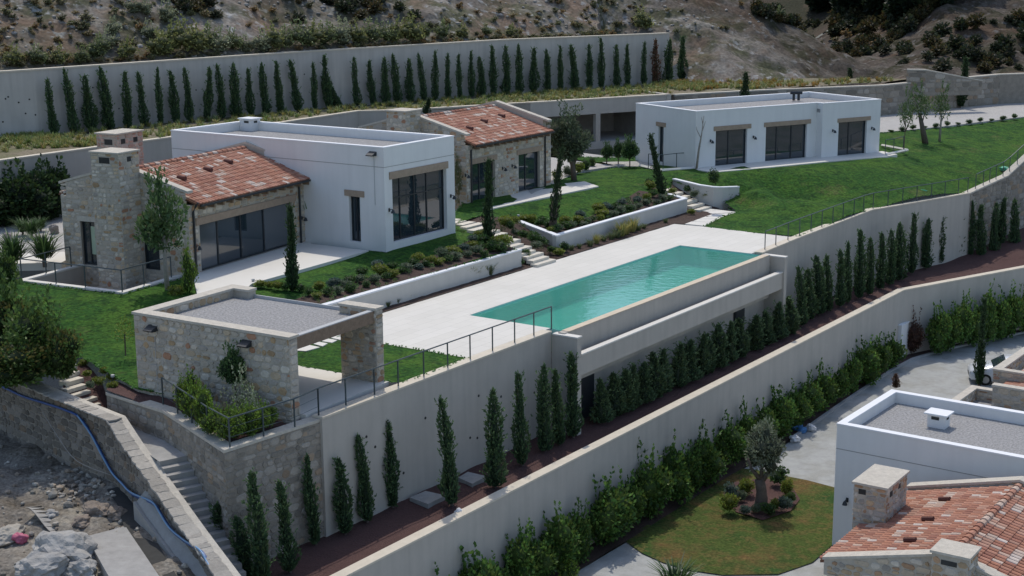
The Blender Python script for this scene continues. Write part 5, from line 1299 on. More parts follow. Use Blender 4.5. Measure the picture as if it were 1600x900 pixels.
for (px, py, sx, sy, sz, lab_) in ((100, 872, 1.25, .9, .62, "big pale blue-grey boulder lying beside the concrete slab in the pit"), (62, 892, .8, .6, .4, "broken grey rock below the big pale boulder, at the bottom left"), (128, 896, .6, .45, .35, "small grey rock between the big boulder and the concrete slab"),
                                    (12, 842, .7, .5, .3, "pale flat rock at the left edge under the pink bag"), (150, 800, .55, .4, .26, "brown broken rock in the debris heap behind the concrete slab"), (182, 806, .42, .3, .22, "brown rock at the right end of the debris heap"), (128, 818, .4, .3, .2, "reddish rock lowest in the debris heap by the slab"), (80, 808, .3, .25, .2, "small dark rock between the grey sheet and the debris heap")):
    q = zpx(px, py); base = (.33, .32, .30) if 'grey' in lab_ else ((.36, .33, .28) if 'pale flat' in lab_ else (.23, .19, .155))
    m = MB(); vs, fs, c = rock_geo(rs, (q.x, q.y, q.z + sz * .25), sx, sy, sz, 40, col=base); m.add(vs, fs, c); single("boulder", m, "rock", lab_, "rock", None, q)
# concrete slab, gutter and trench
q = [zpx(135, 838), zpx(196, 822), zpx(252, 905), zpx(178, 915)]; zz = max(p.z for p in q) + .10
m = MB(); m.prism([P(135, 838, zz), P(196, 822, zz), P(252, 905, zz), P(178, 915, zz)], zz - .45, zz); single("concrete_slab", m, "concrete", "flat pale concrete slab lying in the rubble pit", "slab")
oP = dg2 + seg2n * .48
gl_ = [onv(208, 784, oP, az2), onv(222, 806, oP, az2), onv(292, 902, oP, az2), onv(330, 960, oP, az2)]
gt = thing("concrete_gutter", gl_[0], "concrete gutter edge running along the rough stone wall at lower left", "gutter")
part("gutter_edge", ribbon(gl_, -7, [g.z for g in gl_], .10, 1), "concrete", gt)
m = MB(); q = [g - seg2n * .10 for g in gl_]; q2 = [g - seg2n * .47 for g in gl_]
for i in range(len(q) - 1): m.quad(q[i] + Vector((0, 0, -.04)), q[i + 1] + Vector((0, 0, -.04)), q2[i + 1] + Vector((0, 0, .35)), q2[i] + Vector((0, 0, .35)))
part("gutter_bed", m, "concrete", gt)
m = MB(); q = [zpx(176, 768), zpx(192, 790), zpx(205, 830), zpx(262, 930)]
m2 = MB()
for a, b in zip(q[:-1], q[1:]):
    s_ = Vector((.42, .3, 0)); m2.quad(a - s_ * .4 + Vector((0, 0, .12)), b - s_ * .4 + Vector((0, 0, .12)), b + s_ + Vector((0, 0, .14)), a + s_ + Vector((0, 0, .14)))
struct("drain_trench", m2, "recess_dark")  # dark sheet over the pit floor, the trench's shade painted flat
# pipes and cord along the wall
nA = Vector((dg1.y - dg2.y, dg2.x - dg1.x, 0)).normalized(); nA = nA if nA.y < 0 else -nA
azA = math.degrees(math.atan2(dg2.x - dg1.x, dg2.y - dg1.y))
oA = dg1 + nA * .10; oB = dg2 + seg2n * .12
pp = [onv(x, y, oA, azA) for x, y in ((-60, 582), (0, 603), (35, 619), (70, 630), (100, 640), (124, 652), (145, 682), (163, 716))]
pq = [onv(x, y, oB, az2) for x, y in ((178, 742), (192, 757), (208, 773), (240, 787), (252, 803), (268, 828), (292, 848), (315, 862), (326, 880), (340, 903), (360, 940))]
def smooth_path(p, k=4):
    out = []
    for i in range(len(p) - 1):
        p0, p1, p2, p3 = p[max(i - 1, 0)], p[i], p[i + 1], p[min(i + 2, len(p) - 1)]
        for j in range(k):
            t = j / k; out.append(.5 * ((2 * p1) + (p2 - p0) * t + (2 * p0 - 5 * p1 + 4 * p2 - p3) * t * t + (3 * p1 - p0 - 3 * p2 + p3) * t ** 3))
    return out + [p[-1]]
m = MB(); m.tube(smooth_path(pp + pq), .045, 7); single("water_pipe", m, "blue_pipe", "dark blue plastic pipe sagging along the rough stone wall", "pipe", smooth=True)
m = MB(); m.tube(smooth_path([p + (seg2n * .07 + Vector((0, 0, .09))) for p in pp[-3:] + pq]), .032, 6); single("water_pipe", m, "pale_blue_pipe", "thin pale blue pipe running beside the dark blue one", "pipe", smooth=True)
m = MB(); m.tube(smooth_path([onv(60, 632, oA, azA), onv(100, 676, oA, azA) + nA * .3, onv(140, 715, oA, azA) + nA * .5, onv(176, 742, oB, az2) + seg2n * .05]), .014, 5); single("cord", m, "rope_grey", "thin pale cord hanging across the dark wall face in the pit", "cord", smooth=True)
# litter
q = zpx(31, 847); m = MB(); vs, fs, c = rock_geo(rs, (q.x, q.y, q.z + .12), .28, .2, .2, 40); m.add(vs, fs, c); single("pink_bag", m, "plastic_pink", "crumpled pink bag on the rubble at the left edge", "bag", smooth=True)
m = MB(); a = zpx(40, 812); b = zpx(82, 838); n_ = 8
for i in range(n_):
    t0, t1 = i / n_, (i + 1) / n_; f = lambda t: a.lerp(b, t) + Vector((0, 0, .55 * math.sin(math.pi * (t * .8 + .2)) * (1 - t) + .12)); sd_ = Vector((.35, .5, 0)); m.quad(f(t0), f(t1), f(t1) + sd_ * (1 - .4 * t1) + Vector((0, 0, -.12)), f(t0) + sd_ + Vector((0, 0, -.25)))
    m.quad(f(t0) + Vector((0, 0, -.03)), f(t0) + sd_ + Vector((0, 0, -.28)), f(t1) + sd_ * (1 - .4 * t1) + Vector((0, 0, -.15)), f(t1) + Vector((0, 0, -.03)))
single("plastic_sheet", m, "concrete", "grey curled sheet half buried in the rubble of the pit", "sheet", smooth=True)

# upper right end of the long wall, in stone
rl = [w1bend, w1c, w1d, w1d + (w1d - w1c) * 1.5]
rz_ = [w1bend.z, w1c.z, w1d.z, w1d.z + 1]
rw = wall_thing("stone_wall", rl, -4.9, rz_, .45, "mortar_dark", "stone end of the long retaining wall rising to the right edge", "wall", 1, True, "stone_cap", caph=.1)
lst = []
for i, (a, b) in enumerate(zip(rl[:-1], rl[1:])):
    d = Vector((b.x - a.x, b.y - a.y, 0)); L_ = d.length; d.normalize(); nn = Vector((d.y, -d.x, 0)); za, zb_ = rz_[i] - .12, rz_[i + 1] - .12
    lst += stones((a.x, a.y, 0), d, nn, L_, lambda s: za + (zb_ - za) * s / L_, -4.6, (.5, .32), (), PAL_DARK, seed=130 + i, proud=.022, joint=.016)
stone_mass(lst, rw)

# ================================================================== RAILINGS
def railing(pts, label, h=.96, mid=0, closed=False, post_every=None, extra=None):
    o = thing("railing", pts[0], label, "railing")
    for p in pts:
        m = MB(); m.box(G, *(lambda ab: (ab[0] - .02, ab[0] + .02, ab[1] - .02, ab[1] + .02))(G.ab(p)), p.z - .02, p.z + h); part("post", m, "rail_metal", o)
    m = MB(); m.tube([p + Vector((0, 0, h)) for p in pts], .026, 6); part("handrail", m, "zinc" if mid == 9 else "rail_metal", o)
    for k in range(mid):
        m = MB(); m.tube([p + Vector((0, 0, h * (k + 1) / (mid + 1))) for p in pts], .008, 4); part("cable", m, "rail_metal", o)
    return o
r1 = [P(x, y, .03) for x, y in ((869, 515), (840, 525), (809, 536), (775, 549), (740, 562), (704.5, 575), (667.5, 589), (628, 604), (587, 617), (544, 634), (502, 650))]
r1 = [G.p(G.ab(p)[0], 32.68, .03) for p in r1]
railing(r1, "thin dark railing with upright posts on the wall between deck and pool house")
r1b = [r1[-1]] + [p + (Vector((.12, .16, 0))) for p in (P(454, 669, -.06), P(405, 684, -.08), P(352, 701, -.1))] + [P(325, 679, -.1), P(300, 661, -.1), P(277.7, 646, -.1), P(255, 631, -.1)]
railing(r1b, "dark railing with two cables round the corner of the stone platform by the pool house", .96, 2)
def on_line(px, py, ln, zs):
    best = None
    for i in range(len(ln) - 1):
        a, b = ln[i], ln[i + 1]; az_ = math.degrees(math.atan2(b[0] - a[0], b[1] - a[1])); q = onv(px, py, a, az_); L2 = (b[0] - a[0]) ** 2 + (b[1] - a[1]) ** 2
        t = ((q.x - a[0]) * (b[0] - a[0]) + (q.y - a[1]) * (b[1] - a[1])) / L2; e_ = max(0, -t, t - 1)
        if best is None or e_ < best[0]: t = min(1, max(0, t)); best = (e_, Vector((a[0] + (b[0] - a[0]) * t, a[1] + (b[1] - a[1]) * t, zs[i] + (zs[i + 1] - zs[i]) * t)))
    return best[1]
rline = shift([G.p(68.95, 32.45), P(1247, 372, 0), P(1362, 328, .04), w1bend], .2); rzz = [.03, .03, .06, w1bend.z]
r2 = [on_line(x, y, rline, rzz) for x, y in ((1195, 393), (1212, 385), (1231, 378), (1249, 372), (1267, 364), (1284, 357), (1301, 350.5), (1317, 345), (1334, 338.5), (1349, 333), (1364, 327), (1387, 323.5), (1410, 319.5), (1432, 315.5), (1455, 311.5), (1476, 308), (1497, 304), (1515, 300.5))]
railing(r2, "long thin railing along the wall below the big right lawn")
sline = shift([w1bend, w1c, w1d], .2)
r3 = [on_line(x, y, sline, rz_[:3]) for x, y in ((1524, 296), (1536, 291), (1546, 286.5), (1556, 282), (1567, 277), (1577, 272), (1589, 262), (1602, 250))]
railing(r3, "short railing climbing the stone end of the wall at the right edge")
c_ = [FA.p(50.2, 48.64, 1.27), FA.p(48.6, 48.64, 1.27), FA.p(47.1, 48.64, 1.27), FA.p(47.1, 46.6, 1.27), FA.p(47.1, 44.9, 1.27), FA.p(47.1, 42.82, 1.27), FA.p(48.5, 42.82, 1.27), FA.p(50.3, 42.8, 1.27)]
railing(c_, "thin railing round the light well of the stone house", .95)
c_ = [P(1013, 263, 1.66), P(1036, 264.5, 1.66), P(1057, 262, 1.66), P(1088, 260, 1.66)]
railing(c_, "small railing beside the left wall of the guest house", .95)
m = MB(); m.tube([P(1000, 259, 1.62), P(1035, 266.5, 1.68), P(1090, 262.5, 1.72)], .12, 4); single("curb", m, "deck_stone", "pale curb on the lawn edge at the left corner of the guest house", "curb")
c_ = [P(1383, 240, 1.76), P(1396, 238, 1.76), P(1411, 234, 1.76)]
railing(c_, "small railing at the right end of the guest house", .95)

# manhole lids on the mulch
for q, lab_ in (([(640, 777), (665, 767), (697, 774), (669, 787.5)], "pale square manhole slab on the mulch, the nearer of two"), ([(716, 746), (731, 737), (760, 744), (738, 756)], "pale square manhole slab on the mulch behind the first one")):
    m = MB(); m.prism([P(x, y, ZM + .16) for x, y in q], ZM - .1, ZM + .16); single("manhole_slab", m, "concrete", lab_, "slab", "manhole slabs")
# pool-side pier between house and hedge
gp = P(1405, 561, ZL + .05); m = MB(); a_, b_ = G.ab(gp)
o = thing("gate_pier", gp, "white rendered pier with flat cap standing in the hedge by the drive", "pier")
m.box(G, a_, a_ + 1.15, b_ - .05, b_ + .22, ZL - .2, ZL + 2.05); part("pier_body", m, "white_plaster", o)
m = MB(); m.box(G, a_ - .04, a_ + 1.19, b_ - .09, b_ + .26, ZL + 2.051, ZL + 2.12); part("pier_cap", m, "white_cap", o)
# refuse bags by the hedge
rs = random.Random(21)
for (px, py, r_, mt, lab_) in ((1243, 672, .30, "plastic_blue", "blue rubbish bag nearest the hedge in the pile by the drive"), (1253, 676, .24, "plastic_blue", "small blue rubbish bag between the blue and the white one"), (1267, 673, .26, "plastic_white", "white rubbish bag at the right of the pile by the drive"), (1241, 690, .28, "plastic_white", "white bag lying on the drive in front of the blue bags"), (716, 803, .16, "plastic_white", "small white bag on the coping of the long low wall")):
    z = ZL if py < 700 else ZM + .1; q = P(px, py, z); m = MB(); vs, fs, c = rock_geo(rs, (q.x, q.y, z + r_ * .55), r_, r_ * .8, r_ * .75, 40); m.add(vs, fs, c); single("rubbish_bag", m, mt, lab_, "bag", "rubbish bags", q, smooth=True)
for (px, py, lab_) in ((1410, 304.5, "small green plastic piece on the right lawn, the left one"), (1442, 299.5, "small green plastic piece on the right lawn, the right one")):
    q = ze and P(px, py, .5); z = ze(q.x, q.y); q = P(px, py, z); m = MB(); m.tube([q + Vector((-.22, 0, .05)), q + Vector((-.05, .1, .09)), q + Vector((.25, -.05, .05))], .05, 6); single("hose_piece", m, "hose_green", lab_, "hose")
q = P(1570, 266, .8); m = MB(); vs, fs, c = rock_geo(rs, (q.x, q.y, q.z + .1), .42, .25, .16, 40); m.add(vs, fs, c); single("green_tarp", m, "hose_green", "green bundle on the lawn at the rail near the right edge", "bundle", smooth=True)
for (px, py, z, lab_) in ((396, 449, 1.05, "small dark lantern post at the front corner of the stone house lawn"), (177, 601, -.15, "small white topped garden lamp by the left steps"), (1041, 284, 1.1, "small garden lamp post by the far steps"), (810, 346, 1.0, "small garden lamp at the left end of the right planter")):
    q = P(px, py, z); o = thing("garden_lamp", q, lab_, "lamp"); m = MB(); m.tube([q - Vector((0, 0, .1)), q + Vector((0, 0, .3))], .035, 6); part("stem", m, "dark_metal", o); m = MB(); m.tube([q + Vector((0, 0, .3)), q + Vector((0, 0, .38))], .075, 8); part("head", m, "zinc", o)

# ------------------------------------------------------------------ parked car
car = thing("parked_car", P(1534, 604, ZL), "white car parked on the drive, half hidden behind the stone annexe", "car")
cd = (P(1552, 600, ZL) - P(1514, 598, ZL)); cd.z = 0; cd.normalize(); cn = Vector((cd.y, -cd.x, 0)); c0 = P(1512.5, 594, ZL)
def cpnt(x, y, z): return c0 + cd * x + cn * y + Vector((0, 0, z))
st_ = [(0, .70, .36, .60, .64, .60), (.10, .84, .27, .70, .78, .72), (.85, .90, .24, .86, .95, .78), (1.2, .90, .24, .90, 1.0, .80), (1.95, .90, .24, .93, 1.46, .63), (3.1, .90, .24, .94, 1.50, .62), (3.9, .88, .26, .95, 1.40, .6), (4.3, .84, .3, .93, 1.0, .68), (4.4, .78, .4, .8, .86, .66)]
m = MB(); rows = []
for x, hw, zb, zl, zt, ht in st_: rows.append([cpnt(x, -hw * .94, zb), cpnt(x, -hw, (zb + zl) / 2), cpnt(x, -hw * .97, zl), cpnt(x, -ht, zt), cpnt(x, 0, zt + .03), cpnt(x, ht, zt), cpnt(x, hw * .97, zl), cpnt(x, hw, (zb + zl) / 2), cpnt(x, hw * .94, zb)])
vs = [p for r_ in rows for p in r_]; fs = []
for i in range(len(rows) - 1):
    for k in range(8): fs.append((i * 9 + k, (i + 1) * 9 + k, (i + 1) * 9 + k + 1, i * 9 + k + 1))
fs.append(tuple(range(9))); fs.append(tuple((len(rows) - 1) * 9 + k for k in range(8, -1, -1)))
m.add(vs, fs); bd = part("body", m, "car_paint", car, smooth=True)
def off_quad(a, b, c, d, e=.012):
    n_ = (b - a).cross(d - a).normalized()
    if n_.z < 0: n_ = -n_
    m = MB(); q = [p + n_ * e for p in (a, b, c, d)]; m.hexa([p - n_ * .008 for p in q], q); return m
part("windscreen", off_quad(cpnt(1.24, -.72, 1.02), cpnt(1.24, .72, 1.02), cpnt(1.9, .58, 1.44), cpnt(1.9, -.58, 1.44), .03), "dark_glass", car)
for sgn in (-1, 1):
    a, b, c, d = cpnt(1.45, sgn * .885, .98), cpnt(3.7, sgn * .87, .98), cpnt(3.4, sgn * .66, 1.43), cpnt(2.0, sgn * .67, 1.42); m = off_quad(a, b, c, d, .02); part("side_window", m, "dark_glass", car)
    m = MB(); m.tube([cpnt(.06, sgn * .58, .62), cpnt(.06, sgn * .74, .66)], .07, 6); part("headlight", m, "zinc", car)
    for xw in (.85, 3.45):
        m = MB(); m.tube([cpnt(xw, sgn * .74, .32), cpnt(xw, sgn * .915, .32)], .32, 16); wh = part("wheel", m, "tyre", car); m = MB(); m.tube([cpnt(xw, sgn * .9, .32), cpnt(xw, sgn * .925, .32)], .2, 12); part("rim", m, "alloy", wh)
m = MB(); a = cpnt(-.012, 0, .5); m.hexa([cpnt(-.02, -.5, .42), cpnt(.03, -.5, .42), cpnt(.03, .5, .42), cpnt(-.02, .5, .42)], [cpnt(.0, -.5, .56), cpnt(.04, -.5, .56), cpnt(.04, .5, .56), cpnt(.0, .5, .56)]); part("grille", m, "dark_metal", car)
# ================================================================== PLANTS
def quad_mesh(name, V, C, extra=None):
    """V (n,4,3) quads, C (n,3) colours; extra = (verts, faces, cols) of a core"""
    n = len(V); vs = V.reshape(-1, 3); fs = np.arange(n * 4).reshape(-1, 4)
    me = bpy.data.meshes.new(name)
    ev = np.array(extra[0], dtype=np.float64).reshape(-1, 3) if extra else np.zeros((0, 3)); ef = extra[1] if extra else []; ec = extra[2] if extra else []
    loops = np.concatenate([fs.ravel()] + [np.array(f) + n * 4 for f in ef]) if ef else fs.ravel()
    ls = np.concatenate([np.arange(n) * 4, n * 4 + np.concatenate([[0], np.cumsum([len(f) for f in ef])[:-1]])]) if ef else np.arange(n) * 4
    av = np.concatenate([vs, ev])
    me.vertices.add(len(av)); me.vertices.foreach_set("co", av.ravel().astype(np.float32))
    me.loops.add(len(loops)); me.loops.foreach_set("vertex_index", loops.astype(np.int32))
    me.polygons.add(len(ls)); me.polygons.foreach_set("loop_start", ls.astype(np.int32))
    me.update(calc_edges=True)
    a = me.attributes.new("col", 'FLOAT_COLOR', 'FACE')
    cc = np.concatenate([C, np.array(ec).reshape(-1, 3)]) if ec else C
    a.data.foreach_set("color", np.concatenate([cc, np.ones((len(cc), 1))], 1).astype(np.float32).ravel())
    me.validate(); me.update()
    return me
def nrm(v): return v / (np.linalg.norm(v, axis=-1, keepdims=True) + 1e-9)
def leaves(pos, d, size, asp, r):
    """leaf quads: stem at pos, pointing along d"""
    n = len(pos); d = nrm(d); side = nrm(np.cross(d, r.normal(size=(n, 3)))); s = size[:, None]
    return np.stack([pos, pos + d * s * .5 + side * s * asp, pos + d * s, pos + d * s * .5 - side * s * asp], 1)
def blob(rx, rz, z0, seed, n=7, m=9, col=(.02, .035, .015), prof=None):
    vs, fs = [], []
    for i in range(n):
        t = i / (n - 1)
        for k in range(m):
            a = 2 * math.pi * k / m; rr = (prof(t) if prof else math.sin(math.pi * min(.98, max(.02, t)))) * rx * (1 + .3 * noise.noise((math.cos(a) * 1.3 + seed, math.sin(a) * 1.3, t * 4)))
            vs.append((math.cos(a) * rr, math.sin(a) * rr, z0 + t * rz))
    for i in range(n - 1):
        for k in range(m): fs.append((i * m + k, i * m + (k + 1) % m, (i + 1) * m + (k + 1) % m, (i + 1) * m + k))
    return vs, fs, [col] * len(fs)
def pickcol(pal, n, r, jit=.25):
    pal = np.array(pal) * 1.8; c = pal[r.integers(0, len(pal), n)]; return c * r.uniform(1 - jit, 1 + jit, (n, 1))
def cypress_mesh(seed, h=3.0, rad=.30, n=1700, pal=((.036, .066, .031), (.046, .080, .034), (.026, .048, .025)), tips=(.080, .125, .050), lean=0.0, pw=.55):
    r = np.random.default_rng(seed)
    t = r.random(n) ** 1.05; ang = r.uniform(0, 2 * math.pi, n)
    prof = lambda q: np.minimum(1, .45 + q * 5) * (1 - q) ** pw * (.86 + .22 * np.sin(q * 9 + seed)) + .03
    lump = np.array([noise.noise((math.cos(a) * 1.4 + seed * 3.1, math.sin(a) * 1.4, q * h * 1.1)) for a, q in zip(ang, t)])
    rr = rad * prof(t) * (1 + .85 * lump) * (r.uniform(.55, 1.0, n) ** .5)
    bx = .10 * np.sin(t * 3 + seed) * (t ** 1.5) + lean * t ** 2; by = .08 * np.cos(t * 2.6 + seed * 2) * t ** 1.5
    pos = np.stack([np.cos(ang) * rr + bx, np.sin(ang) * rr + by, .06 + t * (h - .1)], 1)
    d = np.stack([np.cos(ang) * .7, np.sin(ang) * .7, np.full(n, .9)], 1) + r.normal(size=(n, 3)) * .35
    V = leaves(pos, d, r.uniform(.10, .22, n) * (1 - .35 * t), .22, r); C = pickcol(pal, n, r)
    hi = (lump > .12) & (r.random(n) < .6); C[hi] = np.array(tips) * r.uniform(.6, 1.15, (hi.sum(), 1))  # sunlit tips: light put into the colour of bulging leaves
    # side shoots standing out of the outline
    S, SC_ = [], []
    for i in range(58):
        q = r.uniform(.08, .97); a = r.uniform(0, 2 * math.pi); k = 12; ln = r.uniform(.14, .42) * (1.1 - .3 * q); j = r.random(k)
        r0 = rad * prof(np.array([q]))[0] * .8
        dv = np.array([math.cos(a) * .8, math.sin(a) * .8, r.uniform(.4, 1.3)]); dv /= np.linalg.norm(dv)
        b0_ = np.array([math.cos(a) * r0 + .10 * math.sin(q * 3 + seed) * q ** 1.5 + lean * q * q, math.sin(a) * r0, q * h])
        p = b0_ + dv * (j * ln)[:, None]; S.append(leaves(p, dv + r.normal(size=(k, 3)) * .4, r.uniform(.06, .13, k), .22, r)); SC_.append(pickcol((tips, pal[0]), k, r))
    k = 40; j = r.random(k); p = np.stack([np.full(k, .10 * math.sin(3 + seed) + lean), np.full(k, .08 * math.cos(2.6 + seed * 2)), h * .93 + j * h * .09], 1); S.append(leaves(p, np.array([0, 0, 1.]) + r.normal(size=(k, 3)) * .45, r.uniform(.05, .12, k), .2, r)); SC_.append(pickcol((tips,), k, r))
    V = np.concatenate([V] + S); C = np.concatenate([C] + SC_)
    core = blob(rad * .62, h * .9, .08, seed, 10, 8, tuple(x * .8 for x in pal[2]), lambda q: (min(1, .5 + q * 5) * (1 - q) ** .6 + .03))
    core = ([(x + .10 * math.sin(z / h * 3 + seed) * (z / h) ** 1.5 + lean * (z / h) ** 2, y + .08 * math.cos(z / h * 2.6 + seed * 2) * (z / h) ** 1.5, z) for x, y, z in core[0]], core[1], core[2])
    return quad_mesh("cypress_crown", V, C, core)
def lumps_mesh(name, seed, rx, rz, n, pal, lsize=(.05, .12), nl=9, asp=.3, z0=0.0, up=.3, hi=None, spread=.62, core=True, shoots=0, corecol=None):
    """shrub or crown: leaves over a number of overlapping lumps"""
    r = np.random.default_rng(seed)
    cs = r.normal(size=(nl, 3)); cs = nrm(cs) * (r.uniform(.25, 1, (nl, 1)) ** .5) * spread; cs[0] = 0
    cr = r.uniform(.36, .58, nl); cr[0] = .62
    w_ = cr ** 2 / (cr ** 2).sum(); idx = r.choice(nl, n, p=w_); d = nrm(r.normal(size=(n, 3)))
    p = cs[idx] + d * (cr[idx] * r.uniform(.72, 1.06, n))[:, None]
    p[:, 2] = np.maximum(p[:, 2], -.92 + r.uniform(0, .1, n))
    pos = np.stack([p[:, 0] * rx, p[:, 1] * rx, (p[:, 2] + 1) * rz * .5 + z0], 1)
    dd = d + np.array([0, 0, up]) + r.normal(size=(n, 3)) * .5
    V = leaves(pos, dd, r.uniform(*lsize, n), asp, r); C = pickcol(pal, n, r)
    lt = r.uniform(.7, 1.3, nl); C = C * lt[idx][:, None]
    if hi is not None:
        m_ = (d[:, 2] > .1) & (r.random(n) < .45); C[m_] = np.array(hi) * r.uniform(.7, 1.2, (m_.sum(), 1))  # upward leaves lighter: highlights put into the colour, ochre on large bushes
    S, SC_ = [V], [C]
    for i in range(shoots):
        a = r.uniform(0, 2 * math.pi); rr = r.uniform(0, .6) * rx; k = 16; j = r.random(k); ln = rz * r.uniform(.25, .55); b0_ = np.array([math.cos(a) * rr, math.sin(a) * rr, z0 + rz * .85]); dv = nrm(np.array([r.normal() * .25, r.normal() * .25, 1.0]))
        S.append(leaves(b0_ + dv * (j * ln)[:, None], dv + r.normal(size=(k, 3)) * .6, r.uniform(*lsize, k), asp, r)); SC_.append(pickcol(pal, k, r))
    ex = None
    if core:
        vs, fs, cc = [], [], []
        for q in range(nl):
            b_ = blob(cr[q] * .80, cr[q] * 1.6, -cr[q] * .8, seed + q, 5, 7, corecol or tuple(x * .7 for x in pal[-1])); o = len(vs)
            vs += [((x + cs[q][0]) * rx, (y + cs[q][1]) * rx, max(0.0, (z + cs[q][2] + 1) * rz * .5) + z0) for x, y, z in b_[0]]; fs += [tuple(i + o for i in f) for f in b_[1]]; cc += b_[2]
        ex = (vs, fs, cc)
    return quad_mesh(name, np.concatenate(S), np.concatenate(SC_), ex)
def tuft_mesh(name, seed, h, spread, n, pal, bw=.03, droop=.4):
    r = np.random.default_rng(seed); a = r.uniform(0, 2 * math.pi, n); o = r.uniform(0, spread * .35, n); ln = h * r.uniform(.6, 1.1, n); out = spread * r.uniform(.2, 1, n)
    b = np.stack([np.cos(a) * o, np.sin(a) * o, np.zeros(n)], 1); dv = np.stack([np.cos(a) * out, np.sin(a) * out, ln], 1); sd_ = np.stack([-np.sin(a), np.cos(a), np.zeros(n)], 1) * bw
    mid_ = b + dv * np.array([.4, .4, .65]); tip = b + dv
    V1 = np.stack([b - sd_, b + sd_, mid_ + sd_ * .8, mid_ - sd_ * .8], 1); V2 = np.stack([mid_ - sd_ * .8, mid_ + sd_ * .8, tip + sd_ * .15, tip - sd_ * .15], 1); C = pickcol(pal, n, r)
    return quad_mesh(name, np.concatenate([V1, V2]), np.concatenate([C, C * 1.1]))
GREEN = ((.040, .082, .022), (.055, .105, .026), (.030, .062, .020)); YEL = ((.105, .140, .022), (.075, .110, .020), (.135, .160, .028)); GREY = ((.075, .105, .058), (.058, .085, .046), (.095, .125, .072)); BLUE = ((.055, .085, .066), (.045, .070, .055), (.072, .10, .08))
OLIVE = ((.095, .115, .070), (.12, .138, .092), (.070, .090, .052)); DARK = ((.020, .036, .016), (.028, .046, .020), (.016, .028, .014))

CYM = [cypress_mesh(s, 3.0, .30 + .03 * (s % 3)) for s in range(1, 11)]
BROWN = cypress_mesh(9, 3.0, .28, 1300, ((.11, .045, .032), (.09, .05, .03), (.07, .05, .03)), (.10, .07, .035))
tk = MB(); tk.tube([(0, 0, -.15), (0, 0, 1.4), (.03, 0, 2.6)], .05, 6, r1=.015); TRUNK = tk.mesh("cypress_trunk")
def cypress(px, py, tipx, tipy, z, label, group, mesh=None, seed=0, width=1.0, name="cypress_tree", rad=None):
    q = P(px, py, z); h = max(.8, zat(q, tipy) - z); r = random.Random(seed * 7 + 1)
    o = thing(name, q, label, "tree", group); s = h / 3.0
    wv = (rad / .33) if rad else width * (.75 + .25 * s) * r.uniform(.78, 1.2)
    # the lean seen in the photograph, as a real tilt about the viewing direction
    dep = (Vector((q.x, q.y, z - CAM_H))).length; off = (tipx - px) / FPX * dep - 0.03 * h
    tl = math.atan2(off, h)
    o.rotation_euler = (0, tl if abs(tl) > .035 else 0, 0)
    for nm, me, mt in (("trunk", TRUNK, "bark"), ("crown", mesh or CYM[(seed * 7) % 10], "needle")):
        c = obj(nm, me, mt, o); c.scale = (wv, wv, s) if nm == "crown" else (s, s, s); c.rotation_euler = (0, 0, r.uniform(0, 6.28))
    return o
BACK = [(76, 212, 74, 123), (107, 209, 104, 108), (135, 206, 131, 118), (163, 205, 160, 105), (192, 200, 197, 113), (218, 198, 214, 113), (243, 194, 246, 106), (267, 192, 266, 111), (289, 191, 288, 106), (315, 188, 326, 106), (340, 186, 339, 101), (361, 183, 364, 100), (385, 181, 384, 108),
        (409, 180, 404, 98), (431, 179, 430, 96), (459, 173, 450, 94), (484, 172, 485, 98), (507, 168, 504, 86), (551, 167, 549, 90), (576, 164, 572, 95), (595, 162, 595, 90), (614, 161, 611, 85), (634, 160, 632, 93), (655, 158, 651, 83), (672, 156, 674, 80), (692, 155, 692, 84), (710, 151, 711, 85), (729, 149, 730, 80), (745, 148, 744, 89), (762, 147, 762, 72), (783, 146, 787, 72),
        (803, 145, 803, 70), (825, 144, 825, 75), (847, 142, 847, 77), (867, 141, 868, 72), (890, 139, 886, 70), (912, 138, 916, 70), (930, 137, 932, 60), (955, 137, 954, 70), (972, 136, 971, 70), (996, 135, 996, 66), (1034, 131, 1035, 62), (1055, 127, 1057, 57)]
def before_wall(px, off=.7):
    """foot of a tree standing off metres before the tall back wall, seen in column px"""
    for j in range(len(bl) - 1):
        a_, b_ = bl[j], bl[j + 1]; q = onv(px, 180, a_, math.degrees(math.atan2(b_.x - a_.x, b_.y - a_.y))); t = ((q.x - a_.x) * (b_.x - a_.x) + (q.y - a_.y) * (b_.y - a_.y)) / ((b_.x - a_.x) ** 2 + (b_.y - a_.y) ** 2)
        if t <= 1.0 or j == len(bl) - 2: return Vector((q.x - _bn.x * off, q.y - _bn.y * off, 4.72))
def pixel(v):
    d = np.array([v[0], v[1], v[2] - CAM_H]); zc = d @ _f; return 800 + FPX * (d @ CX) / zc, 450 - FPX * (d @ CU) / zc
def back_cypress(t, label, me, sd, w_=.92):
    q = before_wall(t[0]); bx, by = pixel(q); return cypress(bx, by, t[2] + bx - t[0], t[3], 4.72, label, "cypresses before the back wall", me, sd, w_)
for i, t in enumerate(BACK):
    back_cypress(t, f"dark cypress before the tall back wall, {nth(i)} from the row's left end", None, i)
back_cypress((1015, 134, 1016, 62), "dried reddish brown cypress near the right end of the back wall row", BROWN, 3)
back_cypress((524, 166, 488, 99), "fallen cypress leaning hard to the left against the back wall", None, 4, 1.1)
FRONT = [(348, 885, 346, 785), (384, 905, 382, 808), (412, 915, 408, 740), (454, 895, 446, 752), (494, 852, 490, 712), (540, 835, 539, 717), (574, 816, 570, 680), (614, 793, 612, 655), (706, 790, 700, 622), (774, 762, 774, 612), (816, 728, 814, 585), (852, 706, 850, 570), (875, 696, 872, 578), (896, 684, 894, 552)]
for i, t in enumerate(FRONT):
    cypress(*t, ZM, f"slim cypress on the mulch strip below the deck, {nth(i)} from the left", "cypresses on the mulch strip", seed=i + 2, width=.92)
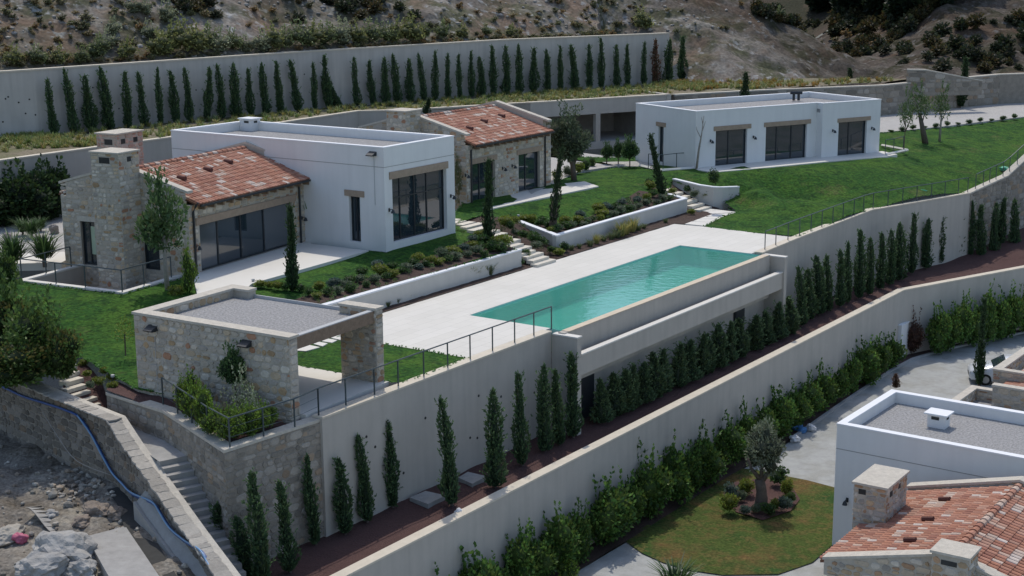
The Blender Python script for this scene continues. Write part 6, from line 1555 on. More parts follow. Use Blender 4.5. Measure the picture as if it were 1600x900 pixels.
YOUNG = [cypress_mesh(70 + s_, 2.0, .46, 1900, ((.046, .076, .036), (.060, .095, .042), (.034, .056, .030)), (.085, .125, .055), pw=.85) for s_ in range(4)]
MIDR = [(939, 597), (960, 587), (975, 582), (986, 575), (1006, 572), (1022, 555), (1037, 550), (1059, 542), (1077, 537), (1097, 527), (1106, 527), (1122, 512), (1140, 507), (1155, 502), (1180, 497), (1197, 490), (1216, 478), (1233, 468)]
for i, (tx, ty) in enumerate(MIDR):
    by = 662 - (tx - 939) * .475
    o = cypress(tx, by, tx, ty - 4, ZM, f"bushy young cypress below the pool trough, {nth(i)} from the left", "young cypresses below the pool", seed=i + 5, rad=.33, mesh=YOUNG[(i * 3) % 4])
    for c in o.children:
        if c.name.startswith('crown'): c.scale.z *= 1.5; c.scale.x *= .95 + .25 * ((i * 7) % 3) / 2; c.scale.y = c.scale.x
RIGHT = [(1253, 510, 1250, 417), (1264, 500, 1259, 420), (1280, 492, 1279, 400), (1294, 487, 1292, 400), (1313, 480, 1311, 391), (1325, 474, 1324, 378), (1342, 467, 1342, 360), (1357, 461, 1357, 372), (1375, 452, 1375, 365), (1390, 446, 1391, 360), (1404, 439, 1404, 350), (1424, 428, 1427, 335), (1447, 420, 1446, 342), (1468, 412, 1469, 337), (1495, 404, 1497, 325), (1515, 401, 1517, 315), (1533, 402, 1530, 320), (1552, 398, 1552, 318), (1563, 392, 1565, 310), (1585, 392, 1584, 312)]
for i, t in enumerate(RIGHT):
    cypress(*t, ZM if t[0] < 1500 else ZM + .1, f"cypress before the wall under the right railing, {nth(i)} from the pool side", "cypresses right of the pool", seed=i + 1, width=1.0)
# single upright cypresses in the garden
SLIM = cypress_mesh(31, 3.0, .30, 1700, ((.022, .042, .018), (.028, .050, .020), (.016, .032, .014)), (.036, .062, .024))
for (bx, by, tx, ty, z, lab_, rd) in ((457, 457, 462, 322, 1.0, "tall thin cypress on the lawn before the stone house's glass wall", .27), (763, 382, 763, 250, 1.0, "tall thin cypress beside the garden steps and the white house", .28), (1036, 306, 1016, 208, 1.0, "leaning cypress bent to the left by the far steps", .28), (1304 - 41, 158, 1262, 125, 2.2, "small dark cypress top just behind the guest house roof, the left one", .4), (1331, 160, 1328, 106, 2.2, "dark cypress behind the guest house roof, the right one", .35), (1500, 168, 1506, 90, 2.1, "tall dark cypress before the grey stone wall by the upper road", .45), (1163, 160, 1164, 113, 4.7, "lone dark cypress on the strip behind the guest house", .35), (1530, 604, 1538, 468, ZL, "tall leaning cypress standing before the white parked car", .27), (1400, 606, 1401, 592, ZL + .4, "small brown conifer just behind the lower white roof", .22), (1068, 158, 1058, 130, 2.4, "bent conifer behind the guest house's left corner", .3), (664, 178, 672, 152, 4.6, "small leaning conifer behind the rear tiled roof", .28)):
    cypress(bx, by, tx, ty, z, lab_, None, SLIM if 'brown' not in lab_ else BROWN, seed=len(lab_), rad=rd)
# ------------------------------------------------------------------ leafy hedge along the low wall
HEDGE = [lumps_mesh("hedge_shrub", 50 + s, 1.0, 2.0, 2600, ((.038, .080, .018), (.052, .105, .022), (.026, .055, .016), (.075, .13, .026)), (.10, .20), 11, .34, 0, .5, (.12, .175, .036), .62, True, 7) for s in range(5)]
HP = [(690, 690, 905, .9), (715, 845, 890, .85), (742, 822, 905, 1.0), (775, 838, 880, .8), (812, 790, 905, 1.1), (836, 800, 880, .9), (868, 778, 890, 1.0), (905, 760, 870, .95), (948, 738, 850, 1.15), (985, 730, 825, .9), (1015, 712, 812, 1.15), (1052, 690, 785, 1.05), (1080, 680, 770, .85), (1104, 655, 760, 1.0), (1138, 640, 735, 1.0), (1165, 640, 715, .95), (1192, 625, 700, .9), (1216, 615, 690, .95), (1240, 600, 672, .9), (1262, 575, 655, .85), (1285, 575, 648, .9), (1308, 560, 632, .8), (1330, 548, 620, .8), (1352, 535, 608, .9), (1372, 512, 592, .85), (1394, 512, 570, .8)]
for i, (px, ty, by, w_) in enumerate(HP):
    a = G.ab(P(px, min(by, 899) + 0, ZL))[0]
    # foot of the shrub stands in the bed under the wall
    lo, hi_ = 20.0, 110.0
    for _ in range(40):
        md = (lo + hi_) / 2; q = G.p(md, 28.95, ZL + 1.0); d = np.array([q.x, q.y, q.z - CAM_H]); x_ = 800 + FPX * (d @ CX) / (d @ _f)
        if x_ < px: lo = md
        else: hi_ = md
    q = G.p(lo, 28.95, ZL + .05); r = random.Random(i); h = 2.15 * w_ * r.uniform(.92, 1.12)
    o = obj("hedge_shrub", HEDGE[i % 5], "leaf", None, q); ws_ = w_ * r.uniform(.78, 1.12); o.scale = (ws_, ws_ * .85, h / 2.0); o.rotation_euler = (0, 0, r.uniform(0, 6.28))
    tag(o, f"leafy green hedge shrub against the low wall, {nth(i)} from the left", "shrub", "hedge shrubs along the low wall")
hw0, hw1 = G.p(82.1, 29.45), G.p(93.5, 25.0); haz = math.degrees(math.atan2(hw1.x - hw0.x, hw1.y - hw0.y)); hnn = Vector((hw1.y - hw0.y, -(hw1.x - hw0.x), 0)).normalized()
for i, (px, ty, w_) in enumerate(((1466, 487, .85), (1484, 490, .75), (1502, 474, .9), (1520, 480, .8), (1541, 462, .85), (1560, 470, .8), (1577, 460, .9), (1596, 462, .85), (1616, 458, .9))):
    q = onv(px, 520, hw0 + hnn * .95, haz); q.z = ZL + .05; h = zat(q, ty) - ZL; o = obj("hedge_shrub", HEDGE[(i + 2) % 5], "leaf", None, q); o.scale = (w_, w_, h / 2.15); o.rotation_euler = (0, 0, i * 1.3)
    tag(o, f"green hedge shrub beyond the white pier, {nth(i)} from it", "shrub", "hedge shrubs beyond the pier")
RED = lumps_mesh("shrub", 77, 1.0, 2.0, 2400, ((.060, .032, .024), (.045, .030, .020), (.085, .042, .030)), (.08, .16), 9, .3, 0, .6, None, .55, True, 6)
q = P(1432, 558, ZL); o = obj("shrub", RED, "leaf", None, q + Vector((0, .5, 0))); o.scale = (.85, .85, 1.12); tag(o, "reddish brown shrub right beside the white gate pier", "shrub")
# ------------------------------------------------------------------ planter beds
BALL = {k: [lumps_mesh("shrub", 200 + j * 10 + s, 1, 2, 620, pal, (.13, .26), 7, .3, 0, .5, hi, .5, True, 0) for s in range(3)] for j, (k, pal, hi) in enumerate((("yellow", YEL, (.21, .215, .035)), ("green", GREEN, (.075, .125, .03)), ("grey", GREY, (.14, .155, .11)), ("blue", BLUE, None)))}
LOOK = {"yellow": "rounded yellow-green shrub", "green": "low green shrub", "grey": "grey-green lavender clump", "blue": "bluish grey shrub"}
def bed_row(lst, zf, where, group, zscale=.8):
    lst = sorted(lst, key=lambda t: t[0])
    for i, (px, py, k, r_) in enumerate(lst):
        z = .9
        for _ in range(8): q = P(px, py + r_ * 9, z); z = zf(q.x, q.y)
        q = P(px, py + r_ * 9, z); r = random.Random(i * 3 + px); o = obj("shrub", BALL[k][i % 3], "leaf", None, q); s = r_ * .94 * r.uniform(.88, 1.14); o.scale = (s, s, s * zscale * .85 * r.uniform(.85, 1.15)); o.rotation_euler = (0, 0, r.uniform(0, 6.28))
        tag(o, f"{LOOK[k]} {where}, {nth(i)} plant from the left", "shrub", group)
Y, GN, GR, BL = "yellow", "green", "grey", "blue"
b1l = [(407, 447, Y, .34), (420, 449, Y, .3), (433, 451, Y, .36), (446, 452, GN, .3), (470, 453, GN, .3), (482, 460, GN, .32), (495, 464, Y, .34), (500, 452, Y, .42), (512, 460, GN, .3), (523, 447, BL, .42), (526, 457, GR, .36), (540, 450, GR, .34), (547, 440, GN, .38), (548, 455, GN, .3), (561, 439, GR, .36), (566, 430, GN, .36), (572, 447, GN, .28), (584, 440, GR, .36), (590, 417, BL, .42), (596, 428, Y, .48), (604, 436, GN, .28), (613, 420, GN, .4), (616, 431, Y, .4), (628, 424, GN, .34), (637, 421, GR, .42), (645, 414, GN, .34), (652, 409, Y, .46), (655, 418, BL, .32), (666, 414, GN, .3), (672, 410, Y, .4), (684, 411, Y, .4), (692, 401, GR, .44), (700, 408, GN, .32), (707, 395, Y, .46), (711, 403, GR, .4), (725, 391, BL, .42), (730, 399, GR, .34), (738, 386, Y, .5), (746, 395, GR, .42), (752, 389, GN, .36), (757, 400, GN, .34), (748, 371, Y, .5), (756, 380, GN, .44), (768, 389, GN, .46), (777, 383, Y, .5), (790, 383, Y, .55), (783, 390, GN, .4), (740, 377, BL, .36)]
zp1 = lambda x, y: max(.8, zw(x, y))
bed_row(b1l, lambda x, y: zw(x, y), "in the left planter bed", "shrubs of the left planter bed")
b2l = [(805, 349, Y, .42), (818, 345, Y, .5), (829, 347, Y, .46), (846, 351, GN, .48), (857, 354, GN, .4), (867, 361, GN, .36), (860, 361, Y, .32), (875, 359, GR, .32), (882, 349, Y, .46), (884, 356, GN, .38), (894, 355, GR, .36), (904, 347, Y, .46), (907, 337, BL, .42), (911, 352, GR, .34), (918, 347, GR, .36), (926, 344, GN, .34), (935, 329, Y, .46), (941, 337, Y, .46), (937, 344, Y, .32), (947, 327, BL, .44), (951, 338, GR, .36), (960, 327, GN, .42), (961, 336, GR, .36), (971, 332, GR, .38), (980, 327, GN, .38), (970, 321, BL, .4), (988, 327, GR, .34), (997, 324, GR, .36), (995, 315, BL, .4), (1010, 310, Y, .4), (1010, 318, GR, .36), (1017, 292, Y, .55), (1019, 305, GN, .36), (1025, 317, GR, .34), (1035, 312, GR, .36), (1046, 311, GN, .3), (1049, 285, Y, .44), (1050, 299, Y, .42), (1058, 290, GN, .4), (790, 351, Y, .5), (797, 356, GN, .34), (1014, 284, GN, .4)]
bed_row(b2l, lambda x, y: ze(x, y), "in the right planter bed", "shrubs of the right planter bed")
b3l = [(132, 570, Y, .26), (137, 587, Y, .24), (164, 583, Y, .28), (177, 593, Y, .33), (154, 600, Y, .28), (142, 606, GR, .24), (176, 609, Y, .25)]
bed_row(b3l, lambda x, y: -.2 - .0 if G.ab((x, y))[1] > 43.5 else -.35, "in the mulch by the left steps", "shrubs by the left steps", .85)
b4l = [(1166, 770, Y, .5), (1142, 780, BL, .55), (1140, 798, Y, .46), (1164, 803, BL, .34), (1158, 782, GR, .3), (1216, 755, GN, .55), (1228, 771, Y, .45), (1226, 797, BL, .4), (1212, 795, Y, .36), (1200, 802, GN, .4), (1236, 786, GN, .3), (1180, 800, GR, .3)]
bed_row(b4l, lambda x, y: ZL + .08, "round the old olive tree", "shrubs round the olive", 1.15)
b5l = [(818, 371, GN, .4), (807, 365, GR, .36), (833, 376, GN, .46), (836, 386, GR, .4), (846, 381, GN, .3), (862, 392, GN, .34), (873, 397, Y, .36), (826, 405, Y, .3), (820, 398, GN, .4), (812, 412, GN, .26), (882, 389, GN, .34), (1075, 297, GN, .4), (1084, 305, GR, .4), (1095, 303, GN, .3), (1102, 307, Y, .34), (1110, 313, GN, .3), (1080, 333, Y, .3)]
bed_row(b5l, lambda x, y: .0 + max(0, min(1.2, (G.ab((x, y))[1] - 41) * .3)), "on the slope by the garden steps", "shrubs beside the garden steps", .8)
q = P(1115, 285, 1.0); o = obj("shrub", BALL[GN][1], "leaf", None, P(1115, 289, ze(q.x, q.y))); o.scale = (.52, .52, .48); tag(o, "round clipped bush on the lawn behind the low curved wall stub", "shrub")
GOLD = [tuft_mesh("ornamental_grass", 300 + s, .75, .45, 130, ((.20, .17, .055), (.15, .15, .05), (.10, .12, .035)), .018) for s in range(2)]
GRN = [tuft_mesh("ornamental_grass", 310 + s, .5, .4, 110, ((.06, .085, .035), (.09, .10, .05), (.05, .07, .03)), .018) for s in range(2)]
gl = [(715, 441, 0, .9), (725, 439, 1, 1.0), (735, 437, 1, 1.1), (745, 434, 1, 1.0), (755, 431, 1, 1.0), (764, 430, 0, 1.3), (770, 425, 0, .8), (700, 447, 0, .7), (680, 454, 0, .6), (660, 459, 0, .6), (640, 467, 0, .6), (783, 419, 0, .7), (798, 414, 0, .6), (893, 391, 0, .7), (905, 388, 0, .6), (922, 385, 0, .9), (932, 381, 1, .8), (943, 377, 0, .8), (955, 374, 0, .9), (964, 371, 0, 1.2), (971, 369, 1, 1.2), (979, 366, 1, 1.0), (988, 362, 1, 1.2), (997, 360, 0, .9), (1006, 357, 0, .7), (1040, 348, 0, .6), (620, 474, 0, .6), (606, 479, 0, .6)]
for i, (px, py, g, s) in enumerate(sorted(gl)):
    q = P(px, py, .03); o = obj("ornamental_grass", (GOLD if g else GRN)[i % 2], "leaf", None, q); o.scale = (s, s, s * (.9 if g else .85)); o.rotation_euler = (0, 0, i * 1.7)
    tag(o, f"{'golden' if g else 'greyish green'} grass clump in the mulch strip along the deck, {nth(i)} from the left", "grass clump", "grass clumps along the deck")
# platform planting: leafy low hedge behind the railing
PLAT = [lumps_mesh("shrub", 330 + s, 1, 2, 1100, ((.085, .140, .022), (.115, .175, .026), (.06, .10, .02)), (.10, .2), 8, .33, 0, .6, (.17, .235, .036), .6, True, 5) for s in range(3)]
pl_ = [(288, 640, .42), (304, 652, .45), (320, 664, .46), (336, 676, .46), (352, 684, .45), (372, 680, .46), (392, 674, .46), (412, 668, .42), (300, 634, .44), (316, 645, .4), (360, 672, .4), (420, 660, .36), (384, 664, .38)]
for i, (px, py, s) in enumerate(sorted(pl_)):
    q = P(px, py + 6, -.12); o = obj("shrub", PLAT[i % 3], "leaf", None, q); o.scale = (s, s, s * (1.0 if px > 325 else 1.35)); o.rotation_euler = (0, 0, i * 2.1)
    tag(o, f"bright green shrub in the platform bed behind the corner railing, {nth(i)} from the left", "shrub", "shrubs of the platform bed")
VAR = lumps_mesh("shrub", 341, 1, 2, 700, ((.42, .40, .26), (.30, .31, .18), (.12, .16, .06)), (.10, .2), 9, .34, 0, .5, (.5, .47, .33), .75, False, 5)
q = P(378, 652, -.1); o = obj("shrub", VAR, "leaf", None, q); o.scale = (.52, .52, .72); tag(o, "cream variegated shrub before the pool house's stone wall", "shrub")
q = P(402, 660, -.1); o = obj("shrub", VAR, "leaf", None, q); o.scale = (.34, .34, .5); o.rotation_euler = (0, 0, 2); tag(o, "smaller cream and yellow shrub right of the variegated one", "shrub")
# ------------------------------------------------------------------ broad-leaved trees
def tree(name, q, trunk_pts, r0, r1, crown, crown_parts, label, group=None, bark="bark", cat="tree", limbs=()):
    o = thing(name, q, label, cat, group); m = MB(); m.tube(trunk_pts, r0, 9, r1=r1); 
    for l in limbs: m.tube(l[0], l[1], 6, r1=l[1] * .35)
    t = obj("trunk", m.mesh("trunk", (0, 0, 0), True), bark, o)
    for (off, sc, rz) in crown_parts:
        c = obj("crown", crown, "leaf", o, off); c.scale = sc; c.rotation_euler = (0, 0, rz)
    return o
V3 = Vector
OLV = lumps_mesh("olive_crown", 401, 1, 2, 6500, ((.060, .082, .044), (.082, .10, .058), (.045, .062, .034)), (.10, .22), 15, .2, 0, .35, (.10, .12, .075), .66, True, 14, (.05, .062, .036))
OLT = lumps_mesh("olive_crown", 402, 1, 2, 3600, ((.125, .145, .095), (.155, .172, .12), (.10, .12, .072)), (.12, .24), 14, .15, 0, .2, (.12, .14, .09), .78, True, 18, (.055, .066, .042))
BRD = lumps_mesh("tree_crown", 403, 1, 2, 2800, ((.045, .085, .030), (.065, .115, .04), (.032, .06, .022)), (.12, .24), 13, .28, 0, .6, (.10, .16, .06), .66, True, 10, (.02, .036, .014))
BRD2 = lumps_mesh("tree_crown", 409, 1, 2, 1900, ((.050, .088, .034), (.075, .118, .045), (.036, .064, .025)), (.12, .26), 15, .26, 0, .8, (.12, .175, .07), .86, False, 16)
# white-stemmed tree at the stone house gable
q = P(262, 455, 1.1); h = zat(q, 296) - 1.1
tree("garden_tree", q, [V3((0, 0, -.1)), V3((-.03, 0, 1.0)), V3((-.02, 0, h * .55))], .12, .07, BRD2, [(V3((-.1, 0, h * .40)), (.98, .85, h * .30), 0.3)], "bushy tree with a pale straight stem before the stone house gable", bark="pale_bark",
     limbs=[([V3((0, 0, h * .42)), V3((-.4, .1, h * .62))], .05), ([V3((0, 0, h * .42)), V3((.4, .1, h * .66))], .05)])
# leaning tree and olive beside the rear stone house
q = P(863, 358, .85); hT = zat(q, 240) - .85
tree("olive_tree", q, [V3((0, 0, -.1)), V3((.12, .1, 1.2)), V3((.28, .2, 2.6)), V3((.42, .3, hT * .9))], .22, .12, OLV, [], "x", limbs=[])
oo = [o_ for o_ in COL.objects if o_.get("label") == "x"][0]; oo["label"] = "thick leaning trunk of an ivy-clad tree rising from the right planter bed"; oo.name = "leaning_tree"; 
IVY = cypress_mesh(61, 3.0, .34, 1300, DARK, (.034, .055, .022)); c = obj("crown", IVY, "needle", oo, (0.0, 0, 0)); c.scale = (.70, .70, hT / 2.75); c.rotation_euler = (0, math.atan2(.45, hT), 0)
q2 = P(895, 282, 1.42); h = zat(q2, 186) - 1.42; rx_ = 58 / 2 / FPX * V3((q2.x, q2.y, 13)).length
tree("olive_tree", q2, [V3((.1, 0, -.1)), V3((.0, 0, .8)), V3((-.1, 0, h * .5))], .2, .12, OLV, [(V3((-.33, 0, h * .32)), (rx_ * 1.3, rx_ * 1.2, h * .36), 1.0)], "large round olive tree beside the rear stone house, before the carport", limbs=[([V3((0, 0, .8)), V3((.5, .1, h * .55))], .09), ([V3((0, 0, .8)), V3((-.6, .1, h * .55))], .09)])
# old olive on the round lawn
q = P(1188, 795, ZL + .1); h = zat(q, 672) - ZL - .1
tree("olive_tree", q, [V3((0, 0, -.15)), V3((.05, 0, .5)), V3((.0, 0, 1.0)), V3((-.08, 0, 1.35))], .30, .20, OLT, [(V3((.1, .1, h * .45)), (.86, .8, h * .27), .4)], "old olive tree with a thick dark trunk on the round lawn", limbs=[([V3((-.05, 0, 1.35)), V3((-.42, 0, 1.8)), V3((-.6, 0, 2.3))], .12), ([V3((.05, 0, 1.3)), V3((.4, 0, 1.75)), V3((.35, 0, 2.4))], .13), ([V3((0, 0, 1.4)), V3((.05, .1, 2.4))], .1)])
# small fruit trees by the gravel court
for (px, py, ty, w_, lab_) in ((984, 262, 218, .62, "small round leafy tree on the lawn edge, left of the guest house"), (966, 258, 222, .4, "slender young tree just left of the small round one"), (948, 258, 226, .42, "thin sparse young tree at the edge of the gravel court")):
    q = P(px, py, 1.42); h = zat(q, ty) - 1.42; tree("young_tree", q, [V3((0, 0, -.1)), V3((0, 0, h * .6))], .045, .03, BRD, [(V3((0, 0, h * .3)), (w_, w_, h * .36), px)], lab_, limbs=[([V3((0, 0, h * .3)), V3((.2, 0, h * .6))], .025), ([V3((0, 0, h * .3)), V3((-.2, 0, h * .6))], .025)])
# thin trees on the right lawn
THIN = lumps_mesh("tree_crown", 404, 1, 2, 700, ((.07, .10, .04), (.09, .12, .05), (.05, .08, .035)), (.14, .28), 10, .2, 0, .4, None, .8, False, 6)
for (px, py, ty, w_, tr_, lab_) in ((1446, 222, 140, .85, .24, "thick leaning trunk with sparse crown on the right lawn by the upper road"), (1468, 219, 140, .7, .10, "forked pale tree right of the thick leaning trunk"), (1412, 236, 150, .55, .04, "thin young tree with a slender stem by the guest house's right end")):
    z = 1.75; q = P(px, py, z); h = zat(q, ty) - z; ln = -.55 if tr_ > .2 else .05
    tree("garden_tree", q, [V3((0, 0, -.1)), V3((ln * .5, 0, h * .28)), V3((ln, 0, h * .55))], tr_, tr_ * .5, THIN, [(V3((ln, 0, h * .42)), (w_, w_, h * .30), px)], lab_, bark="pale_bark" if 'forked' in lab_ else "bark", limbs=[([V3((ln * .6, 0, h * .35)), V3((ln + .5, 0, h * .7))], .05), ([V3((ln * .8, 0, h * .45)), V3((ln - .4, 0, h * .8))], .045)])
# bare tree at the guest house corner
q = P(1088, 264, 1.74); h = zat(q, 181) - 1.74
o = thing("bare_tree", q, "bare leafless sapling leaning before the guest house corner", "tree"); m = MB()
m.tube([V3((0, 0, -.05)), V3((.15, 0, h * .4)), V3((.3, 0, h * .65)), V3((.42, 0, h))], .09, 7, r1=.02)
for a, b, c in (((.26, 0, h * .58), (-.02, 0, h * .74), (-.05, 0, h * .8)), ((.32, 0, h * .7), (.5, .1, h * .85), (.55, .1, h * .9)), ((.1, 0, h * .3), (.22, -.1, h * .44), (.2, -.1, h * .5)), ((.36, 0, h * .85), (.3, .1, h * .95), (.3, .1, h * .98))): m.tube([V3(a), V3(b), V3(c)], .03, 5, r1=.01)
obj("trunk", m.mesh("trunk", (0, 0, 0), True), "pale_bark", o)
# climbers and wall plants
CLB = lumps_mesh("climber", 405, 1, 2, 900, ((.055, .075, .028), (.075, .09, .035), (.10, .085, .04)), (.10, .2), 12, .3, 0, .3, None, .8, False, 0)
q = P(715, 322, 1.45); h = zat(q, 237) - 1.45; o = obj("climbing_plant", CLB, "leaf", None, q); o.scale = (.28, .22, h / 2); tag(o, "narrow climber on the stone corner of the rear house", "climber")
q = P(372, 632, -.1); h = zat(q, 527); o = thing("wall_shrub", FP.p(36.0, 33.75, -.1), "leafy standard shrub on a thin stem against the pool house's stone wall", "shrub"); m = MB(); m.tube([V3((0, 0, 0)), V3((-.03, 0, 1.2)), V3((-.1, 0, 2.0))], .03, 6, r1=.015); obj("trunk", m.mesh("trunk"), "bark", o); c = obj("crown", BRD, "leaf", o, (-.08, -.12, 1.0)); c.scale = (.46, .36, .62)
q = P(296, 462, 1.0); h = zat(q, 396) - 1.0; o = obj("shrub", PLAT[1], "leaf", None, q); o.scale = (.42, .42, h / 2); tag(o, "light green upright bush beside the sliding doors' left end", "shrub")
q = P(277, 470, .8); o = obj("shrub", BALL[Y][0], "leaf", None, q); o.scale = (.42, .42, .4); tag(o, "low yellowish bush behind the pool house's rear wall", "shrub")
q = P(196, 552, .35); h = zat(q, 505) - .35; o = thing("young_tree", q, "small yellowish sapling on the left lawn beside the pool house", "tree"); m = MB(); m.tube([V3((0, 0, -.1)), V3((.02, 0, h * .7))], .03, 6); obj("trunk", m.mesh("trunk"), "bark", o); c = obj("crown", VAR if False else lumps_mesh("tree_crown", 406, 1, 2, 420, YEL, (.10, .2), 9, .28, 0, .4, None, .8, False, 4), "leaf", o, (0, 0, h * .3)); c.scale = (.48, .48, h * .36)
BAN = tuft_mesh("broad_leaf_plant", 407, 2.3, 1.0, 26, ((.06, .11, .03), (.085, .14, .04), (.045, .085, .025)), .13)
q = P(489, 372, 1.42); h = zat(q, 292) - 1.42; o = obj("broad_leaf_plant", BAN, "leaf", None, q); o.scale = (.55, .55, h / 2.4); tag(o, "tall broad-leaved plant in the corner between the stone and white houses", "plant")
# palms and cycads at the left
PALM = tuft_mesh("palm_crown", 408, .8, 1.5, 110, ((.026, .052, .018), (.040, .070, .022), (.018, .036, .013)), .05)
for (px, py, s, lab_) in ((22, 418, 1.05, "bushy palm on the lawn at the far left, before the gravel court"), (70, 414, 1.0, "bushy palm just left of the stone house gable"), (36, 368, .6, "small fan palm on the gravel court before the dark hedge"), (50, 372, .65, "low cycad on the gravel court near the rock"), (64, 362, .5, "small palm on the gravel court by the house corner"), (10, 352, .5, "small palm at the far left of the gravel court")):
    q = P(px, py, 1.22); o = thing("palm", q, lab_, "palm", "palms at the left"); m = MB(); m.tube([V3((0, 0, -.1)), V3((0, 0, .75 * s))], .10 * s, 7); obj("trunk", m.mesh("trunk"), "bark", o)
    for k in range(2): c = obj("crown", PALM, "leaf", o, (0, 0, (.35 + .3 * k) * s)); c.scale = (s * .75, s * .75, s * (.7 + .4 * k)); c.rotation_euler = (0, 0, k * 1.1 + px)
rs = random.Random(31)
for (px, py, s, lab_) in ((12, 376, .30, "upright pale rock on the gravel court at the far left"), (85, 365, .34, "round grey rock on the gravel court by the house corner")):
    q = P(px, py, 1.23); m = MB(); vs, fs, c = rock_geo(rs, (q.x, q.y, q.z + s * .5), s * .8, s * .7, s, 40, col=(.3, .27, .24)); m.add(vs, fs, c); single("boulder", m, "rock", lab_, "rock")
DBUSH = [lumps_mesh("dark_shrub", 420 + s, 1, 2, 2200, ((.022, .042, .016), (.034, .062, .020), (.016, .030, .013)), (.12, .24), 11, .3, 0, .5, (.045, .075, .024), .66, True, 6) for s in range(3)]
for i, (px, py, ty, w_) in enumerate(((-25, 362, 300, 1.5), (0, 358, 300, 1.4), (22, 355, 282, 1.5), (46, 352, 276, 1.5), (68, 346, 276, 1.3), (86, 342, 272, 1.3))):
    q = P(px, py, 1.2); h = zat(q, ty) - 1.2; o = obj("dark_shrub", DBUSH[i % 3], "leaf", None, q + V3((0, .8, 0))); o.scale = (w_, w_, h / 2); o.rotation_euler = (0, 0, i); tag(o, f"dark evergreen shrub before the rear wall at the left, {nth(i)} from the left", "shrub", "dark shrubs at the left rear wall")
MIXB = [lumps_mesh("large_bush", 430 + s, 1, 2, 3600, ((.050, .085, .022), (.072, .112, .028), (.036, .062, .018)), (.10, .2), 14, .3, 0, .5, (.17, .155, .045) if s != 1 else (.10, .15, .035), .72, True, 12) for s in range(3)]
for i, (px, py, ty, w_, lab_) in enumerate(((18, 560, 458, 1.25, "tall bush with yellowish top at the left edge, above the stone wall"), (62, 585, 478, 1.2, "large dense green bush with ochre top beside the left steps"), (95, 590, 505, .8, "lower green bush touching the left steps"), (30, 600, 530, 1.2, "dark green bush in front of the large ones, over the rough wall"), (-30, 560, 470, 1.3, "bush cut by the left edge of the picture"))):
    q = P(px, py, .0); h = zat(q, ty); o = obj("large_bush", MIXB[i % 3], "leaf", None, q); o.scale = (w_, w_, h / 2); o.rotation_euler = (0, 0, i * 1.9); tag(o, lab_, "bush", "large bushes at the left")
q = P(8, 450, 1.2); o = obj("large_bush", MIXB[1], "leaf", None, q); o.scale = (.55, .55, .75); tag(o, "small green bush on the left lawn edge below the palms", "bush")
for i, (px, py, s) in enumerate(((905, 272, .45), (915, 268, .4), (888, 277, .4), (871, 283, .4), (925, 262, .35))):
    q = P(px, py, 1.4); o = obj("shrub", BALL[(Y, GN, GR)[i % 3]][i % 3], "leaf", None, q); o.scale = (s, s, s); tag(o, f"low shrub round the foot of the large olive, {nth(i)} from the right", "shrub", "shrubs at the large olive") if False else tag(o, f"low {('yellowish', 'green', 'greyish')[i % 3]} shrub at the foot of the large olive, {('nearest the court', 'next to the first', 'right under the trunk', 'beside the tiled house', 'outermost on the gravel')[i]}", "shrub", "shrubs at the large olive")
# hedge plants along the upper road
for i in range(12):
    px = 1392 + i * 17.5; py = 208 - (px - 1385) * .112; q = P(px, py, 2.02); o = obj("shrub", BALL[GN][i % 3], "leaf", None, q); o.scale = (.26 + .1 * ((i * 5) % 3), .3, .13 + .05 * (i % 3)); o.rotation_euler = (0, 0, i); tag(o, f"small dark shrub on the lawn edge along the upper road, {nth(i)} from the left", "shrub", "edge shrubs of the upper road")
# foreground palm tips at the bottom edge
q = P(1055, 915, ZL); o = obj("broad_leaf_plant", PALM, "leaf", None, q); o.scale = (.8, .8, 1.0); tag(o, "palm leaf tips at the bottom edge under the round lawn", "plant")
q = P(885, 915, ZL); o = obj("shrub", PLAT[0], "leaf", None, q); o.scale = (.5, .5, .55); tag(o, "light green shrub at the bottom edge beside the gravel path", "shrub")

# ================================================================== HILLSIDE COVER
def hill_at(px, py):
    d = ray(px, py); t = 70.0
    while t < 260:
        x, y, z = d[0] * t, d[1] * t, CAM_H + d[2] * t
        if y > 85 and (x - wp.x) * wn.x + (y - wp.y) * wn.y > .4 and z < hill_h(x, y): return Vector((x, y, hill_h(x, y)))
        t += .25
    return None
SCR = [lumps_mesh("hill_shrub", 500 + s, 1, 2, 520, pal, (.12, .28), 9, .25, 0, .5, hi, .7, True, 5) for s, (pal, hi) in enumerate(((((.15, .165, .055), (.19, .195, .07), (.115, .13, .05)), (.22, .215, .075)), (((.11, .135, .055), (.14, .16, .07), (.085, .105, .045)), (.17, .19, .08)), (((.19, .20, .12), (.22, .23, .14), (.15, .165, .095)), None)))]
hs_ = [(22, 107, 0, .7), (60, 104, 1, .7), (95, 100, 0, .6), (128, 99, 1, .6), (155, 92, 1, .8), (168, 78, 2, .7), (178, 56, 2, .6), (200, 92, 0, .7), (232, 64, 2, .6), (248, 90, 0, .9), (268, 85, 0, 1.0), (288, 82, 0, 1.1), (308, 82, 0, 1.0), (325, 80, 1, .9), (345, 82, 2, .9), (365, 80, 1, .8), (385, 82, 2, .6), (210, 22, 2, .6), (228, 24, 2, .6), (262, 36, 2, .8), (410, 80, 2, .8), (428, 78, 0, .9), (446, 76, 1, .8), (470, 74, 1, 1.0), (490, 73, 0, .9), (512, 72, 1, .9), (535, 70, 2, 1.0), (558, 70, 0, .8), (580, 68, 1, .9), (602, 68, 1, .8), (622, 67, 0, .9), (645, 65, 0, 1.0), (662, 64, 1, .7), (692, 61, 1, .7), (722, 60, 0, .6), (760, 58, 1, .5), (800, 57, 0, .5), (1004, 48, 0, 1.0), (1237, 38, 2, .8), (1215, 50, 1, .7)]
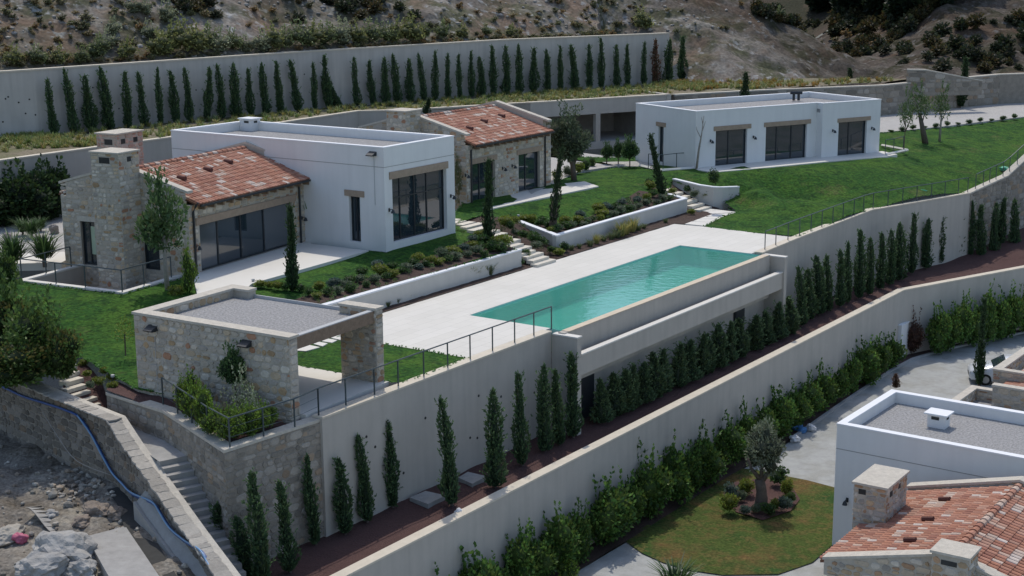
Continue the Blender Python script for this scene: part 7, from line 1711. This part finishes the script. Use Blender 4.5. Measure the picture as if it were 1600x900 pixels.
for i, (px, py, k, s) in enumerate(sorted(hs_)):
    q = hill_at(px, py)
    if q is None: continue
    o = obj("hill_shrub", SCR[k], "leaf", None, q - V3((0, 0, .1))); o.scale = (s, s, s * .85); o.rotation_euler = (0, 0, i * 1.1)
    tag(o, f"{('yellow-green', 'olive green', 'pale grey-green')[k]} wild shrub on the slope above the back wall, {nth(i)} from the left", "shrub", "wild shrubs above the back wall")
# forest trees at the upper right
FT = [lumps_mesh("tree_crown", 520 + s, 1, 2, 2600, ((.014, .024, .012), (.020, .032, .015), (.010, .018, .010)), (.25, .55), 13, .3, 0, .5, (.030, .044, .018), .68, True, 8) for s in range(3)]
rf_ = random.Random(55); FS_ = []
for px, py in ((1250, 14), (1275, 4), (1292, 24), (1318, 8), (1335, 30), (1356, 12), (1378, 30), (1398, 8), (1415, 38), (1436, 18), (1455, 42), (1474, 8), (1490, 52), (1510, 28), (1526, 66), (1546, 40), (1560, 80), (1575, 20), (1588, 60), (1604, 98), (1612, 40), (1540, 4), (1625, 75), (1440, 2), (1345, -4), (1580, 105), (1600, 4)): FS_.append((px, py, rf_.uniform(1.5, 2.3) + max(0, (px - 1400) / 300), rf_.uniform(2.6, 3.8) + max(0, (px - 1400) / 250)))
for i, (px, py, w_, h) in enumerate(FS_):
    q = hill_at(px, py)
    if q is None: continue
    o = thing("forest_tree", q, "dark evergreen tree of the wood on the upper right slope", "tree", "dark trees of the upper right wood"); m = MB(); m.tube([V3((0, 0, -.3)), V3((0, 0, h * .5))], .18, 6, r1=.1); obj("trunk", m.mesh("trunk"), "bark", o)
    c = obj("crown", FT[i % 3], "leaf", o, (0, 0, h * .1)); c.scale = (w_, w_, h * .48); c.rotation_euler = (0, 0, i)
# scrub, stones and dry grass nobody could count
def scatter(name, n, gen, m, seed):
    r = random.Random(seed); mb_ = MB()
    for _ in range(n): gen(r, mb_)
    o = struct(name, mb_, m, kind='stuff'); return o
def dense(name, tmpl, spots, m):
    """one joined mesh of many copies of a small plant"""
    V0 = np.array([v.co for v in tmpl.vertices]); nv = len(V0); lp = np.array([l.vertex_index for l in tmpl.loops]); ls = np.array([p.loop_start for p in tmpl.polygons]); c0 = np.zeros(len(tmpl.polygons) * 4, dtype=np.float32); tmpl.attributes["col"].data.foreach_get("color", c0); c0 = c0.reshape(-1, 4)
    VV, LL, LS, CC = [], [], [], []
    for i, (q, s, sz, rz, g) in enumerate(spots):
        ca, sa = math.cos(rz), math.sin(rz); v = np.stack([(V0[:, 0] * ca - V0[:, 1] * sa) * s + q[0], (V0[:, 0] * sa + V0[:, 1] * ca) * s + q[1], V0[:, 2] * sz + q[2]], 1); VV.append(v); LL.append(lp + i * nv); LS.append(ls + i * len(lp)); c = c0.copy(); c[:, :3] *= np.array(g); CC.append(c)
    me = bpy.data.meshes.new(name); V_ = np.concatenate(VV); L_ = np.concatenate(LL); S_ = np.concatenate(LS); C_ = np.concatenate(CC)
    me.vertices.add(len(V_)); me.vertices.foreach_set("co", V_.ravel().astype(np.float32)); me.loops.add(len(L_)); me.loops.foreach_set("vertex_index", L_.astype(np.int32)); me.polygons.add(len(S_)); me.polygons.foreach_set("loop_start", S_.astype(np.int32)); me.update(calc_edges=True)
    a = me.attributes.new("col", 'FLOAT_COLOR', 'FACE'); a.data.foreach_set("color", C_.astype(np.float32).ravel()); me.validate(); me.update()
    o = obj(name, me, m); o["kind"] = 'stuff'; return o
SB = lumps_mesh("scrub", 540, 1, 2, 110, ((.13, .122, .065), (.105, .112, .055), (.17, .145, .09)), (.3, .6), 6, .28, 0, .4, None, .7, True, 0)
r = random.Random(77); sp = []
while len(sp) < 800:
    px, py = r.uniform(-60, 1660), r.uniform(-40, 128); q = hill_at(px, py) if py < 130 else None
    if q is None: continue
    if 1060 < px < 1420 and r.random() < .72: continue
    if px < 650 and py > 60 and r.random() < .3: continue
    dn = noise.noise((q.x * .09, q.y * .09, 3))
    if dn < -.05 and r.random() < .8: continue
    s = r.uniform(.10, .36) * (1.5 if px > 1250 and py < 90 else 1); g = r.choice([(1, 1, 1), (.75, .85, .7), (1.25, 1.1, .9), (.55, .6, .5), (1.1, .8, .6)]); sp.append((q - V3((0, 0, .05)), s, s * r.uniform(.5, .9), r.uniform(0, 6), g))
dense("hillside_scrub", SB, sp, "leaf")
mb = MB(); r = random.Random(78); n = 0
while n < 650:
    px, py = r.uniform(-20, 1420), r.gauss(35, 38)
    if py > 125: continue
    q = hill_at(px, py)
    if q is None: n += 1; continue
    if noise.noise((q.x * .12, q.y * .12, 8)) < .0 and r.random() < .75: continue
    s = r.uniform(.06, .22) * (1.8 if r.random() < .05 else 1); g = r.uniform(.7, 1.25); vs, fs, c = rock_geo(r, (q.x, q.y, q.z), s, s * .8, s * .6, col=tuple(k * g for k in r.choice([(.30, .275, .24), (.26, .25, .24), (.34, .31, .27)]))); mb.add(vs, fs, c); n += 1
struct("hillside_stones", mb, "rock", kind='stuff')
SB2 = lumps_mesh("scrub", 545, 1, 2, 220, ((.030, .036, .018), (.045, .040, .024), (.022, .028, .014)), (.3, .6), 7, .28, 0, .4, None, .7, True, 0)
r = random.Random(91); sp = []
while len(sp) < 950:
    px, py = (r.uniform(1180, 1640), r.uniform(-10, 112)) if r.random() < .92 else (r.uniform(250, 720), abs(r.gauss(0, 16)))
    if px > 1000 and py > 20 + (px - 1180) * .62 + 8 and px < 1330: continue
    q = hill_at(px, py)
    if q is None or (noise.noise((q.x * .13, q.y * .13, 12)) < -.12 and px < 1430): continue
    if px > 1000 and py > 55 and px < 1430 and r.random() < .6: continue
    s = r.uniform(.35, .95) * (1.25 if px > 1300 and py < 60 else .8); g = r.choice([(1, 1, 1), (1.5, 1.15, .9), (.8, .9, .8), (1.8, 1.3, 1.0)]); sp.append((q - V3((0, 0, .1)), s, s * r.uniform(.6, 1.0), r.uniform(0, 6), g))
for _ in range(150):
    x, y = r.uniform(36, 62), r.uniform(128, 152)
    if sw_dist(x, y) < 1.5 or sw_dist(x, y) > 14 or (x - 31.7) * .566 - (y - 124.4) * .824 > 0: continue
    s = r.uniform(.4, 1.0); sp.append((V3((x, y, hill_h(x, y) - .1)), s, s * .8, r.uniform(0, 6), r.choice([(1, 1, 1), (1.6, 1.2, .9), (.8, .9, .8)])))
dense("dark_scrub", SB2, sp, "leaf")
WT = tuft_mesh("wild_grass", 541, .5, .35, 14, ((.12, .145, .05), (.17, .165, .085), (.085, .115, .04)), .04)
r = random.Random(79); sp = []
for i in range(1500):
    k = r.random() * (len(bl) - 2) + 0.6; j = min(int(k), len(bl) - 2); a = bl[j].lerp(bl[j + 1], k - int(k)); dd = r.uniform(.2, 1) ** 1.6 * 7.5; q = V3((a.x + wn.x * -dd, a.y - wn.y * dd, 4.7))
    if (q.y - cw0.y) < -14 and q.x > -6: continue
    g = r.choice([(1, 1, 1), (1.2, 1.05, .9), (.8, .9, .7), (1.15, .9, .7)]); sp.append((q, r.uniform(.5, 1.1), r.uniform(.4, 1.0), r.uniform(0, 6), g))
def instrip(q):
    x, y = q[0], q[1]; n_ = len(strip); c = False
    for i in range(n_):
        a, b = strip[i], strip[i - 1]
        if (a[1] > y) != (b[1] > y) and x < (b[0] - a[0]) * (y - a[1]) / (b[1] - a[1]) + a[0]: c = not c
    return c
for i in range(500):
    q = V3((r.uniform(12, 36), r.uniform(119, 127), 4.7)); sp.append((q, r.uniform(.5, 1.0), r.uniform(.5, 1.0), r.uniform(0, 6), r.choice([(1.2, 1.0, .8), (1.3, .75, .5), (1, 1, 1)])))
sp = [s for s in sp if instrip(s[0])]
dense("wild_grass", WT, sp, "leaf")
GC = lumps_mesh("ground_cover", 560, 1, 2, 60, ((.050, .085, .026), (.065, .10, .034), (.038, .066, .022)), (.3, .6), 5, .3, 0, .5, None, .7, False, 0)
r = random.Random(83); sp = []
for poly_, zf in (([(44.2, 41.3), (58.9, 41.3), (59.2, 42.5), (58.1, 43.4), (56, 42.9), (52, 42.6), (47.5, 42.5), (44.2, 42.4)], zw), ([(63.8, 42.05), (77.6, 42.05), (78.1, 43.4), (77.3, 44.6), (73, 43.5), (69, 43.1), (66.6, 43.4), (65.8, 45.2), (65.0, 45.4)], ze)):
    for _ in range(520):
        a_, b_ = r.uniform(44, 79), r.uniform(41, 46); c_ = False
        for i in range(len(poly_)):
            p_, q_ = poly_[i], poly_[i - 1]
            if (p_[1] > b_) != (q_[1] > b_) and a_ < (q_[0] - p_[0]) * (b_ - p_[1]) / (q_[1] - p_[1]) + p_[0]: c_ = not c_
        if not c_: continue
        q = G.p(a_, b_); s = r.uniform(.10, .22); sp.append(((q.x, q.y, zf(q.x, q.y) + .02), s, s * .7, r.uniform(0, 6), r.choice([(1, 1, 1), (1.3, 1.2, .9), (.9, 1, 1), (1.2, 1.25, 1.2)])))
for _ in range(60):
    b_ = r.uniform(41.2, 45.5); sd_ = r.random() < .6; a_ = r.uniform(62.3 - (b_ - 41) * .1, 63.3 + (b_ - 41) * .28) if sd_ else r.uniform(59.2, 59.7); q = G.p(a_, b_); s = r.uniform(.10, .2); sp.append(((q.x, q.y, max(.03, (b_ - 41) * .29)), s, s * .7, r.uniform(0, 6), (1, 1, 1)))
dense("ground_cover", GC, sp, "leaf")
# lawn fringe: short grass standing along the lawn edges
FT_ = tuft_mesh("grass", 542, .06, .07, 7, ((.035, .10, .022), (.05, .125, .026), (.028, .08, .018)), .014)
r = random.Random(80); sp = []
for ring, zf, zo in ((west, zw, 0), (east, ze, 0), (sl_, lambda x, y: .01, 0)):
    for i in range(len(ring)):
        a, b = Vector(ring[i]), Vector(ring[(i + 1) % len(ring)]); L_ = (b - a).length
        if L_ > 40: continue
        for k in range(int(L_ * 9)):
            t = r.random(); p = a + (b - a) * t; x, y = p.x + r.gauss(0, .05), p.y + r.gauss(0, .05); sp.append(((x, y, zf(x, y)), r.uniform(.8, 1.5), r.uniform(.7, 1.4), r.uniform(0, 6), (1, 1, 1)))
dense("lawn_fringe", FT_, sp, "leaf")
